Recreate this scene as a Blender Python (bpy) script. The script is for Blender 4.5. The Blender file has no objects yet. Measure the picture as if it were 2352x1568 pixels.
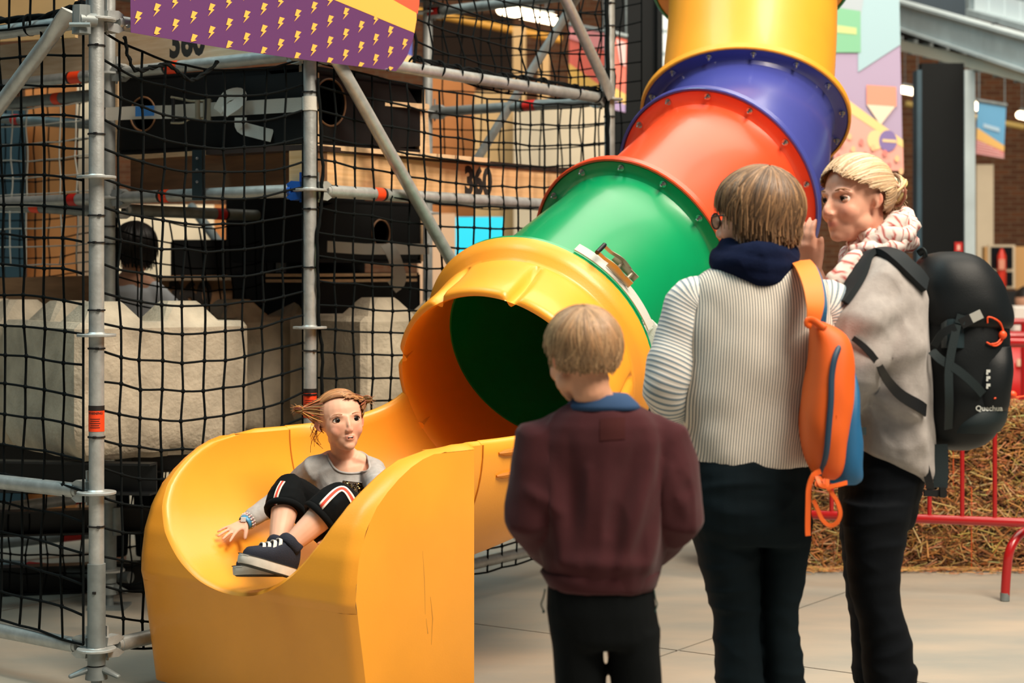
import bpy, bmesh, math, random
from mathutils import Vector, Matrix, noise

# ------------------------------------------------------------------ camera, world, light, exposure
scene = bpy.context.scene
COL = scene.collection
FPX, CX, HY, ZC = 4200.0, 1176.0, 635.0, 1.33      # focal length in px, optical axis column, horizon row, eye height

cam_data = bpy.data.cameras.new('camera')
cam_data.sensor_fit = 'HORIZONTAL'
cam_data.sensor_width = 36.0
cam_data.lens = FPX / 2352.0 * 36.0
cam_data.shift_y = -(784.0 - HY) / 2352.0
cam_data.clip_end = 200
cam_data.dof.use_dof = True
cam_data.dof.focus_distance = 5.85
cam_data.dof.aperture_fstop = 3.2
cam = bpy.data.objects.new('camera', cam_data)
COL.objects.link(cam)
cam.location = (0, 0, ZC)
cam.rotation_euler = (math.pi / 2, 0, 0)
scene.camera = cam

scene.view_settings.view_transform = 'Standard'
scene.view_settings.look = 'None'
scene.view_settings.gamma = 1.0
scene.view_settings.use_curve_mapping = False
scene.view_settings.exposure = 0.30

world = bpy.data.worlds.new('hall_air')
scene.world = world
world.use_nodes = True
world.node_tree.nodes['Background'].inputs[0].default_value = (0.50, 0.60, 0.66, 1)
world.node_tree.nodes['Background'].inputs[1].default_value = 0.095

def area_light(name, loc, target, size, power, color, size_y=None):
    d = bpy.data.lights.new(name, 'AREA')
    d.shape = 'RECTANGLE'; d.size = size; d.size_y = size_y or size
    d.energy = power; d.color = color
    o = bpy.data.objects.new(name, d); COL.objects.link(o)
    o.location = loc
    o.rotation_euler = (Vector(target) - Vector(loc)).to_track_quat('-Z', 'Y').to_euler()
    return o
# the hall's roof glazing: a long strip of daylight ahead and to the right, a cooler one on the left
area_light('roof_glazing_near', (3.5, 2.0, 8.0), (0.2, 6.4, 0.9), 3.0, 1180, (1.0, 0.87, 0.71), 5.0)
area_light('roof_glazing_left', (-4.4, 5.8, 8.8), (-0.8, 6.6, 0.9), 3.0, 330, (0.64, 0.94, 0.97), 5.0)
area_light('roof_glazing_far', (2.5, 10.5, 9.0), (2.2, 15.5, 1.0), 7.0, 760, (1.0, 0.90, 0.76), 9.0)

# ------------------------------------------------------------------ helpers
def W(x, y, Y):
    "the world point seen at pixel (x, y) at distance Y in front of the camera"
    return Vector(((x - CX) * Y / FPX, Y, ZC - (y - HY) * Y / FPX))

def lin(c):
    return tuple(((v / 255.0) / 12.92 if v / 255.0 <= 0.04045 else ((v / 255.0 + 0.055) / 1.055) ** 2.4) for v in c)

MATS = {}
def mat(name, col, rough=0.5, metal=0.0, var=0.0, vscale=6.0, bump=0.0, bscale=40.0, spec=0.5, emit=0.0,
        stretch=(1, 1, 1), col2=None, attr=None, coat=0.0, trans=0.0, sheen=0.0):
    if name in MATS: return MATS[name]
    m = bpy.data.materials.new(name); m.use_nodes = True
    nt = m.node_tree; N = nt.nodes; L = nt.links
    b = N['Principled BSDF']
    c = lin(col) + (1,)
    b.inputs['Base Color'].default_value = c
    b.inputs['Roughness'].default_value = rough
    b.inputs['Metallic'].default_value = metal
    b.inputs['Specular IOR Level'].default_value = spec
    if coat: b.inputs['Coat Weight'].default_value = coat; b.inputs['Coat Roughness'].default_value = 0.12
    if trans: b.inputs['Transmission Weight'].default_value = trans
    if sheen: b.inputs['Sheen Weight'].default_value = sheen
    if emit:
        b.inputs['Emission Color'].default_value = c
        b.inputs['Emission Strength'].default_value = emit
    tc = None
    if var or bump:
        tc = N.new('ShaderNodeTexCoord'); mp = N.new('ShaderNodeMapping')
        mp.inputs['Scale'].default_value = stretch
        L.new(tc.outputs['Object'], mp.inputs['Vector'])
    base = None
    if attr:
        a = N.new('ShaderNodeAttribute'); a.attribute_name = attr
        base = a.outputs['Color']
        L.new(base, b.inputs['Base Color'])
    if var:
        n = N.new('ShaderNodeTexNoise'); n.inputs['Scale'].default_value = vscale; n.inputs['Detail'].default_value = 6
        L.new(mp.outputs[0], n.inputs['Vector'])
        r = N.new('ShaderNodeMapRange'); r.inputs[1].default_value = 0.3; r.inputs[2].default_value = 0.7
        L.new(n.outputs['Fac'], r.inputs[0])
        mx = N.new('ShaderNodeMix'); mx.data_type = 'RGBA'
        if col2 is not None:
            mx.inputs[6].default_value = c; mx.inputs[7].default_value = lin(col2) + (1,)
            L.new(r.outputs[0], mx.inputs[0])
        else:
            r.inputs[3].default_value = 1 - var; r.inputs[4].default_value = 1 + var
            mx.blend_type = 'MULTIPLY'; mx.inputs[0].default_value = 1.0
            if base is not None: L.new(base, mx.inputs[6])
            else: mx.inputs[6].default_value = c
            cb = N.new('ShaderNodeCombineColor')
            for i in range(3): L.new(r.outputs[0], cb.inputs[i])
            L.new(cb.outputs[0], mx.inputs[7])
        L.new(mx.outputs[2], b.inputs['Base Color'])
    if bump:
        n2 = N.new('ShaderNodeTexNoise'); n2.inputs['Scale'].default_value = bscale; n2.inputs['Detail'].default_value = 5
        L.new(mp.outputs[0], n2.inputs['Vector'])
        bp = N.new('ShaderNodeBump'); bp.inputs['Strength'].default_value = bump; bp.inputs['Distance'].default_value = 0.02
        L.new(n2.outputs['Fac'], bp.inputs['Height']); L.new(bp.outputs[0], b.inputs['Normal'])
    MATS[name] = m
    return m

def basis(axis, up=(0, 0, 1)):
    a = Vector(axis).normalized(); u = Vector(up)
    s = u.cross(a)
    if s.length < 1e-5: s = Vector((1, 0, 0)).cross(a)
    s.normalize()
    return a, s, a.cross(s).normalized()

class MB:
    "collects shapes; build() links them as one mesh object"
    def __init__(self): self.v = []; self.f = []; self.c = []
    def add(self, verts, faces, col=None):
        k = len(self.v)
        self.v.extend(Vector(p) for p in verts)
        self.f.extend(tuple(i + k for i in f) for f in faces)
        self.c.extend([col] * len(verts))
        return self
    def rings(self, rings, caps=True, closed=True, loop=False, col=None):
        n = len(rings[0]); vs = [p for r in rings for p in r]; fs = []
        m = len(rings)
        for i in range(m if loop else m - 1):
            a = i * n; b = ((i + 1) % m) * n
            for j in range(n if closed else n - 1):
                j2 = (j + 1) % n
                fs.append((a + j, a + j2, b + j2, b + j))
        if caps and not loop and closed:
            fs.append(tuple(range(n - 1, -1, -1))); fs.append(tuple((m - 1) * n + j for j in range(n)))
        return self.add(vs, fs, col)
    def tube(self, pts, r, seg=10, caps=True, up=(0, 0, 1), round_ends=False, col=None, loop=False):
        pts = [Vector(p) for p in pts]; n = len(pts)
        R = list(r) if isinstance(r, list) else [r] * n
        if round_ends:
            d0 = (pts[0] - pts[1]).normalized(); d1 = (pts[-1] - pts[-2]).normalized()
            def rr(q, k): return (q[0] * k, q[1] * k) if isinstance(q, tuple) else q * k
            def mx(q): return min(q) if isinstance(q, tuple) else q
            a = [(pts[0] + d0 * mx(R[0]) * s, rr(R[0], c)) for s, c in ((0.97, 0.22), (0.8, 0.6), (0.45, 0.89))]
            b = [(pts[-1] + d1 * mx(R[-1]) * s, rr(R[-1], c)) for s, c in ((0.45, 0.89), (0.8, 0.6), (0.97, 0.22))]
            pts = [p for p, _ in a] + pts + [p for p, _ in b]; R = [q for _, q in a] + R + [q for _, q in b]; n = len(pts)
        rings = []; ps = None
        for i, p in enumerate(pts):
            if loop: t = pts[(i + 1) % n] - pts[i - 1]
            else: t = pts[min(i + 1, n - 1)] - pts[max(i - 1, 0)]
            if t.length < 1e-9: t = Vector((0, 0, 1))
            t.normalize()
            if ps is None: _, s, _u = basis(t, up)
            else:
                s = ps - t * ps.dot(t)
                if s.length < 1e-6: _, s, _u = basis(t, up)
                s.normalize()
            ps = s; w = t.cross(s)
            q = R[i]; ra, rb = q if isinstance(q, tuple) else (q, q)
            rings.append([p + s * (ra * math.cos(2 * math.pi * j / seg)) + w * (rb * math.sin(2 * math.pi * j / seg)) for j in range(seg)])
        return self.rings(rings, caps, True, loop, col)
    def box(self, c, size, ax=None, col=None):
        c = Vector(c); X, Y, Z = ax if ax else (Vector((1, 0, 0)), Vector((0, 1, 0)), Vector((0, 0, 1)))
        vs = [c + X * (sx * size[0] / 2) + Y * (sy * size[1] / 2) + Z * (sz * size[2] / 2) for sz in (-1, 1) for sx, sy in ((-1, -1), (1, -1), (1, 1), (-1, 1))]
        return self.add(vs, [(0, 3, 2, 1), (4, 5, 6, 7), (0, 1, 5, 4), (1, 2, 6, 5), (2, 3, 7, 6), (3, 0, 4, 7)], col)
    def ell(self, c, rad, ax=None, nu=20, nv=12, col=None):
        c = Vector(c); X, Y, Z = ax if ax else (Vector((1, 0, 0)), Vector((0, 1, 0)), Vector((0, 0, 1)))
        vs = [c + Z * rad[2]]
        for i in range(1, nv):
            th = math.pi * i / nv
            for j in range(nu):
                ph = 2 * math.pi * j / nu
                vs.append(c + X * (rad[0] * math.sin(th) * math.cos(ph)) + Y * (rad[1] * math.sin(th) * math.sin(ph)) + Z * (rad[2] * math.cos(th)))
        vs.append(c - Z * rad[2]); last = len(vs) - 1; fs = []
        for j in range(nu):
            fs.append((0, 1 + j, 1 + (j + 1) % nu)); fs.append((last, 1 + (nv - 2) * nu + (j + 1) % nu, 1 + (nv - 2) * nu + j))
        for i in range(nv - 2):
            a = 1 + i * nu; b = a + nu
            for j in range(nu): fs.append((a + j, b + j, b + (j + 1) % nu, a + (j + 1) % nu))
        return self.add(vs, fs, col)
    def sheet(self, grid, thick=0.0, col=None):
        "grid of points [i][j] as a surface; thick > 0 gives it two sides and edges"
        m, n = len(grid), len(grid[0])
        vs = [Vector(p) for r in grid for p in r]
        fs = [(i * n + j, i * n + j + 1, (i + 1) * n + j + 1, (i + 1) * n + j) for i in range(m - 1) for j in range(n - 1)]
        if not thick: return self.add(vs, fs, col)
        nv = []
        for i in range(m):
            for j in range(n):
                a = Vector(grid[min(i + 1, m - 1)][j]) - Vector(grid[max(i - 1, 0)][j]); b = Vector(grid[i][min(j + 1, n - 1)]) - Vector(grid[i][max(j - 1, 0)])
                k = b.cross(a)
                if k.length > 1e-12: k.normalize()
                nv.append(vs[i * n + j] + k * thick)
        T = m * n
        fs2 = [tuple(T + i for i in reversed(f)) for f in fs]
        rim = [(0, j) for j in range(n)] + [(i, n - 1) for i in range(1, m)] + [(m - 1, j) for j in range(n - 2, -1, -1)] + [(i, 0) for i in range(m - 2, 0, -1)]
        rim = [i * n + j for i, j in rim]
        side = [(rim[k], rim[(k + 1) % len(rim)], T + rim[(k + 1) % len(rim)], T + rim[k]) for k in range(len(rim))]
        return self.add(vs + nv, fs + fs2 + [tuple(reversed(s)) for s in side], col)
    def mesh(self, name, off=Vector((0, 0, 0))):
        me = bpy.data.meshes.new(name)
        me.from_pydata([tuple(p - off) for p in self.v], [], self.f)
        if any(c is not None for c in self.c):
            at = me.color_attributes.new('Col', 'FLOAT_COLOR', 'POINT')
            for i, c in enumerate(self.c): at.data[i].color = (tuple(c) + (1,)) if c is not None else (1, 1, 1, 1)
        me.update()
        return me
    def build(self, name, material, parent=None, sharp=40, loc=None, fix=False):
        off = Vector(loc) if loc is not None else root_off(parent)
        me = self.mesh(name, off)
        if fix:
            bm = bmesh.new(); bm.from_mesh(me); bmesh.ops.recalc_face_normals(bm, faces=bm.faces); bm.to_mesh(me); bm.free()
        return link(name, me, material, parent, sharp, loc)

def root_off(parent):
    o = Vector((0, 0, 0))
    while parent is not None:
        o += parent.location; parent = parent.parent
    return o

def link(name, me, material, parent=None, sharp=40, loc=None):
    o = bpy.data.objects.new(name, me); COL.objects.link(o)
    if material is not None:
        me.materials.clear(); me.materials.append(material)
    if sharp is not None and len(me.polygons):
        me.shade_smooth()
        if sharp < 180: me.set_sharp_from_angle(angle=math.radians(sharp))
    if parent is not None: o.parent = parent
    elif loc is not None: o.location = loc
    return o

def tag(o, label, cat=None, group=None, kind=None):
    o['label'] = label
    if cat: o['category'] = cat
    if group: o['group'] = group
    if kind: o['kind'] = kind
    return o

def thing(name, label, cat, loc=(0, 0, 0), group=None, kind=None):
    o = bpy.data.objects.new(name, None); COL.objects.link(o)
    o.location = loc; o.empty_display_size = 0.1
    return tag(o, label, cat, group, kind)

def inst(name, me, M, parent=None):
    "another object on shared mesh data, placed by the world matrix M"
    o = bpy.data.objects.new(name, me); COL.objects.link(o)
    M = M.copy(); M.translation = M.translation - root_off(parent)
    o.parent = parent; o.matrix_local = M
    return o

def frame(loc, z, up=(0, 0, 1)):
    a, s, u = basis(z, up)
    M = Matrix((s, u, a)).transposed().to_4x4(); M.translation = Vector(loc)
    return M

def remesh(mb, voxel, smooth=4, name='mesh', off=Vector((0, 0, 0))):
    me = bpy.data.meshes.new('tmp'); me.from_pydata([tuple(p - off) for p in mb.v], [], mb.f); me.update()
    o = bpy.data.objects.new('tmp', me); COL.objects.link(o)
    m = o.modifiers.new('r', 'REMESH'); m.mode = 'VOXEL'; m.voxel_size = voxel; m.use_smooth_shade = True
    if smooth:
        s = o.modifiers.new('s', 'SMOOTH'); s.factor = 0.5; s.iterations = smooth
    dg = bpy.context.evaluated_depsgraph_get()
    out = bpy.data.meshes.new_from_object(o.evaluated_get(dg))
    bpy.data.objects.remove(o); bpy.data.meshes.remove(me)
    out.name = name
    return out

def text_mesh(s, size, depth=0.0, bold=0.0, align='CENTER'):
    cu = bpy.data.curves.new('t', 'FONT'); cu.body = s; cu.size = size; cu.extrude = depth; cu.offset = bold
    cu.align_x = align; cu.align_y = 'CENTER'; cu.resolution_u = 3
    o = bpy.data.objects.new('t', cu); COL.objects.link(o)
    dg = bpy.context.evaluated_depsgraph_get()
    me = bpy.data.meshes.new_from_object(o.evaluated_get(dg))
    bpy.data.objects.remove(o); bpy.data.curves.remove(cu)
    return me

def lerp(a, b, t): return a + (b - a) * t
def interp(x, xs, ys):
    if x <= xs[0]: return ys[0]
    for i in range(len(xs) - 1):
        if x <= xs[i + 1]: return lerp(ys[i], ys[i + 1], (x - xs[i]) / (xs[i + 1] - xs[i]))
    return ys[-1]
def cat(pts, n):
    "smooth curve through points (Catmull-Rom), n steps per span"
    pts = [Vector(p) for p in pts]; out = []
    for i in range(len(pts) - 1):
        p0 = pts[max(i - 1, 0)]; p1 = pts[i]; p2 = pts[i + 1]; p3 = pts[min(i + 2, len(pts) - 1)]
        for k in range(n):
            t = k / n
            out.append(0.5 * ((2 * p1) + (p2 - p0) * t + (2 * p0 - 5 * p1 + 4 * p2 - p3) * t * t + (3 * p1 - p0 - 3 * p2 + p3) * t ** 3))
    out.append(pts[-1]); return out
def vcol(me, fn):
    at = me.color_attributes.get('Col') or me.color_attributes.new('Col', 'FLOAT_COLOR', 'POINT')
    for i, v in enumerate(me.vertices):
        at.data[i].color = tuple(fn(v.co, v.normal)) + (1,)
def ribbon(mb, pts, width, normal, thick=0.003, col=None):
    "a flat strap along pts; width across, normal = facing (vector or list)"
    pts = [Vector(p) for p in pts]; n = len(pts); rings = []
    for i, p in enumerate(pts):
        t = (pts[min(i + 1, n - 1)] - pts[max(i - 1, 0)]).normalized()
        nn = Vector(normal[i] if isinstance(normal, list) else normal)
        s = t.cross(nn).normalized(); k = s.cross(t).normalized()
        w = width[i] if isinstance(width, list) else width
        rings.append([p - s * w / 2 - k * thick / 2, p + s * w / 2 - k * thick / 2, p + s * w / 2 + k * thick / 2, p - s * w / 2 + k * thick / 2])
    return mb.rings(rings, True, True, False, col)

from mathutils.bvhtree import BVHTree
def bvh(objs):
    vs = []; fs = []
    for o in objs:
        off = root_off(o.parent) + o.location; k = len(vs)
        vs += [v.co + off for v in o.data.vertices]; fs += [tuple(i + k for i in p.vertices) for p in o.data.polygons]
    return BVHTree.FromPolygons(vs, fs)
def hit(tree, x, y, off=0.003, Y=5.0):
    "first point of the surface in the line of pixel (x, y), lifted off by off"
    d = W(x, y, 1.0) - Vector((0, 0, ZC)); d.normalize()
    loc, no, i, ds = tree.ray_cast(Vector((0, 0, ZC)), d)
    if loc is None: return W(x, y, Y)
    return loc - d * off
def near(tree, p, off):
    loc, no, i, ds = tree.find_nearest(p)
    if (p - loc).dot(no) < 0 and ds > 0.0: pass
    return loc + no * off, no
rnd = random.Random(7)
def NZ(p, s=1.0): return noise.noise(Vector(p) * s)

# ------------------------------------------------------------------ materials
M_yel = mat('slide_yellow', (249, 166, 48), 0.40, var=0.06, vscale=3, bump=0.03, bscale=160, coat=0.10)
M_grn = mat('slide_green', (2, 146, 88), 0.30, var=0.07, vscale=4, coat=0.25)
M_red = mat('slide_red', (240, 78, 40), 0.30, var=0.06, vscale=4, coat=0.25)
M_blu = mat('slide_blue', (66, 72, 148), 0.28, var=0.06, vscale=4, coat=0.25)
M_galv = mat('galvanised_steel', (176, 180, 178), 0.40, metal=0.45, var=0.16, vscale=26, bump=0.08, bscale=120)
M_galv2 = mat('galvanised_dull', (128, 136, 136), 0.5, metal=0.4, var=0.18, vscale=20)
M_steel = mat('bolt_steel', (190, 190, 188), 0.25, metal=1.0)
M_net = mat('net_cord_black', (8, 13, 14), 0.9, spec=0.15)
M_netw = mat('net_cord_white', (190, 192, 184), 0.85)
M_tie = mat('cable_tie_black', (14, 15, 16), 0.5)
M_tagr = mat('warning_orange', (246, 70, 22), 0.5)
M_tagk = mat('label_black', (22, 16, 14), 0.6)
M_conc = mat('concrete_block', (222, 208, 184), 0.92, var=0.22, vscale=9, bump=0.3, bscale=60, col2=(180, 168, 148), spec=0.2)
M_wood = mat('spruce_beam', (234, 192, 142), 0.65, var=0.2, vscale=4, stretch=(0.35, 0.35, 20), col2=(216, 166, 112))
M_ply = mat('plywood_edge', (214, 180, 140), 0.7, var=0.15, vscale=30, stretch=(1, 1, 9))
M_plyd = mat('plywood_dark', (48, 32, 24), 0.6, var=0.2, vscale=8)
M_black = mat('black_board', (9, 11, 12), 0.6, var=0.2, vscale=5, spec=0.25)
M_bsteel = mat('black_steel', (26, 28, 29), 0.45, metal=0.3, var=0.2, vscale=8)
M_paint = mat('stencil_paint', (38, 32, 28), 0.8)
M_webw = mat('webbing_white', (206, 204, 194), 0.85, bump=0.4, bscale=500)
M_zinc = mat('yellow_zinc', (168, 160, 138), 0.35, metal=0.7)
M_bluet = mat('blue_plastic', (28, 84, 168), 0.35)
M_blk = mat('black_plastic', (15, 17, 19), 0.45)
# ------------------------------------------------------------------ the hall: floor, far walls, columns, girders
M_floor = mat('concrete_floor', (178, 164, 146), 0.5, var=0.3, vscale=1.4, bump=0.06, bscale=30, col2=(146, 146, 138), stretch=(1, 2.2, 1))
M_joint = mat('joint_sealant', (70, 62, 54), 0.9)
GA = Vector((0.827, -0.563, 0)).normalized(); GB = Vector((0.563, 0.827, 0)).normalized()
G0 = Vector((0.59, 6.51, 0))
mb = MB(); mb.box((0, 14, -0.06), (60, 60, 0.08))
floor = mb.build('floor', M_joint); tag(floor, 'worn concrete hall floor with sawn joints', kind='structure')
SL = 2.6
slab_me = None
mbs = MB(); mbs.box((0, 0, -0.01), (SL - 0.011, SL - 0.011, 0.02), (GA, GB, Vector((0, 0, 1))))
for i in range(-5, 7):
    for j in range(-3, 9):
        c = G0 + GA * (SL * (i + 0.5)) + GB * (SL * (j + 0.5))
        if c.y < -1 or c.y > 24 or abs(c.x) > 4 + c.y * 0.42: continue
        m2 = MB(); m2.box(c + Vector((0, 0, -0.01)), (SL - 0.011, SL - 0.011, 0.02), (GA, GB, Vector((0, 0, 1))))
        m2.build('floor_slab', M_floor, floor, sharp=30)

# brick end wall, far behind everything
def brick_mat(name, c1, c2, mortar, sc):
    m = bpy.data.materials.new(name); m.use_nodes = True; nt = m.node_tree; N = nt.nodes; L = nt.links
    b = N['Principled BSDF']; b.inputs['Roughness'].default_value = 0.85
    tc = N.new('ShaderNodeTexCoord'); mp = N.new('ShaderNodeMapping'); mp.inputs['Rotation'].default_value = (math.pi / 2, 0, 0)
    br = N.new('ShaderNodeTexBrick'); br.inputs['Color1'].default_value = lin(c1) + (1,); br.inputs['Color2'].default_value = lin(c2) + (1,)
    br.inputs['Mortar'].default_value = lin(mortar) + (1,); br.inputs['Scale'].default_value = sc
    br.inputs['Brick Width'].default_value = 0.24; br.inputs['Row Height'].default_value = 0.075; br.inputs['Mortar Size'].default_value = 0.010
    L.new(tc.outputs['Object'], mp.inputs['Vector']); L.new(mp.outputs[0], br.inputs['Vector']); L.new(br.outputs['Color'], b.inputs['Base Color'])
    bp = N.new('ShaderNodeBump'); bp.inputs['Strength'].default_value = 0.3; L.new(br.outputs['Fac'], bp.inputs['Height']); bp.invert = True
    L.new(bp.outputs[0], b.inputs['Normal'])
    return m
M_brick = brick_mat('old_brick', (150, 92, 58), (118, 70, 46), (150, 120, 92), 1.0)
YB = 26.0
mb = MB(); mb.box((0, YB + 0.2, 4.0), (44, 0.4, 8.0))
wall = mb.build('wall_back', M_brick); tag(wall, 'brown brick end wall of the hall', kind='structure')
mb = MB(); mb.box((0, YB - 0.05, 0.35), (44, 0.1, 0.7))
o = mb.build('trim_1', mat('dark_plinth', (46, 40, 36), 0.8)); tag(o, 'dark plinth along the foot of the end wall', kind='structure')
# dark roof space over the far bays
mb = MB(); mb.box((0, 21, 8.2), (44, 12, 0.3))
o = mb.build('ceiling', mat('roof_boards', (58, 42, 32), 0.9)); tag(o, 'dark boarded roof over the far bay of the hall', kind='structure')

M_colk = mat('column_black', (7, 10, 11), 0.6, var=0.2, vscale=3, spec=0.2)
M_grey = mat('girder_grey', (186, 198, 200), 0.55, var=0.12, vscale=4)
M_teal = mat('steel_teal', (40, 66, 78), 0.5, var=0.2, vscale=4)
def ibox(m, x0, y0, x1, y1, Y, depth):
    "box whose front face fills the pixel rectangle at distance Y"
    a = W(x0, y0, Y); b = W(x1, y1, Y)
    m.box(((a.x + b.x) / 2, Y + depth / 2, (a.z + b.z) / 2), (abs(b.x - a.x), depth, abs(a.z - b.z)))
# wide dark column right of the hanging banner, with its pale flange
YC = 13.0
g = W(2128, 640, YC)
c1 = thing('steel_column', 'wide black steel column with pale flange, right of the big hanging banner', 'column', (W(2178, 0, YC).x, YC, 0))
m = MB(); a = W(2118, 0, YC); b = W(2216, 0, YC)
m.box(((a.x + b.x) / 2, YC + 0.07, 1.425), (b.x - a.x, 0.10, 2.85)); m.build('web', M_colk, c1)
m = MB(); a = W(2216, 0, YC); b = W(2240, 0, YC)
m.box(((a.x + b.x) / 2, YC + 0.08, 1.40), (b.x - a.x, 0.16, 2.80)); m.build('flange', M_grey, c1)
m = MB(); a = W(2107, 0, YC); b = W(2118, 0, YC)
m.box(((a.x + b.x) / 2, YC + 0.08, 1.40), (b.x - a.x, 0.14, 2.80)); m.build('flange', M_teal, c1)
m = MB(); m.box(((W(2150, 0, YC).x + W(2180, 0, YC).x) / 2 + 0.05, YC + 0.2, 0.02), (0.55, 0.6, 0.04)); m.build('base_plate', M_colk, c1)
m = MB(); ibox(m, 2193, 556, 2211, 580, YC - 0.012, 0.012)
o = m.build('alarm_sign', mat('sign_red', (196, 30, 24), 0.5)); tag(o, 'small red alarm sign on the black column', 'sign')
m = MB(); ibox(m, 2199, 562, 2205, 574, YC - 0.016, 0.004); m.build('pictogram', mat('sign_pale', (236, 190, 170), 0.5), o)
# black column left of the slide tower
c2 = thing('steel_column', 'matt black column left of the yellow top tube', 'column', (W(1466, 0, 12.0).x, 12.0, 0))
m = MB(); a = W(1410, 0, 12.0); b = W(1508, 0, 12.0)
m.box(((a.x + b.x) / 2, 12.2, 2.5), (b.x - a.x, 0.4, 5.0)); m.build('web', M_colk, c2)
m = MB(); a = W(1508, 0, 12.0); b = W(1520, 0, 12.0); m.box(((a.x + b.x) / 2, 12.14, 2.5), (b.x - a.x, 0.44, 5.0)); m.build('flange', M_colk, c2)
m = MB(); m.box(((W(1466, 0, 12).x), 12.2, 0.02), (0.6, 0.6, 0.04)); m.build('base_plate', M_colk, c2)
# window strip glimpsed between column and yellow tube
wn = thing('window_1', 'narrow side window between the black column and the yellow tube', None, (W(1530, 0, 22).x, 22, 0), kind='structure')
m = MB(); ibox(m, 1490, -60, 1590, 330, 22, 0.06); m.build('window_frame', M_grey, wn)
for k, (y0, y1) in enumerate(((-50, 12), (20, 68), (76, 120), (128, 180), (190, 250), (262, 320))):
    m = MB(); ibox(m, 1496, y0, 1584, y1, 21.97, 0.03); m.build('pane', mat('daylit_pane', (214, 222, 216), 0.2, emit=0.55), wn)

# crane girder and lower rail, running towards the upper right and the camera
def girder(name, label, pts, h, d, material, flange=True, ext=1.7):
    r = thing(name, label, 'girder', pts[0])
    A, B = Vector(pts[0]), Vector(pts[1]); B = A + (B - A) * ext; t = (B - A); Lg = t.length; t.normalize(); s = t.cross(Vector((0, 0, 1))).normalized()
    ax = (t, s, Vector((0, 0, 1)))
    m = MB(); m.box((A + B) / 2, (Lg, d * 0.25, h), ax); m.build('web', material, r)
    for zz in (-1, 1):
        if flange:
            m = MB(); m.box((A + B) / 2 + Vector((0, 0, zz * h / 2)), (Lg, d, h * 0.1), ax); m.build('flange', material, r)
    return r, A, B, t, s
YL, YR = 15.0, 11.6
g1, A, B, t, s = girder('crane_girder', 'broad pale grey crane girder at upper right', (W(2030, 22, YL + 0.4), W(2420, 142, YR - 0.2)), 0.215, 0.10, M_grey)
m = MB(); c = lerp(A, B, 0.68 / 1.7); m.box(c - s * 0.05 + Vector((0, 0, 0)), (0.02, 0.04, 0.26), (t, s, Vector((0, 0, 1))))
for k in range(4): m.box(c - s * 0.05 + t * 0.05 + Vector((0, 0, -0.1 + 0.065 * k)), (0.09, 0.03, 0.018), (t, s, Vector((0, 0, 1))))
m.build('climbing_bracket', M_blk, g1)
g2, A, B, t, s = girder('cable_tray', 'pale cable tray hung beneath the crane girder', (W(2030, 94, YL + 0.4), W(2420, 190, YR - 0.2)), 0.085, 0.10, mat('tray_pale', (206, 204, 188), 0.6), False)
for k in range(12):
    m = MB(); c = lerp(A, B, 0.05 + 0.062 * k); m.box(c - s * 0.03, (0.012, 0.08, 0.125), (t, s, Vector((0, 0, 1)))); m.build('tray_clip', M_galv2, g2)
g3, A, B, t, s = girder('roof_beam', 'dark beam between the crane girder and cable tray', (W(2030, 62, YL + 0.9), W(2290, 128, YR + 1.3)), 0.13, 0.12, M_colk, False, 1.0)
# upper glazing over the girder
wn2 = thing('window_2', 'bright upper glazing above the grey crane girder', None, W(2300, 20, 13.6), kind='structure')
A = W(2238, -40, 14.4); B = W(2420, 0, 12.8)
def pan(m, xa, ya, Ya, xb, yb, Yb, h, d=0.03):
    a = W(xa, ya, Ya); b = W(xb, yb, Yb)
    t = (b - a); Lg = t.length; t.normalize(); s = t.cross(Vector((0, 0, 1))).normalized()
    m.box((a + b) / 2, (Lg, d, h), (t, s, Vector((0, 0, 1))))
for k in range(5):
    u0, u1 = k / 5 + 0.012, (k + 1) / 5 - 0.012
    m = MB(); pan(m, lerp(2240, 2420, u0), lerp(-6, 42, u0), lerp(14.4, 12.8, u0), lerp(2240, 2420, u1), lerp(-6, 42, u1), lerp(14.4, 12.8, u1), 0.21)
    m.build('pane', mat('daylit_pane', (214, 222, 216), 0.2, emit=0.9), wn2)
m = MB(); pan(m, 2232, 28, 14.43, 2430, 82, 12.7, 0.05, 0.1); m.build('window_sill', M_grey, wn2)
m = MB(); pan(m, 2232, -36, 14.43, 2430, 14, 12.7, 0.04, 0.1); m.build('window_frame', M_grey, wn2)
m = MB(); ibox(m, 2226, -60, 2242, 48, 14.44, 0.12); m.build('window_frame', M_grey, wn2)
m = MB(); ibox(m, 2060, -60, 2228, 62, 15.8, 0.1)
o = m.build('wall_upper', mat('upper_cladding', (28, 52, 66), 0.5, var=0.3, vscale=2)); tag(o, 'dark blue cladding above the crane girder', kind='structure')
# pale doors and cabinets on the far wall
def far_box(name, label, cat, x0, y0, x1, y1, Y, d, material, floor_=True):
    if y1 < 2000 and floor_:
        y1 = HY + ZC * FPX / Y            # stands on the floor
    m = MB(); ibox(m, x0, y0, x1, y1, Y, d); a = W((x0 + x1) / 2, y1, Y); a.y += d / 2
    o = m.build(name, material, loc=a); return tag(o, label, cat)
M_cream = mat('cream_panel', (226, 206, 176), 0.7, var=0.08, vscale=2)
M_creamy = mat('beige_panel', (212, 172, 118), 0.7, var=0.1, vscale=2)
M_boardo = mat('orange_board', (196, 122, 62), 0.7, var=0.15, vscale=3)
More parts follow.
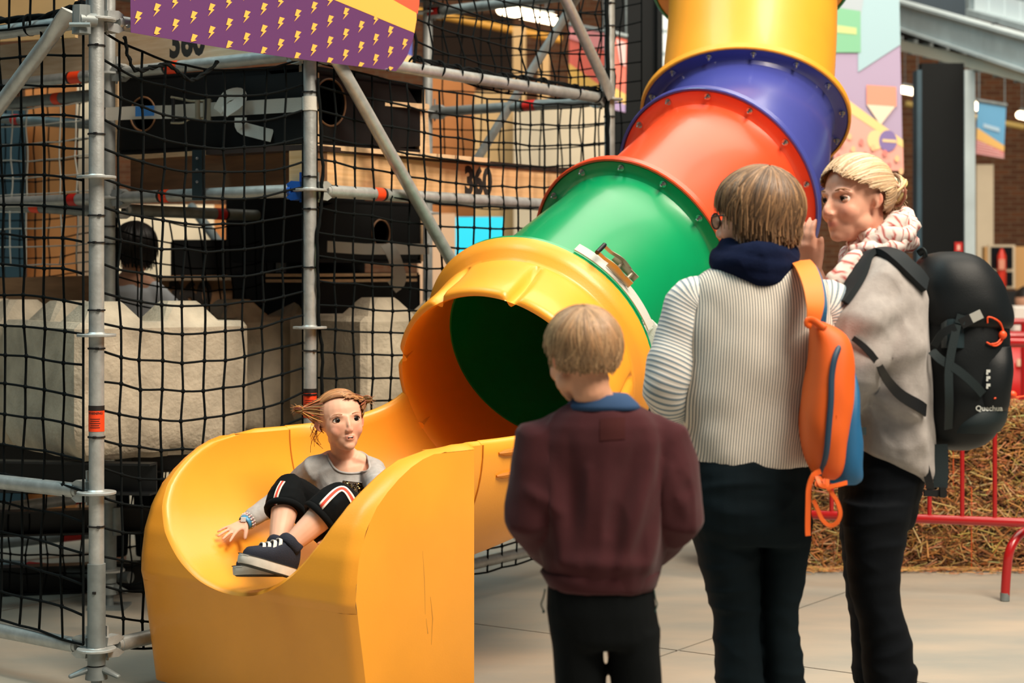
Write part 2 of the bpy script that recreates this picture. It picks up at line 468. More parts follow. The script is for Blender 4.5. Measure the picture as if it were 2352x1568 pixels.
# ------------------------------------------------------------------ the tube slide
RT, RF = 0.378, 0.458          # tube and flange radius
RG = [ # ring centre, axis pointing downstream
    (Vector((1.095, 8.34, 2.68)), Vector((-0.02, -0.50, -0.87))),
    (Vector((1.022, 8.02, 2.036)), Vector((-0.13, -0.565, -0.815))),
    (Vector((0.842, 7.50, 1.680)), Vector((-0.54, -0.72, -0.43))),
    (Vector((0.472, 7.12, 1.366)), Vector((-0.58, -0.715, -0.39))),
    (Vector((0.098, 6.70, 1.060)), Vector((-0.455, -0.775, -0.44))),
]
RG = [(c, n.normalized()) for c, n in RG]
slide = thing('tube_slide', 'spiral tube slide in yellow, blue, red and green with a yellow scoop exit', 'slide', (-0.6, 5.9, 0))
def hermite(p0, t0, p1, t1, s):
    h = s * s * s; q = s * s
    return p0 * (2 * h - 3 * q + 1) + t0 * (h - 2 * q + s) + p1 * (-2 * h + 3 * q) + t1 * (h - q)
def ringpts(c, n, r, seg=72, ref=Vector((0, 0, 1)), fn=None):
    a, s, u = basis(n, ref)
    return [c + (s * math.cos(2 * math.pi * j / seg) + u * math.sin(2 * math.pi * j / seg)) * (r if fn is None else fn(2 * math.pi * j / seg)) for j in range(seg)]
bolt_me = None
def bolt_mesh():
    m = MB(); m.tube([(0, 0, -0.002), (0, 0, 0.004)], 0.0135, 14); m.tube([(0, 0, 0.003), (0, 0, 0.012)], 0.009, 6)
    m.tube([(0, 0, 0.011), (0, 0, 0.022), (0, 0, 0.025)], [0.0055, 0.0055, 0.003], 8)
    me = m.mesh('bolt'); me.materials.append(M_steel); me.shade_smooth(); me.set_sharp_from_angle(angle=0.6); return me
bolt_me = bolt_mesh()
def tube_section(i, name, label, material, bolts=True, extra=None):
    (c0, n0), (c1, n1) = RG[i], RG[i + 1]
    Lk = (c1 - c0).length
    # outer skin, inner skin and the flared flange at each end in one moulded shell
    rings = []
    K = 22
    prev = None
    for k in range(K + 1):
        s = k / K
        p = hermite(c0, n0 * Lk, c1, n1 * Lk, s)
        n = (hermite(c0, n0 * Lk, c1, n1 * Lk, min(s + 0.01, 1)) - hermite(c0, n0 * Lk, c1, n1 * Lk, max(s - 0.01, 0))).normalized()
        if k == 0: n = n0
        if k == K: n = n1
        rings.append((p, n))
    prof = []
    # start flange (upstream end)
    RI = RF - 0.013       # the lower flange sits inside the lip of the one above
    q0 = rings[0][0]
    prof += [(q0, n0, RT - 0.012), (q0, n0, RI), (q0 + n0 * 0.010, n0, RI), (q0 + n0 * 0.014, n0, RI - 0.004), (q0 + n0 * 0.016, n0, RT + 0.028), (q0 + n0 * 0.024, n0, RT + 0.012), (q0 + n0 * 0.045, n0, RT + 0.003)]
    for k in range(1, K):
        s = k / K
        if s * Lk < 0.07 or (1 - s) * Lk < 0.07: continue
        prof.append((rings[k][0], rings[k][1], RT))
    e = rings[K][0]
    prof += [(e - n1 * 0.045, n1, RT + 0.003), (e - n1 * 0.024, n1, RT + 0.012), (e - n1 * 0.016, n1, RT + 0.028), (e - n1 * 0.014, n1, RF - 0.004), (e - n1 * 0.010, n1, RF + 0.001), (e + n1 * 0.014, n1, RF + 0.001), (e + n1 * 0.018, n1, RF - 0.003), (e + n1 * 0.018, n1, RF - 0.011), (e - n1 * 0.001, n1, RF - 0.012), (e - n1 * 0.001, n1, RT - 0.012)]
    for k in range(K - 1, 0, -1): prof.append((rings[k][0], rings[k][1], RT - 0.012))
    m = MB(); m.rings([ringpts(p, n, r) for p, n, r in prof], caps=False, loop=True)
    o = m.build(name, material, slide, sharp=30); o['label'] = label
    if bolts:
        a, s, u = basis(n0, (0, 0, 1))
        off = 0.13
        for k in range(14):
            th = 2 * math.pi * (k + off) / 14
            p = c0 + (s * math.cos(th) + u * math.sin(th)) * (RF - 0.036) + n0 * 0.015
            inst('bolt', bolt_me, frame(p, n0), o)
    return o
# the piece above the frame: a green flange end meeting the yellow tube
RG0 = (RG[0][0] + Vector((0.0, 0.16, 0.55)), Vector((0.05, -0.1, -0.99)).normalized())
RG.insert(0, RG0)
tube_section(0, 'tube_section', 'green tube section at the very top', M_grn, False)
m = MB(); m.add(ringpts(RG0[0] + RG0[1] * 0.02, RG0[1], RT - 0.006), [tuple(range(72))]); m.build('shade_cap', M_black, slide)  # unseen black cap, added to keep light out of the tube
tube_section(1, 'tube_section', 'upright yellow tube section', M_yel, False)
tube_section(2, 'tube_section', 'blue tube section', M_blu)
tube_section(3, 'tube_section', 'red tube section', M_red)
tube_section(4, 'tube_section', 'green tube section', M_grn)

# exit bell and chute -------------------------------------------------
FL = Vector((-1.162, 5.907, 0)); FRt = Vector((-0.422, 5.273, 0))
WD = (FRt - FL).length; DU = (FRt - FL).normalized(); DV = Vector((-DU.y, DU.x, 0)); DZ = Vector((0, 0, 1))
def S(u, v, z): return FL + DU * u + DV * v + DZ * z
U0, UR = 0.462, 0.428          # trough axis and inner radius
ZT = 0.802
cG, nG = RG[5]
cLip = Vector((-0.032, 6.33, 0.905)); nLip = Vector((-0.47, -0.76, -0.45)).normalized()
# bell: flange, rolled rim, fluted body, lip (full circle outside; inside skin)
def bell_fn(base, amp):
    def f(th):
        # two raised panels on top with grooves between them
        g = 0.0
        for a0 in (0.55, 1.22, 1.95, 2.75, 3.45, -0.1):
            g += math.exp(-((th - a0 + math.pi) % (2 * math.pi) - math.pi) ** 2 / 0.0022)
        return base - amp * min(g, 1.0)
    return f
prof = []
nb = (cLip - cG).normalized()
def along(s): return hermite(cG, nG * 0.4, cLip, nLip * 0.4, s), (nG * (1 - s) + nLip * s).normalized()
for s, r, amp in ((0, RF, 0), (0.03, RF + 0.003, 0), (0.06, RF - 0.004, 0), (0.10, RF - 0.006, 0), (0.16, RF - 0.022, 0), (0.20, RF - 0.042, 0), (0.235, RF - 0.050, 0), (0.26, RF - 0.046, 0.0), (0.30, RF - 0.042, 0.020), (0.5, RF - 0.040, 0.028), (0.7, RF - 0.036, 0.032), (0.93, RF - 0.030, 0.036), (0.985, RF - 0.034, 0.034), (1.0, RF - 0.042, 0.03)):
    p, n = along(s); prof.append(ringpts(p, n, r, 300, fn=bell_fn(r, amp)))
for s, r in ((1.005, 0.404), (0.97, 0.396), (0.7, 0.386), (0.4, 0.378), (0.0, 0.372)):
    p, n = along(s); prof.append(ringpts(p, n, r, 300))
m = MB(); m.rings(prof, caps=False, loop=True)
o = m.build('exit_bell', M_yel, slide, sharp=50); o['label'] = 'yellow fluted bell around the tunnel mouth'

# trough sections: t = 0 at the bell lip, 1 at the exit scoop's rear (v = 0.56)
TA = math.radians(90)
aL, sL, uL = basis(nLip, (0, 0, 1))
def trough(s, th, off=0.0):
    "point on the trough skin; th = 0 at the bottom, +- towards the walls (negative = the left wall)"
    # lower section frame
    R = UR + off
    e = max(0.0, abs(th) - math.pi / 2)
    q = S(U0 + R * math.sin(max(-math.pi / 2, min(math.pi / 2, th))), 0.56, ZT - R * math.cos(max(-math.pi / 2, min(math.pi / 2, th))) + e * 0.2)
    R2 = 0.402 + off
    side = -sL if sL.dot(DU) < 0 else sL
    p = cLip + nLip * 0.0 + (side * math.sin(th) - uL * math.cos(th)) * R2
    t0 = nLip * 0.55; t1 = -DV * 0.50
    return hermite(p, t0, q, t1, s)
NS, NT = 18, 40
def rail_strip(smin, smax, thmax=TA):
    g_in = []; g_out = []
    for i in range(NS + 1):
        s = lerp(smin, smax, i / NS)
        g_in.append([trough(s, lerp(-thmax, thmax, j / NT)) for j in range(NT + 1)])
        g_out.append([trough(s, lerp(-thmax, thmax, j / NT), 0.035) for j in range(NT + 1)])
    return g_in, g_out
gi, go = rail_strip(0.0, 1.0)
rings = []
for i in range(NS + 1):
    ri, ro = gi[i], go[i]
    topL = (ri[0] + ro[0]) / 2 + DZ * 0.014; topR = (ri[-1] + ro[-1]) / 2 + DZ * 0.014
    rings.append(ri + [ri[-1] * 0.75 + ro[-1] * 0.25 + DZ * 0.010, topR, ri[-1] * 0.25 + ro[-1] * 0.75 + DZ * 0.009] + ro[::-1] + [ri[0] * 0.25 + ro[0] * 0.75 + DZ * 0.009, topL, ri[0] * 0.75 + ro[0] * 0.25 + DZ * 0.010])
m = MB(); m.rings(rings, caps=True)
ch = m.build('chute', M_yel, slide, sharp=60, fix=True); ch['label'] = 'yellow open chute between bell and scoop'
# moulded grip slots on the outside of the right wall
for k, th in enumerate((1.50, 1.34)):
    m = MB(); A = [trough(lerp(0.62, 0.86, i / 6), th, 0.037) for i in range(7)]
    m.tube(A, [0.004, 0.011, 0.012, 0.012, 0.012, 0.011, 0.004], 8); m.build('grip_slot', mat('slide_yellow_slot', (206, 122, 16), 0.5), ch)

# exit scoop: profile of its front, v as a function of height
PZ = [0.03, 0.20, 0.355, 0.385, 0.44, 0.52, 0.60, 0.66, 0.70, 0.735, 0.765, 0.785, 0.797, 0.802]
PV = [0.0, -0.026, -0.052, -0.060, -0.058, -0.046, -0.016, 0.026, 0.070, 0.118, 0.170, 0.220, 0.270, 0.330]
def pv(z): return interp(z, PZ, PV)
def zin(u):
    "inner trough height at u"
    x = max(-1.0, min(1.0, (u - U0) / UR)); return ZT - UR * math.sqrt(max(0.0, 1 - x * x))
UL0, UL1 = -0.006, 0.974
# inner trough skin from the lip back to v = .56, with rolled edge
NTH = 64
inner = []; frontlip = []
for j in range(NTH + 1):
    th = lerp(-math.pi / 2, math.pi / 2, j / NTH)
    u = U0 + UR * math.sin(th); z = ZT - UR * math.cos(th)
    v0 = pv(max(ZT - (UR + 0.014) * math.cos(th), 0.360))
    row = []
    # rolled front edge: ease from the trough on to the front face
    for k, (dv, dr) in enumerate(((0.0, 0.014), (0.006, 0.006), (0.016, 0.0015), (0.03, 0.0))):
        uu = U0 + (UR + dr) * math.sin(th); zz = ZT - (UR + dr) * math.cos(th)
        row.append(S(uu, v0 + dv, zz))
    for k in range(1, 15):
        v = lerp(v0 + 0.03, 0.565, k / 14); row.append(S(u, v, z))
    inner.append(row)
    frontlip.append((U0 + (UR + 0.014) * math.sin(th), ZT - (UR + 0.014) * math.cos(th)))
m = MB(); m.sheet(inner)
# front face above the crease: from the lip out to the sides, following the profile
zc = 0.360
half = NTH // 2
def edge_rr(u):
    e = min(u - UL0, UL1 - u) / (UL1 - UL0); return 0.020 * max(0.0, 1 - e / 0.05) ** 2
def strip(idx, uo):
    grid = []
    for j in idx:
        u, z = frontlip[j]; zz = max(z, zc)
        row = []
        for k in range(17):
            t = k / 16
            # outer edge falls back a little as a rounded corner
            uu = lerp(u, uo, t)
            row.append(S(uu, pv(zz) + edge_rr(uu), zz))
        grid.append(row)
    return grid
m.sheet(strip(list(range(0, half + 1)), UL0)); m.sheet(strip(list(range(half, NTH + 1)), UL1))
# lower apron from the crease to the floor
grid = []
for k in range(9):
    z = lerp(zc, 0.03, k / 8); row = []
    zl = frontlip[half][1]
    for j in range(61):
        t = j / 60; u = lerp(UL0, UL1, t)
        row.append(S(u, pv(z) + edge_rr(u), z))
    grid.append(row)
m.sheet(grid)
# lip bottom is above the crease: fill the band between lip and crease
grid = []
for j in range(NTH + 1):
    pass
# side walls and top rims
for uo, sg in ((UL0, -1), (UL1, 1)):
    zs = [0.03, 0.12, 0.25, 0.355, 0.40, 0.46, 0.52, 0.57, 0.62, 0.66, 0.70, 0.735, 0.765, 0.785, 0.797]
    VB = 0.47
    g = []
    for z in zs:
        row = []
        for k in range(13):
            v = lerp(pv(z) + 0.020, VB, k / 12)
            row.append(S(uo + sg * 0.010 * math.sin(math.pi * min(1, k / 12)) * max(0.0, min(1.0, (0.797 - z) / 0.2)), v, z))
        g.append(row)
    m.sheet(g)
    # top rim from inner skin to the side wall
    g = []
    ui = U0 + sg * UR
    for k in range(13):
        v = lerp(0.325, 0.565, k / 12)
        row = []
        kk = max(0.0, min(1.0, (v - 0.472) / 0.04)); ue = lerp(uo, U0 + sg * (UR + 0.036), kk * kk * (3 - 2 * kk)); bmp = 0.014 * max(0.0, min(1.0, (v - 0.325) / 0.10))
        for q in range(7):
            t = q / 6; row.append(S(lerp(ui, ue, t), v, ZT + bmp * math.sin(math.pi * t) - 0.004 * t))
        g.append(row)
    m.sheet(g)
    # rear edge of the side wall
    g = [[S(uo, 0.47, lerp(0.03, 0.797, k / 10)), S(uo - sg * 0.03, 0.475, lerp(0.03, 0.797, k / 10))] for k in range(11)]
    m.sheet(g)
    # outer skin of the trough behind the side wall
    g = [[S(U0 + (UR + 0.036) * math.sin(th) * sg, v, ZT - (UR + 0.036) * math.cos(th)) for v in (0.40, 0.48, 0.565)] for th in [lerp(0, math.pi / 2, k / 16) for k in range(17)]]
    m.sheet(g)
sc = m.build('exit_scoop', M_yel, slide, sharp=50, fix=True); sc['label'] = 'deep yellow scoop at the end of the slide'
# seam line round the trough between scoop and chute
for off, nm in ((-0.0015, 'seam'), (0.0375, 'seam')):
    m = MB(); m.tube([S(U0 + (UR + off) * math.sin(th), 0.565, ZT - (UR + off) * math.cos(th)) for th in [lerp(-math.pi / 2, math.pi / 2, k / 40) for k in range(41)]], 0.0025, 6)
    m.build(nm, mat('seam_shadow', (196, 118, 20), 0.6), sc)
# scuffs: thin dark rubbed streaks on the side and rim
for pts in ([(970, 1265), (974, 1330), (976, 1410)], [(978, 1420), (982, 1455)], [(988, 1370), (993, 1420), (990, 1480)]):
    m = MB(); q = []
    for x, y in pts:
        k = (x - CX) / FPX; p = FL + DU * (UL1 + 0.0085); v = (k * p.y - p.x) / (DV.x - k * DV.y); Yq = p.y + DV.y * v
        q.append(S(UL1 + 0.0095, v, ZC - (y - HY) * Yq / FPX))
    ribbon(m, q, [0.001, 0.003, 0.001][:len(q)], DU, 0.001); m.build('scuff', mat('scuff_brown', (196, 134, 52), 0.8), sc)

# ratchet strap round the joint of green tube and bell
rs = thing('ratchet_strap', 'white ratchet strap with open steel buckle over the green and yellow joint', 'strap', cG)
a, s_, u_ = basis(nG, (0, 0, 1))
def gr(px_, py_, r):
    "angle on the joint ring nearest to a pixel"
    best = min(range(720), key=lambda k: (lambda q: ((CX + FPX * q.x / q.y) - px_) ** 2 + ((HY + FPX * (ZC - q.z) / q.y) - py_) ** 2)(cG + (s_ * math.cos(k * math.pi / 360) + u_ * math.sin(k * math.pi / 360)) * r))
    return best * math.pi / 360
th0 = gr(1345, 590, RF); th1 = gr(1484, 760, RF)
def onring(th, r, dn): return cG - nG * dn + (s_ * math.cos(th) + u_ * math.sin(th)) * r
m = MB(); ths = [lerp(th0 - 0.1 * (1 if th1 > th0 else -1), th1, k / 20) for k in range(21)]
ribbon(m, [onring(t, RF + 0.010, 0.03) for t in ths], 0.045, [(onring(t, 1.0, 0) - onring(t, 0.0, 0)) for t in ths], 0.004)
m.build('webbing', M_webw, rs)
tb = gr(1398, 655, RF)
O = onring(tb, RF + 0.02, 0.05); tg = (onring(tb + 0.01, RF, 0) - onring(tb - 0.01, RF, 0)).normalized() * (1 if th1 > th0 else -1); nr = (onring(tb, 1, 0) - onring(tb, 0, 0)).normalized(); bx = tg.cross(nr).normalized()
m = MB()
for sgn in (-1, 1): m.box(O + bx * (sgn * 0.024) + nr * 0.010, (0.11, 0.003, 0.032), (tg, bx, nr))
m.tube([O + tg * 0.03 - bx * 0.026 + nr * 0.014, O + tg * 0.03 + bx * 0.026 + nr * 0.014], 0.008, 10)
m.tube([O - tg * 0.02 - bx * 0.026 + nr * 0.012, O - tg * 0.02 + bx * 0.026 + nr * 0.012], 0.006, 10)
m.build('ratchet_frame', M_zinc, rs)
hd = (-tg * 0.95 + nG * 0.22 + nr * 0.12).normalized(); hb = O + tg * 0.02 + nr * 0.018
m = MB()
for sgn in (-1, 1): ribbon(m, cat([hb + bx * sgn * 0.028, hb + hd * 0.05 + bx * sgn * 0.028 + nr * 0.01, hb + hd * 0.10 + bx * sgn * 0.026, hb + hd * 0.135 + bx * sgn * 0.026], 3), 0.014, bx, 0.003)
m.build('ratchet_handle', M_zinc, rs)
m = MB(); m.tube([hb + hd * 0.135 - bx * 0.032, hb + hd * 0.135 + bx * 0.032], 0.0085, 10); m.build('handle_grip', M_blk, rs)
m = MB(); K0 = W(1490, 765, cG.y - 0.16)
for k in range(5):
    ang = k * 0.7
    lp = [K0 + Vector((0.028 * math.cos(t) + 0.004 * k, 0.012 * math.sin(t + ang), 0.045 * math.sin(t) - 0.004 * k)) for t in [2 * math.pi * i / 16 for i in range(16)]]
    m.tube(lp, (0.006, 0.020), 8, loop=True)
m.tube([K0 + Vector((-0.02, 0, 0.05)), K0 + Vector((0.01, -0.02, 0.02)), K0 + Vector((-0.005, -0.02, -0.045)), K0 + Vector((-0.02, -0.01, -0.06))], (0.006, 0.022), 8)
m.build('strap_knot', M_webw, rs)
# ------------------------------------------------------------------ the scaffold climbing tower
E1 = Vector((0.557, 0.831, 0)).normalized(); E2 = Vector((-0.788, 0.615, 0)).normalized(); EZ = Vector((0, 0, 1))
p1 = Vector((-1.318, 5.80, 0)); p2 = Vector((-0.737, 6.667, 0)); p3 = Vector((0.449, 8.417, 0))
qa = Vector((-1.62, 7.356, 0)); qb = Vector((-1.04, 8.22, 0)); qc = Vector((-0.42, 9.11, 0)); pl = p1 + E2 * 2.57; ql = qa + E2 * 1.6
ZL = [0.149, 0.645, 1.144, 1.645, 2.145, 2.645, 3.145]
TR = 0.02415
tower = thing('scaffold_tower', 'galvanised ring-lock scaffold tower behind the slide', 'scaffold', p1)
def rosette_mesh():
    m = MB(); seg = 48
    def rr(z, r): return [Vector((r * math.cos(2 * math.pi * j / seg), r * math.sin(2 * math.pi * j / seg), z)) for j in range(seg)]
    m.rings([rr(-0.0045, 0.024), rr(-0.0045, 0.060), rr(-0.003, 0.062), rr(0.003, 0.062), rr(0.0045, 0.060), rr(0.0045, 0.030), rr(0.010, 0.0245)], caps=False)
    me = m.mesh('rosette'); me.materials.append(M_galv); me.shade_smooth(); me.set_sharp_from_angle(angle=0.6); return me
ROS = rosette_mesh()
def tie_mesh():
    m = MB(); m.tube([Vector((0.0268 * math.cos(t), 0.0268 * math.sin(t), 0)) for t in [2 * math.pi * k / 24 for k in range(24)]], (0.0016, 0.0032), 6, loop=True)
    m.box((0.012, -0.026, 0), (0.010, 0.007, 0.008))
    me = m.mesh('cable_tie'); me.materials.append(M_tie); me.shade_smooth(); me.set_sharp_from_angle(angle=0.6); return me
TIE = tie_mesh()
def standard(p, z0, z1, label=None, ros=None, ties=(), foot=True):
    m = MB(); m.tube([p + EZ * z0, p + EZ * z1], TR, 24)
    o = m.build('standard', M_galv, tower, sharp=50)
    if label: o['label'] = label
    for z in (ZL if ros is None else ros):
        if z0 - 0.1 < z < z1: inst('rosette', ROS, Matrix.Translation(p + EZ * z), o)
    for z in ties: inst('cable_tie', TIE, Matrix.Translation(p + EZ * z) @ Matrix.Rotation(rnd.uniform(-0.5, 0.5), 4, 'Z'), o)
    if foot:
        m = MB(); m.tube([p + EZ * 0.10, p + EZ * 0.42], 0.0285, 24); m.build('base_collar', M_galv2, o)
        m = MB(); m.tube([p + EZ * 0.01, p + EZ * 0.14], 0.017, 18); m.build('spindle', M_galv2, o)
        m = MB(); m.tube([p + EZ * 0.055, p + EZ * 0.095], [0.036, 0.031], 18)
        for sg in (-1, 1): m.tube([p + EZ * 0.085 + Vector((sg * 0.03, -0.012, 0)), p + EZ * 0.075 + Vector((sg * 0.075, -0.03, -0.006))], [(0.014, 0.011), (0.011, 0.007)], 10, round_ends=True)
        m.build('wing_nut', M_galv2, o)
        m = MB(); m.box(p + EZ * 0.005, (0.15, 0.15, 0.01)); m.build('base_plate', M_galv2, o)
    return o
def pz(y, s): return ZC - (y - HY) / s
o1 = standard(p1, 0.12, 3.2, 'front post of the tower', ties=[pz(y, 724) for y in (105, 308, 495, 557, 712, 800, 1003, 1208, 1358)])
o2 = standard(p2, 0.12, 3.0, ties=[pz(y, 630) for y in (212, 406, 480, 614, 805, 905)])
o3 = standard(p3, 0.12, 3.6, ties=[pz(y, 499) for y in (8, 60, 160, 268)])
o4 = standard(qa, 0.12, 3.0, foot=True, ties=[pz(y, 571) for y in (250, 520, 560)]); standard(qb, 0.80, 1.62, ros=(1.60,), foot=False); standard(qc, 0.12, 3.8); standard(pl, 0.12, 3.0); standard(ql, 0.12, 3.0)
# warning stickers on the two front posts
def warning(p, z0, z1, parent, r=TR + 0.0008):
    m = MB(); m.tube([p + EZ * z0, p + EZ * z1], r, 24, caps=False); o = m.build('warning_label', M_tagr, parent); o['label'] = 'orange warning sticker'
    m = MB(); m.tube([p + EZ * (z1 - 0.014), p + EZ * (z1 + 0.002)], r + 0.0003, 24, caps=False); m.build('label_band', M_tagk, parent)
    def wrap(txt, zc_, size, x0=0.0, bold=0.0):
        me = text_mesh(txt, size, bold=bold)
        base = -math.pi / 2
        for v in me.vertices:
            th = base + (v.co.x + x0) / r; zz = v.co.y
            v.co = p + Vector(((r + 0.0006) * math.cos(th), (r + 0.0006) * math.sin(th), zc_ + zz)) - root_off(parent)
        me.update(); link('lettering', me, M_tagk, parent, sharp=None)
    wrap('WARNING', z1 - 0.022, 0.011, bold=0.0003)
    for k in range(5):
        zz = z1 - 0.040 - 0.0068 * k
        mm = MB(); w = (0.034, 0.030, 0.036, 0.028, 0.033)[k]
        mm.rings([[p + Vector(((r + 0.0006) * math.cos(t), (r + 0.0006) * math.sin(t), zz + dz)) for dz in (-0.0011, 0.0011)] for t in [-math.pi / 2 + (w / r) * (q / 8 - 0.5) for q in range(9)]], caps=False, closed=False)
        mm.build('print_line', M_tagk, parent)
warning(p1, pz(990, 724), pz(932, 724), o1); warning(p2, pz(958, 630), pz(893, 630), o2)
def wedge_mesh():
    m = MB()
    # cast ledger head pointing along +x, sitting above and below the rosette
    for zs in (1, -1):
        m.rings([[Vector((x, y * w, zs * z)) for x, z in ((0.03, 0.006), (0.075, 0.006), (0.105, 0.024), (0.08, 0.036), (0.035, 0.032))] for y, w in ((-0.017, 1), (0.017, 1))], caps=True)
    m.tube([(0.085, 0, 0), (0.13, 0, 0)], 0.022, 16)
    m.box((0.046, 0, 0.012), (0.008, 0.006, 0.11))
    me = m.mesh('wedge_head'); me.materials.append(M_galv); me.shade_smooth(); me.set_sharp_from_angle(angle=0.5); return me
WEDGE = wedge_mesh()
WEDGEB = WEDGE.copy(); WEDGEB.materials.clear(); WEDGEB.materials.append(M_bluet)
def ledger(a, b, z, tags=(), name='ledger', r=TR, heads=(0, 0), material=None, tagm=None):
    A = Vector(a) + EZ * z; B = Vector(b) + EZ * z; t = (B - A).normalized()
    m = MB(); m.tube([A + t * 0.10, B - t * 0.10], r, 20); o = m.build(name, material or M_galv, tower, sharp=50)
    for P_, d, hb in ((A, t, heads[0]), (B, -t, heads[1])):
        ang = math.atan2(d.y, d.x); inst('wedge_head', WEDGEB if hb else WEDGE, Matrix.Translation(P_) @ Matrix.Rotation(ang, 4, 'Z'), o)
    for u, w in tags:
        c = lerp(A, B, u); m = MB(); m.tube([c - t * w / 2, c + t * w / 2], r + 0.0012, 20, caps=False); m.build('warning_label', tagm or M_tagr, o)
        m = MB(); m.tube([c + t * (w / 2 - 0.012), c + t * (w / 2 + 0.002)], r + 0.0016, 20, caps=False); m.build('label_band', M_tagk, o)
    return o
M_tagd = mat('warning_red', (196, 28, 18), 0.5)
for z in (0.149, 0.645, 2.145): ledger(p1, pl, z)
ledger(p1, p2, 0.149); ledger(p1, p2, 2.145)
ledger(p2, qa, 1.645, [(0.70, 0.055)], heads=(1, 0)); ledger(p2, qa, 2.145, [(0.66, 0.08)])
ledger(qa, ql, 2.145, [(0.13, 0.08)]); ledger(qa, ql, 1.645, [(0.14, 0.06)], tagm=M_tagd)
ledger(p2, p3, 1.645, [(0.19, 0.06)]); ledger(p2, p3, 2.145); ledger(p2, p3, 0.149)
ledger(qb, qc, 1.645, [(0.30, 0.06)], tagm=M_tagd); ledger(qa, qb, 1.60, [(0.62, 0.07)], tagm=M_tagd, material=M_galv2)
ledger(p3, qc, 2.145, [(0.42, 0.08)], tagm=M_tagd, material=M_galv2); ledger(qc, p3, 2.645, [(0.05, 0.08)], tagm=M_tagd, material=M_galv2)
def free_tube(a, b, r=TR, tags=(), material=None, tagm=None, name='cross_tube'):
    a = Vector(a); b = Vector(b); m = MB(); m.tube([a, b], r, 18); o = m.build(name, material or M_galv2, tower, sharp=50)
    t = (b - a).normalized()
    for u, w in tags:
        c = lerp(a, b, u); m = MB(); m.tube([c - t * w / 2, c + t * w / 2], r + 0.0012, 18, caps=False); m.build('warning_label', tagm or M_tagr, o)
    return o
free_tube(W(-60, 245, 8.3), W(215, 218, 7.7), tags=[(0.72, 0.05)]); free_tube(W(-60, 268, 8.9), W(215, 286, 8.6), tags=[(0.36, 0.04)], tagm=M_tagd)
free_tube(W(-60, 466, 7.9), W(215, 484, 7.5), tags=[(0.54, 0.055)])
free_tube(W(-60, 1176, 7.5), W(215, 1140, 8.1), tags=[(0.86, 0.06)], tagm=M_tagd, material=M_galv)
free_tube(W(-60, 1255, 8.4), W(330, 1212, 9.0), tags=[(0.55, 0.10)], tagm=M_tagd); free_tube(W(-60, 1290, 8.0), W(300, 1326, 7.6), tags=[(0.42, 0.10)], tagm=M_tagd)
free_tube(W(440, 475, 9.6), W(505, 560, 9.3)); free_tube(W(1075, 400, 8.9), W(1352, -50, 8.55), 0.021, material=M_galv)
free_tube(W(252, 470, 7.42), W(252, 700, 7.42)); free_tube(W(268, 1165, 7.35), W(268, 1228, 7.35), 0.021)
# unseen boards over the standards, added to shade the inside of the tower
ua = (p3 - p1).normalized(); ub = Vector((-ua.y, ua.x, 0))
for k in range(4):
    m = MB(); c = p1 + ua * 1.62 + ub * (1.12 + 0.36 * k) + EZ * 2.72; m.box(c, (3.3, 0.35, 0.035), (ua, ub, EZ)); m.build('shade_board', M_plyd, tower, sharp=30)
# diagonal braces with flattened, bolted ends
def brace(a, b, tags=(), label=None):
    a = Vector(a); b = Vector(b); t = (b - a).normalized(); Lb = (b - a).length
    pts = [a, a + t * 0.035, a + t * 0.09, a + t * 0.14, b - t * 0.14, b - t * 0.09, b - t * 0.035, b]
    rr = [(0.030, 0.006), (0.030, 0.007), (0.027, 0.017), TR, TR, (0.027, 0.017), (0.030, 0.007), (0.030, 0.006)]
    m = MB(); m.tube(pts, rr, 20, up=(0.6, -0.8, 0)); o = m.build('diagonal_brace', M_galv, tower, sharp=50)
    if label: o['label'] = label
    for u, w in tags:
        c = lerp(a, b, u); m = MB(); m.tube([c - t * w / 2, c + t * w / 2], TR + 0.0012, 20, caps=False); m.build('warning_label', M_tagr, o)
    return o
OUT = Vector((0.615, -0.788, 0)) * 0.06       # outwards, off the front plane
brace(p2 + EZ * 2.16 + OUT + E1 * 0.07, p3 + EZ * 0.12 + OUT - E1 * 0.06, label='long brace crossing in front of the net')
brace(p3 + EZ * 2.15 + OUT * 0.9 - E1 * 0.05, p2 + EZ * 4.2 + OUT, tags=[(0.245, 0.085)])
brace(p1 + EZ * 2.17 - E1 * 0.06 + E2 * 0.06, pl + EZ * 0.24 - E1 * 0.06, tags=[(0.178, 0.05)])
# clamp block at the top of the front post
m = MB(); c = W(187, 45, 5.74); m.tube([c - EZ * 0.045, c + EZ * 0.045], [(0.026, 0.030), (0.024, 0.028)], 8); m.tube([c + Vector((-0.005, -0.01, 0.0)), c + Vector((0.04, 0.02, 0.0))], 0.022, 12); m.tube([c + Vector((-0.03, -0.03, -0.02)), c + Vector((0.035, -0.03, -0.02))], 0.008, 6)
m.build('clamp', M_galv2, tower, sharp=30)

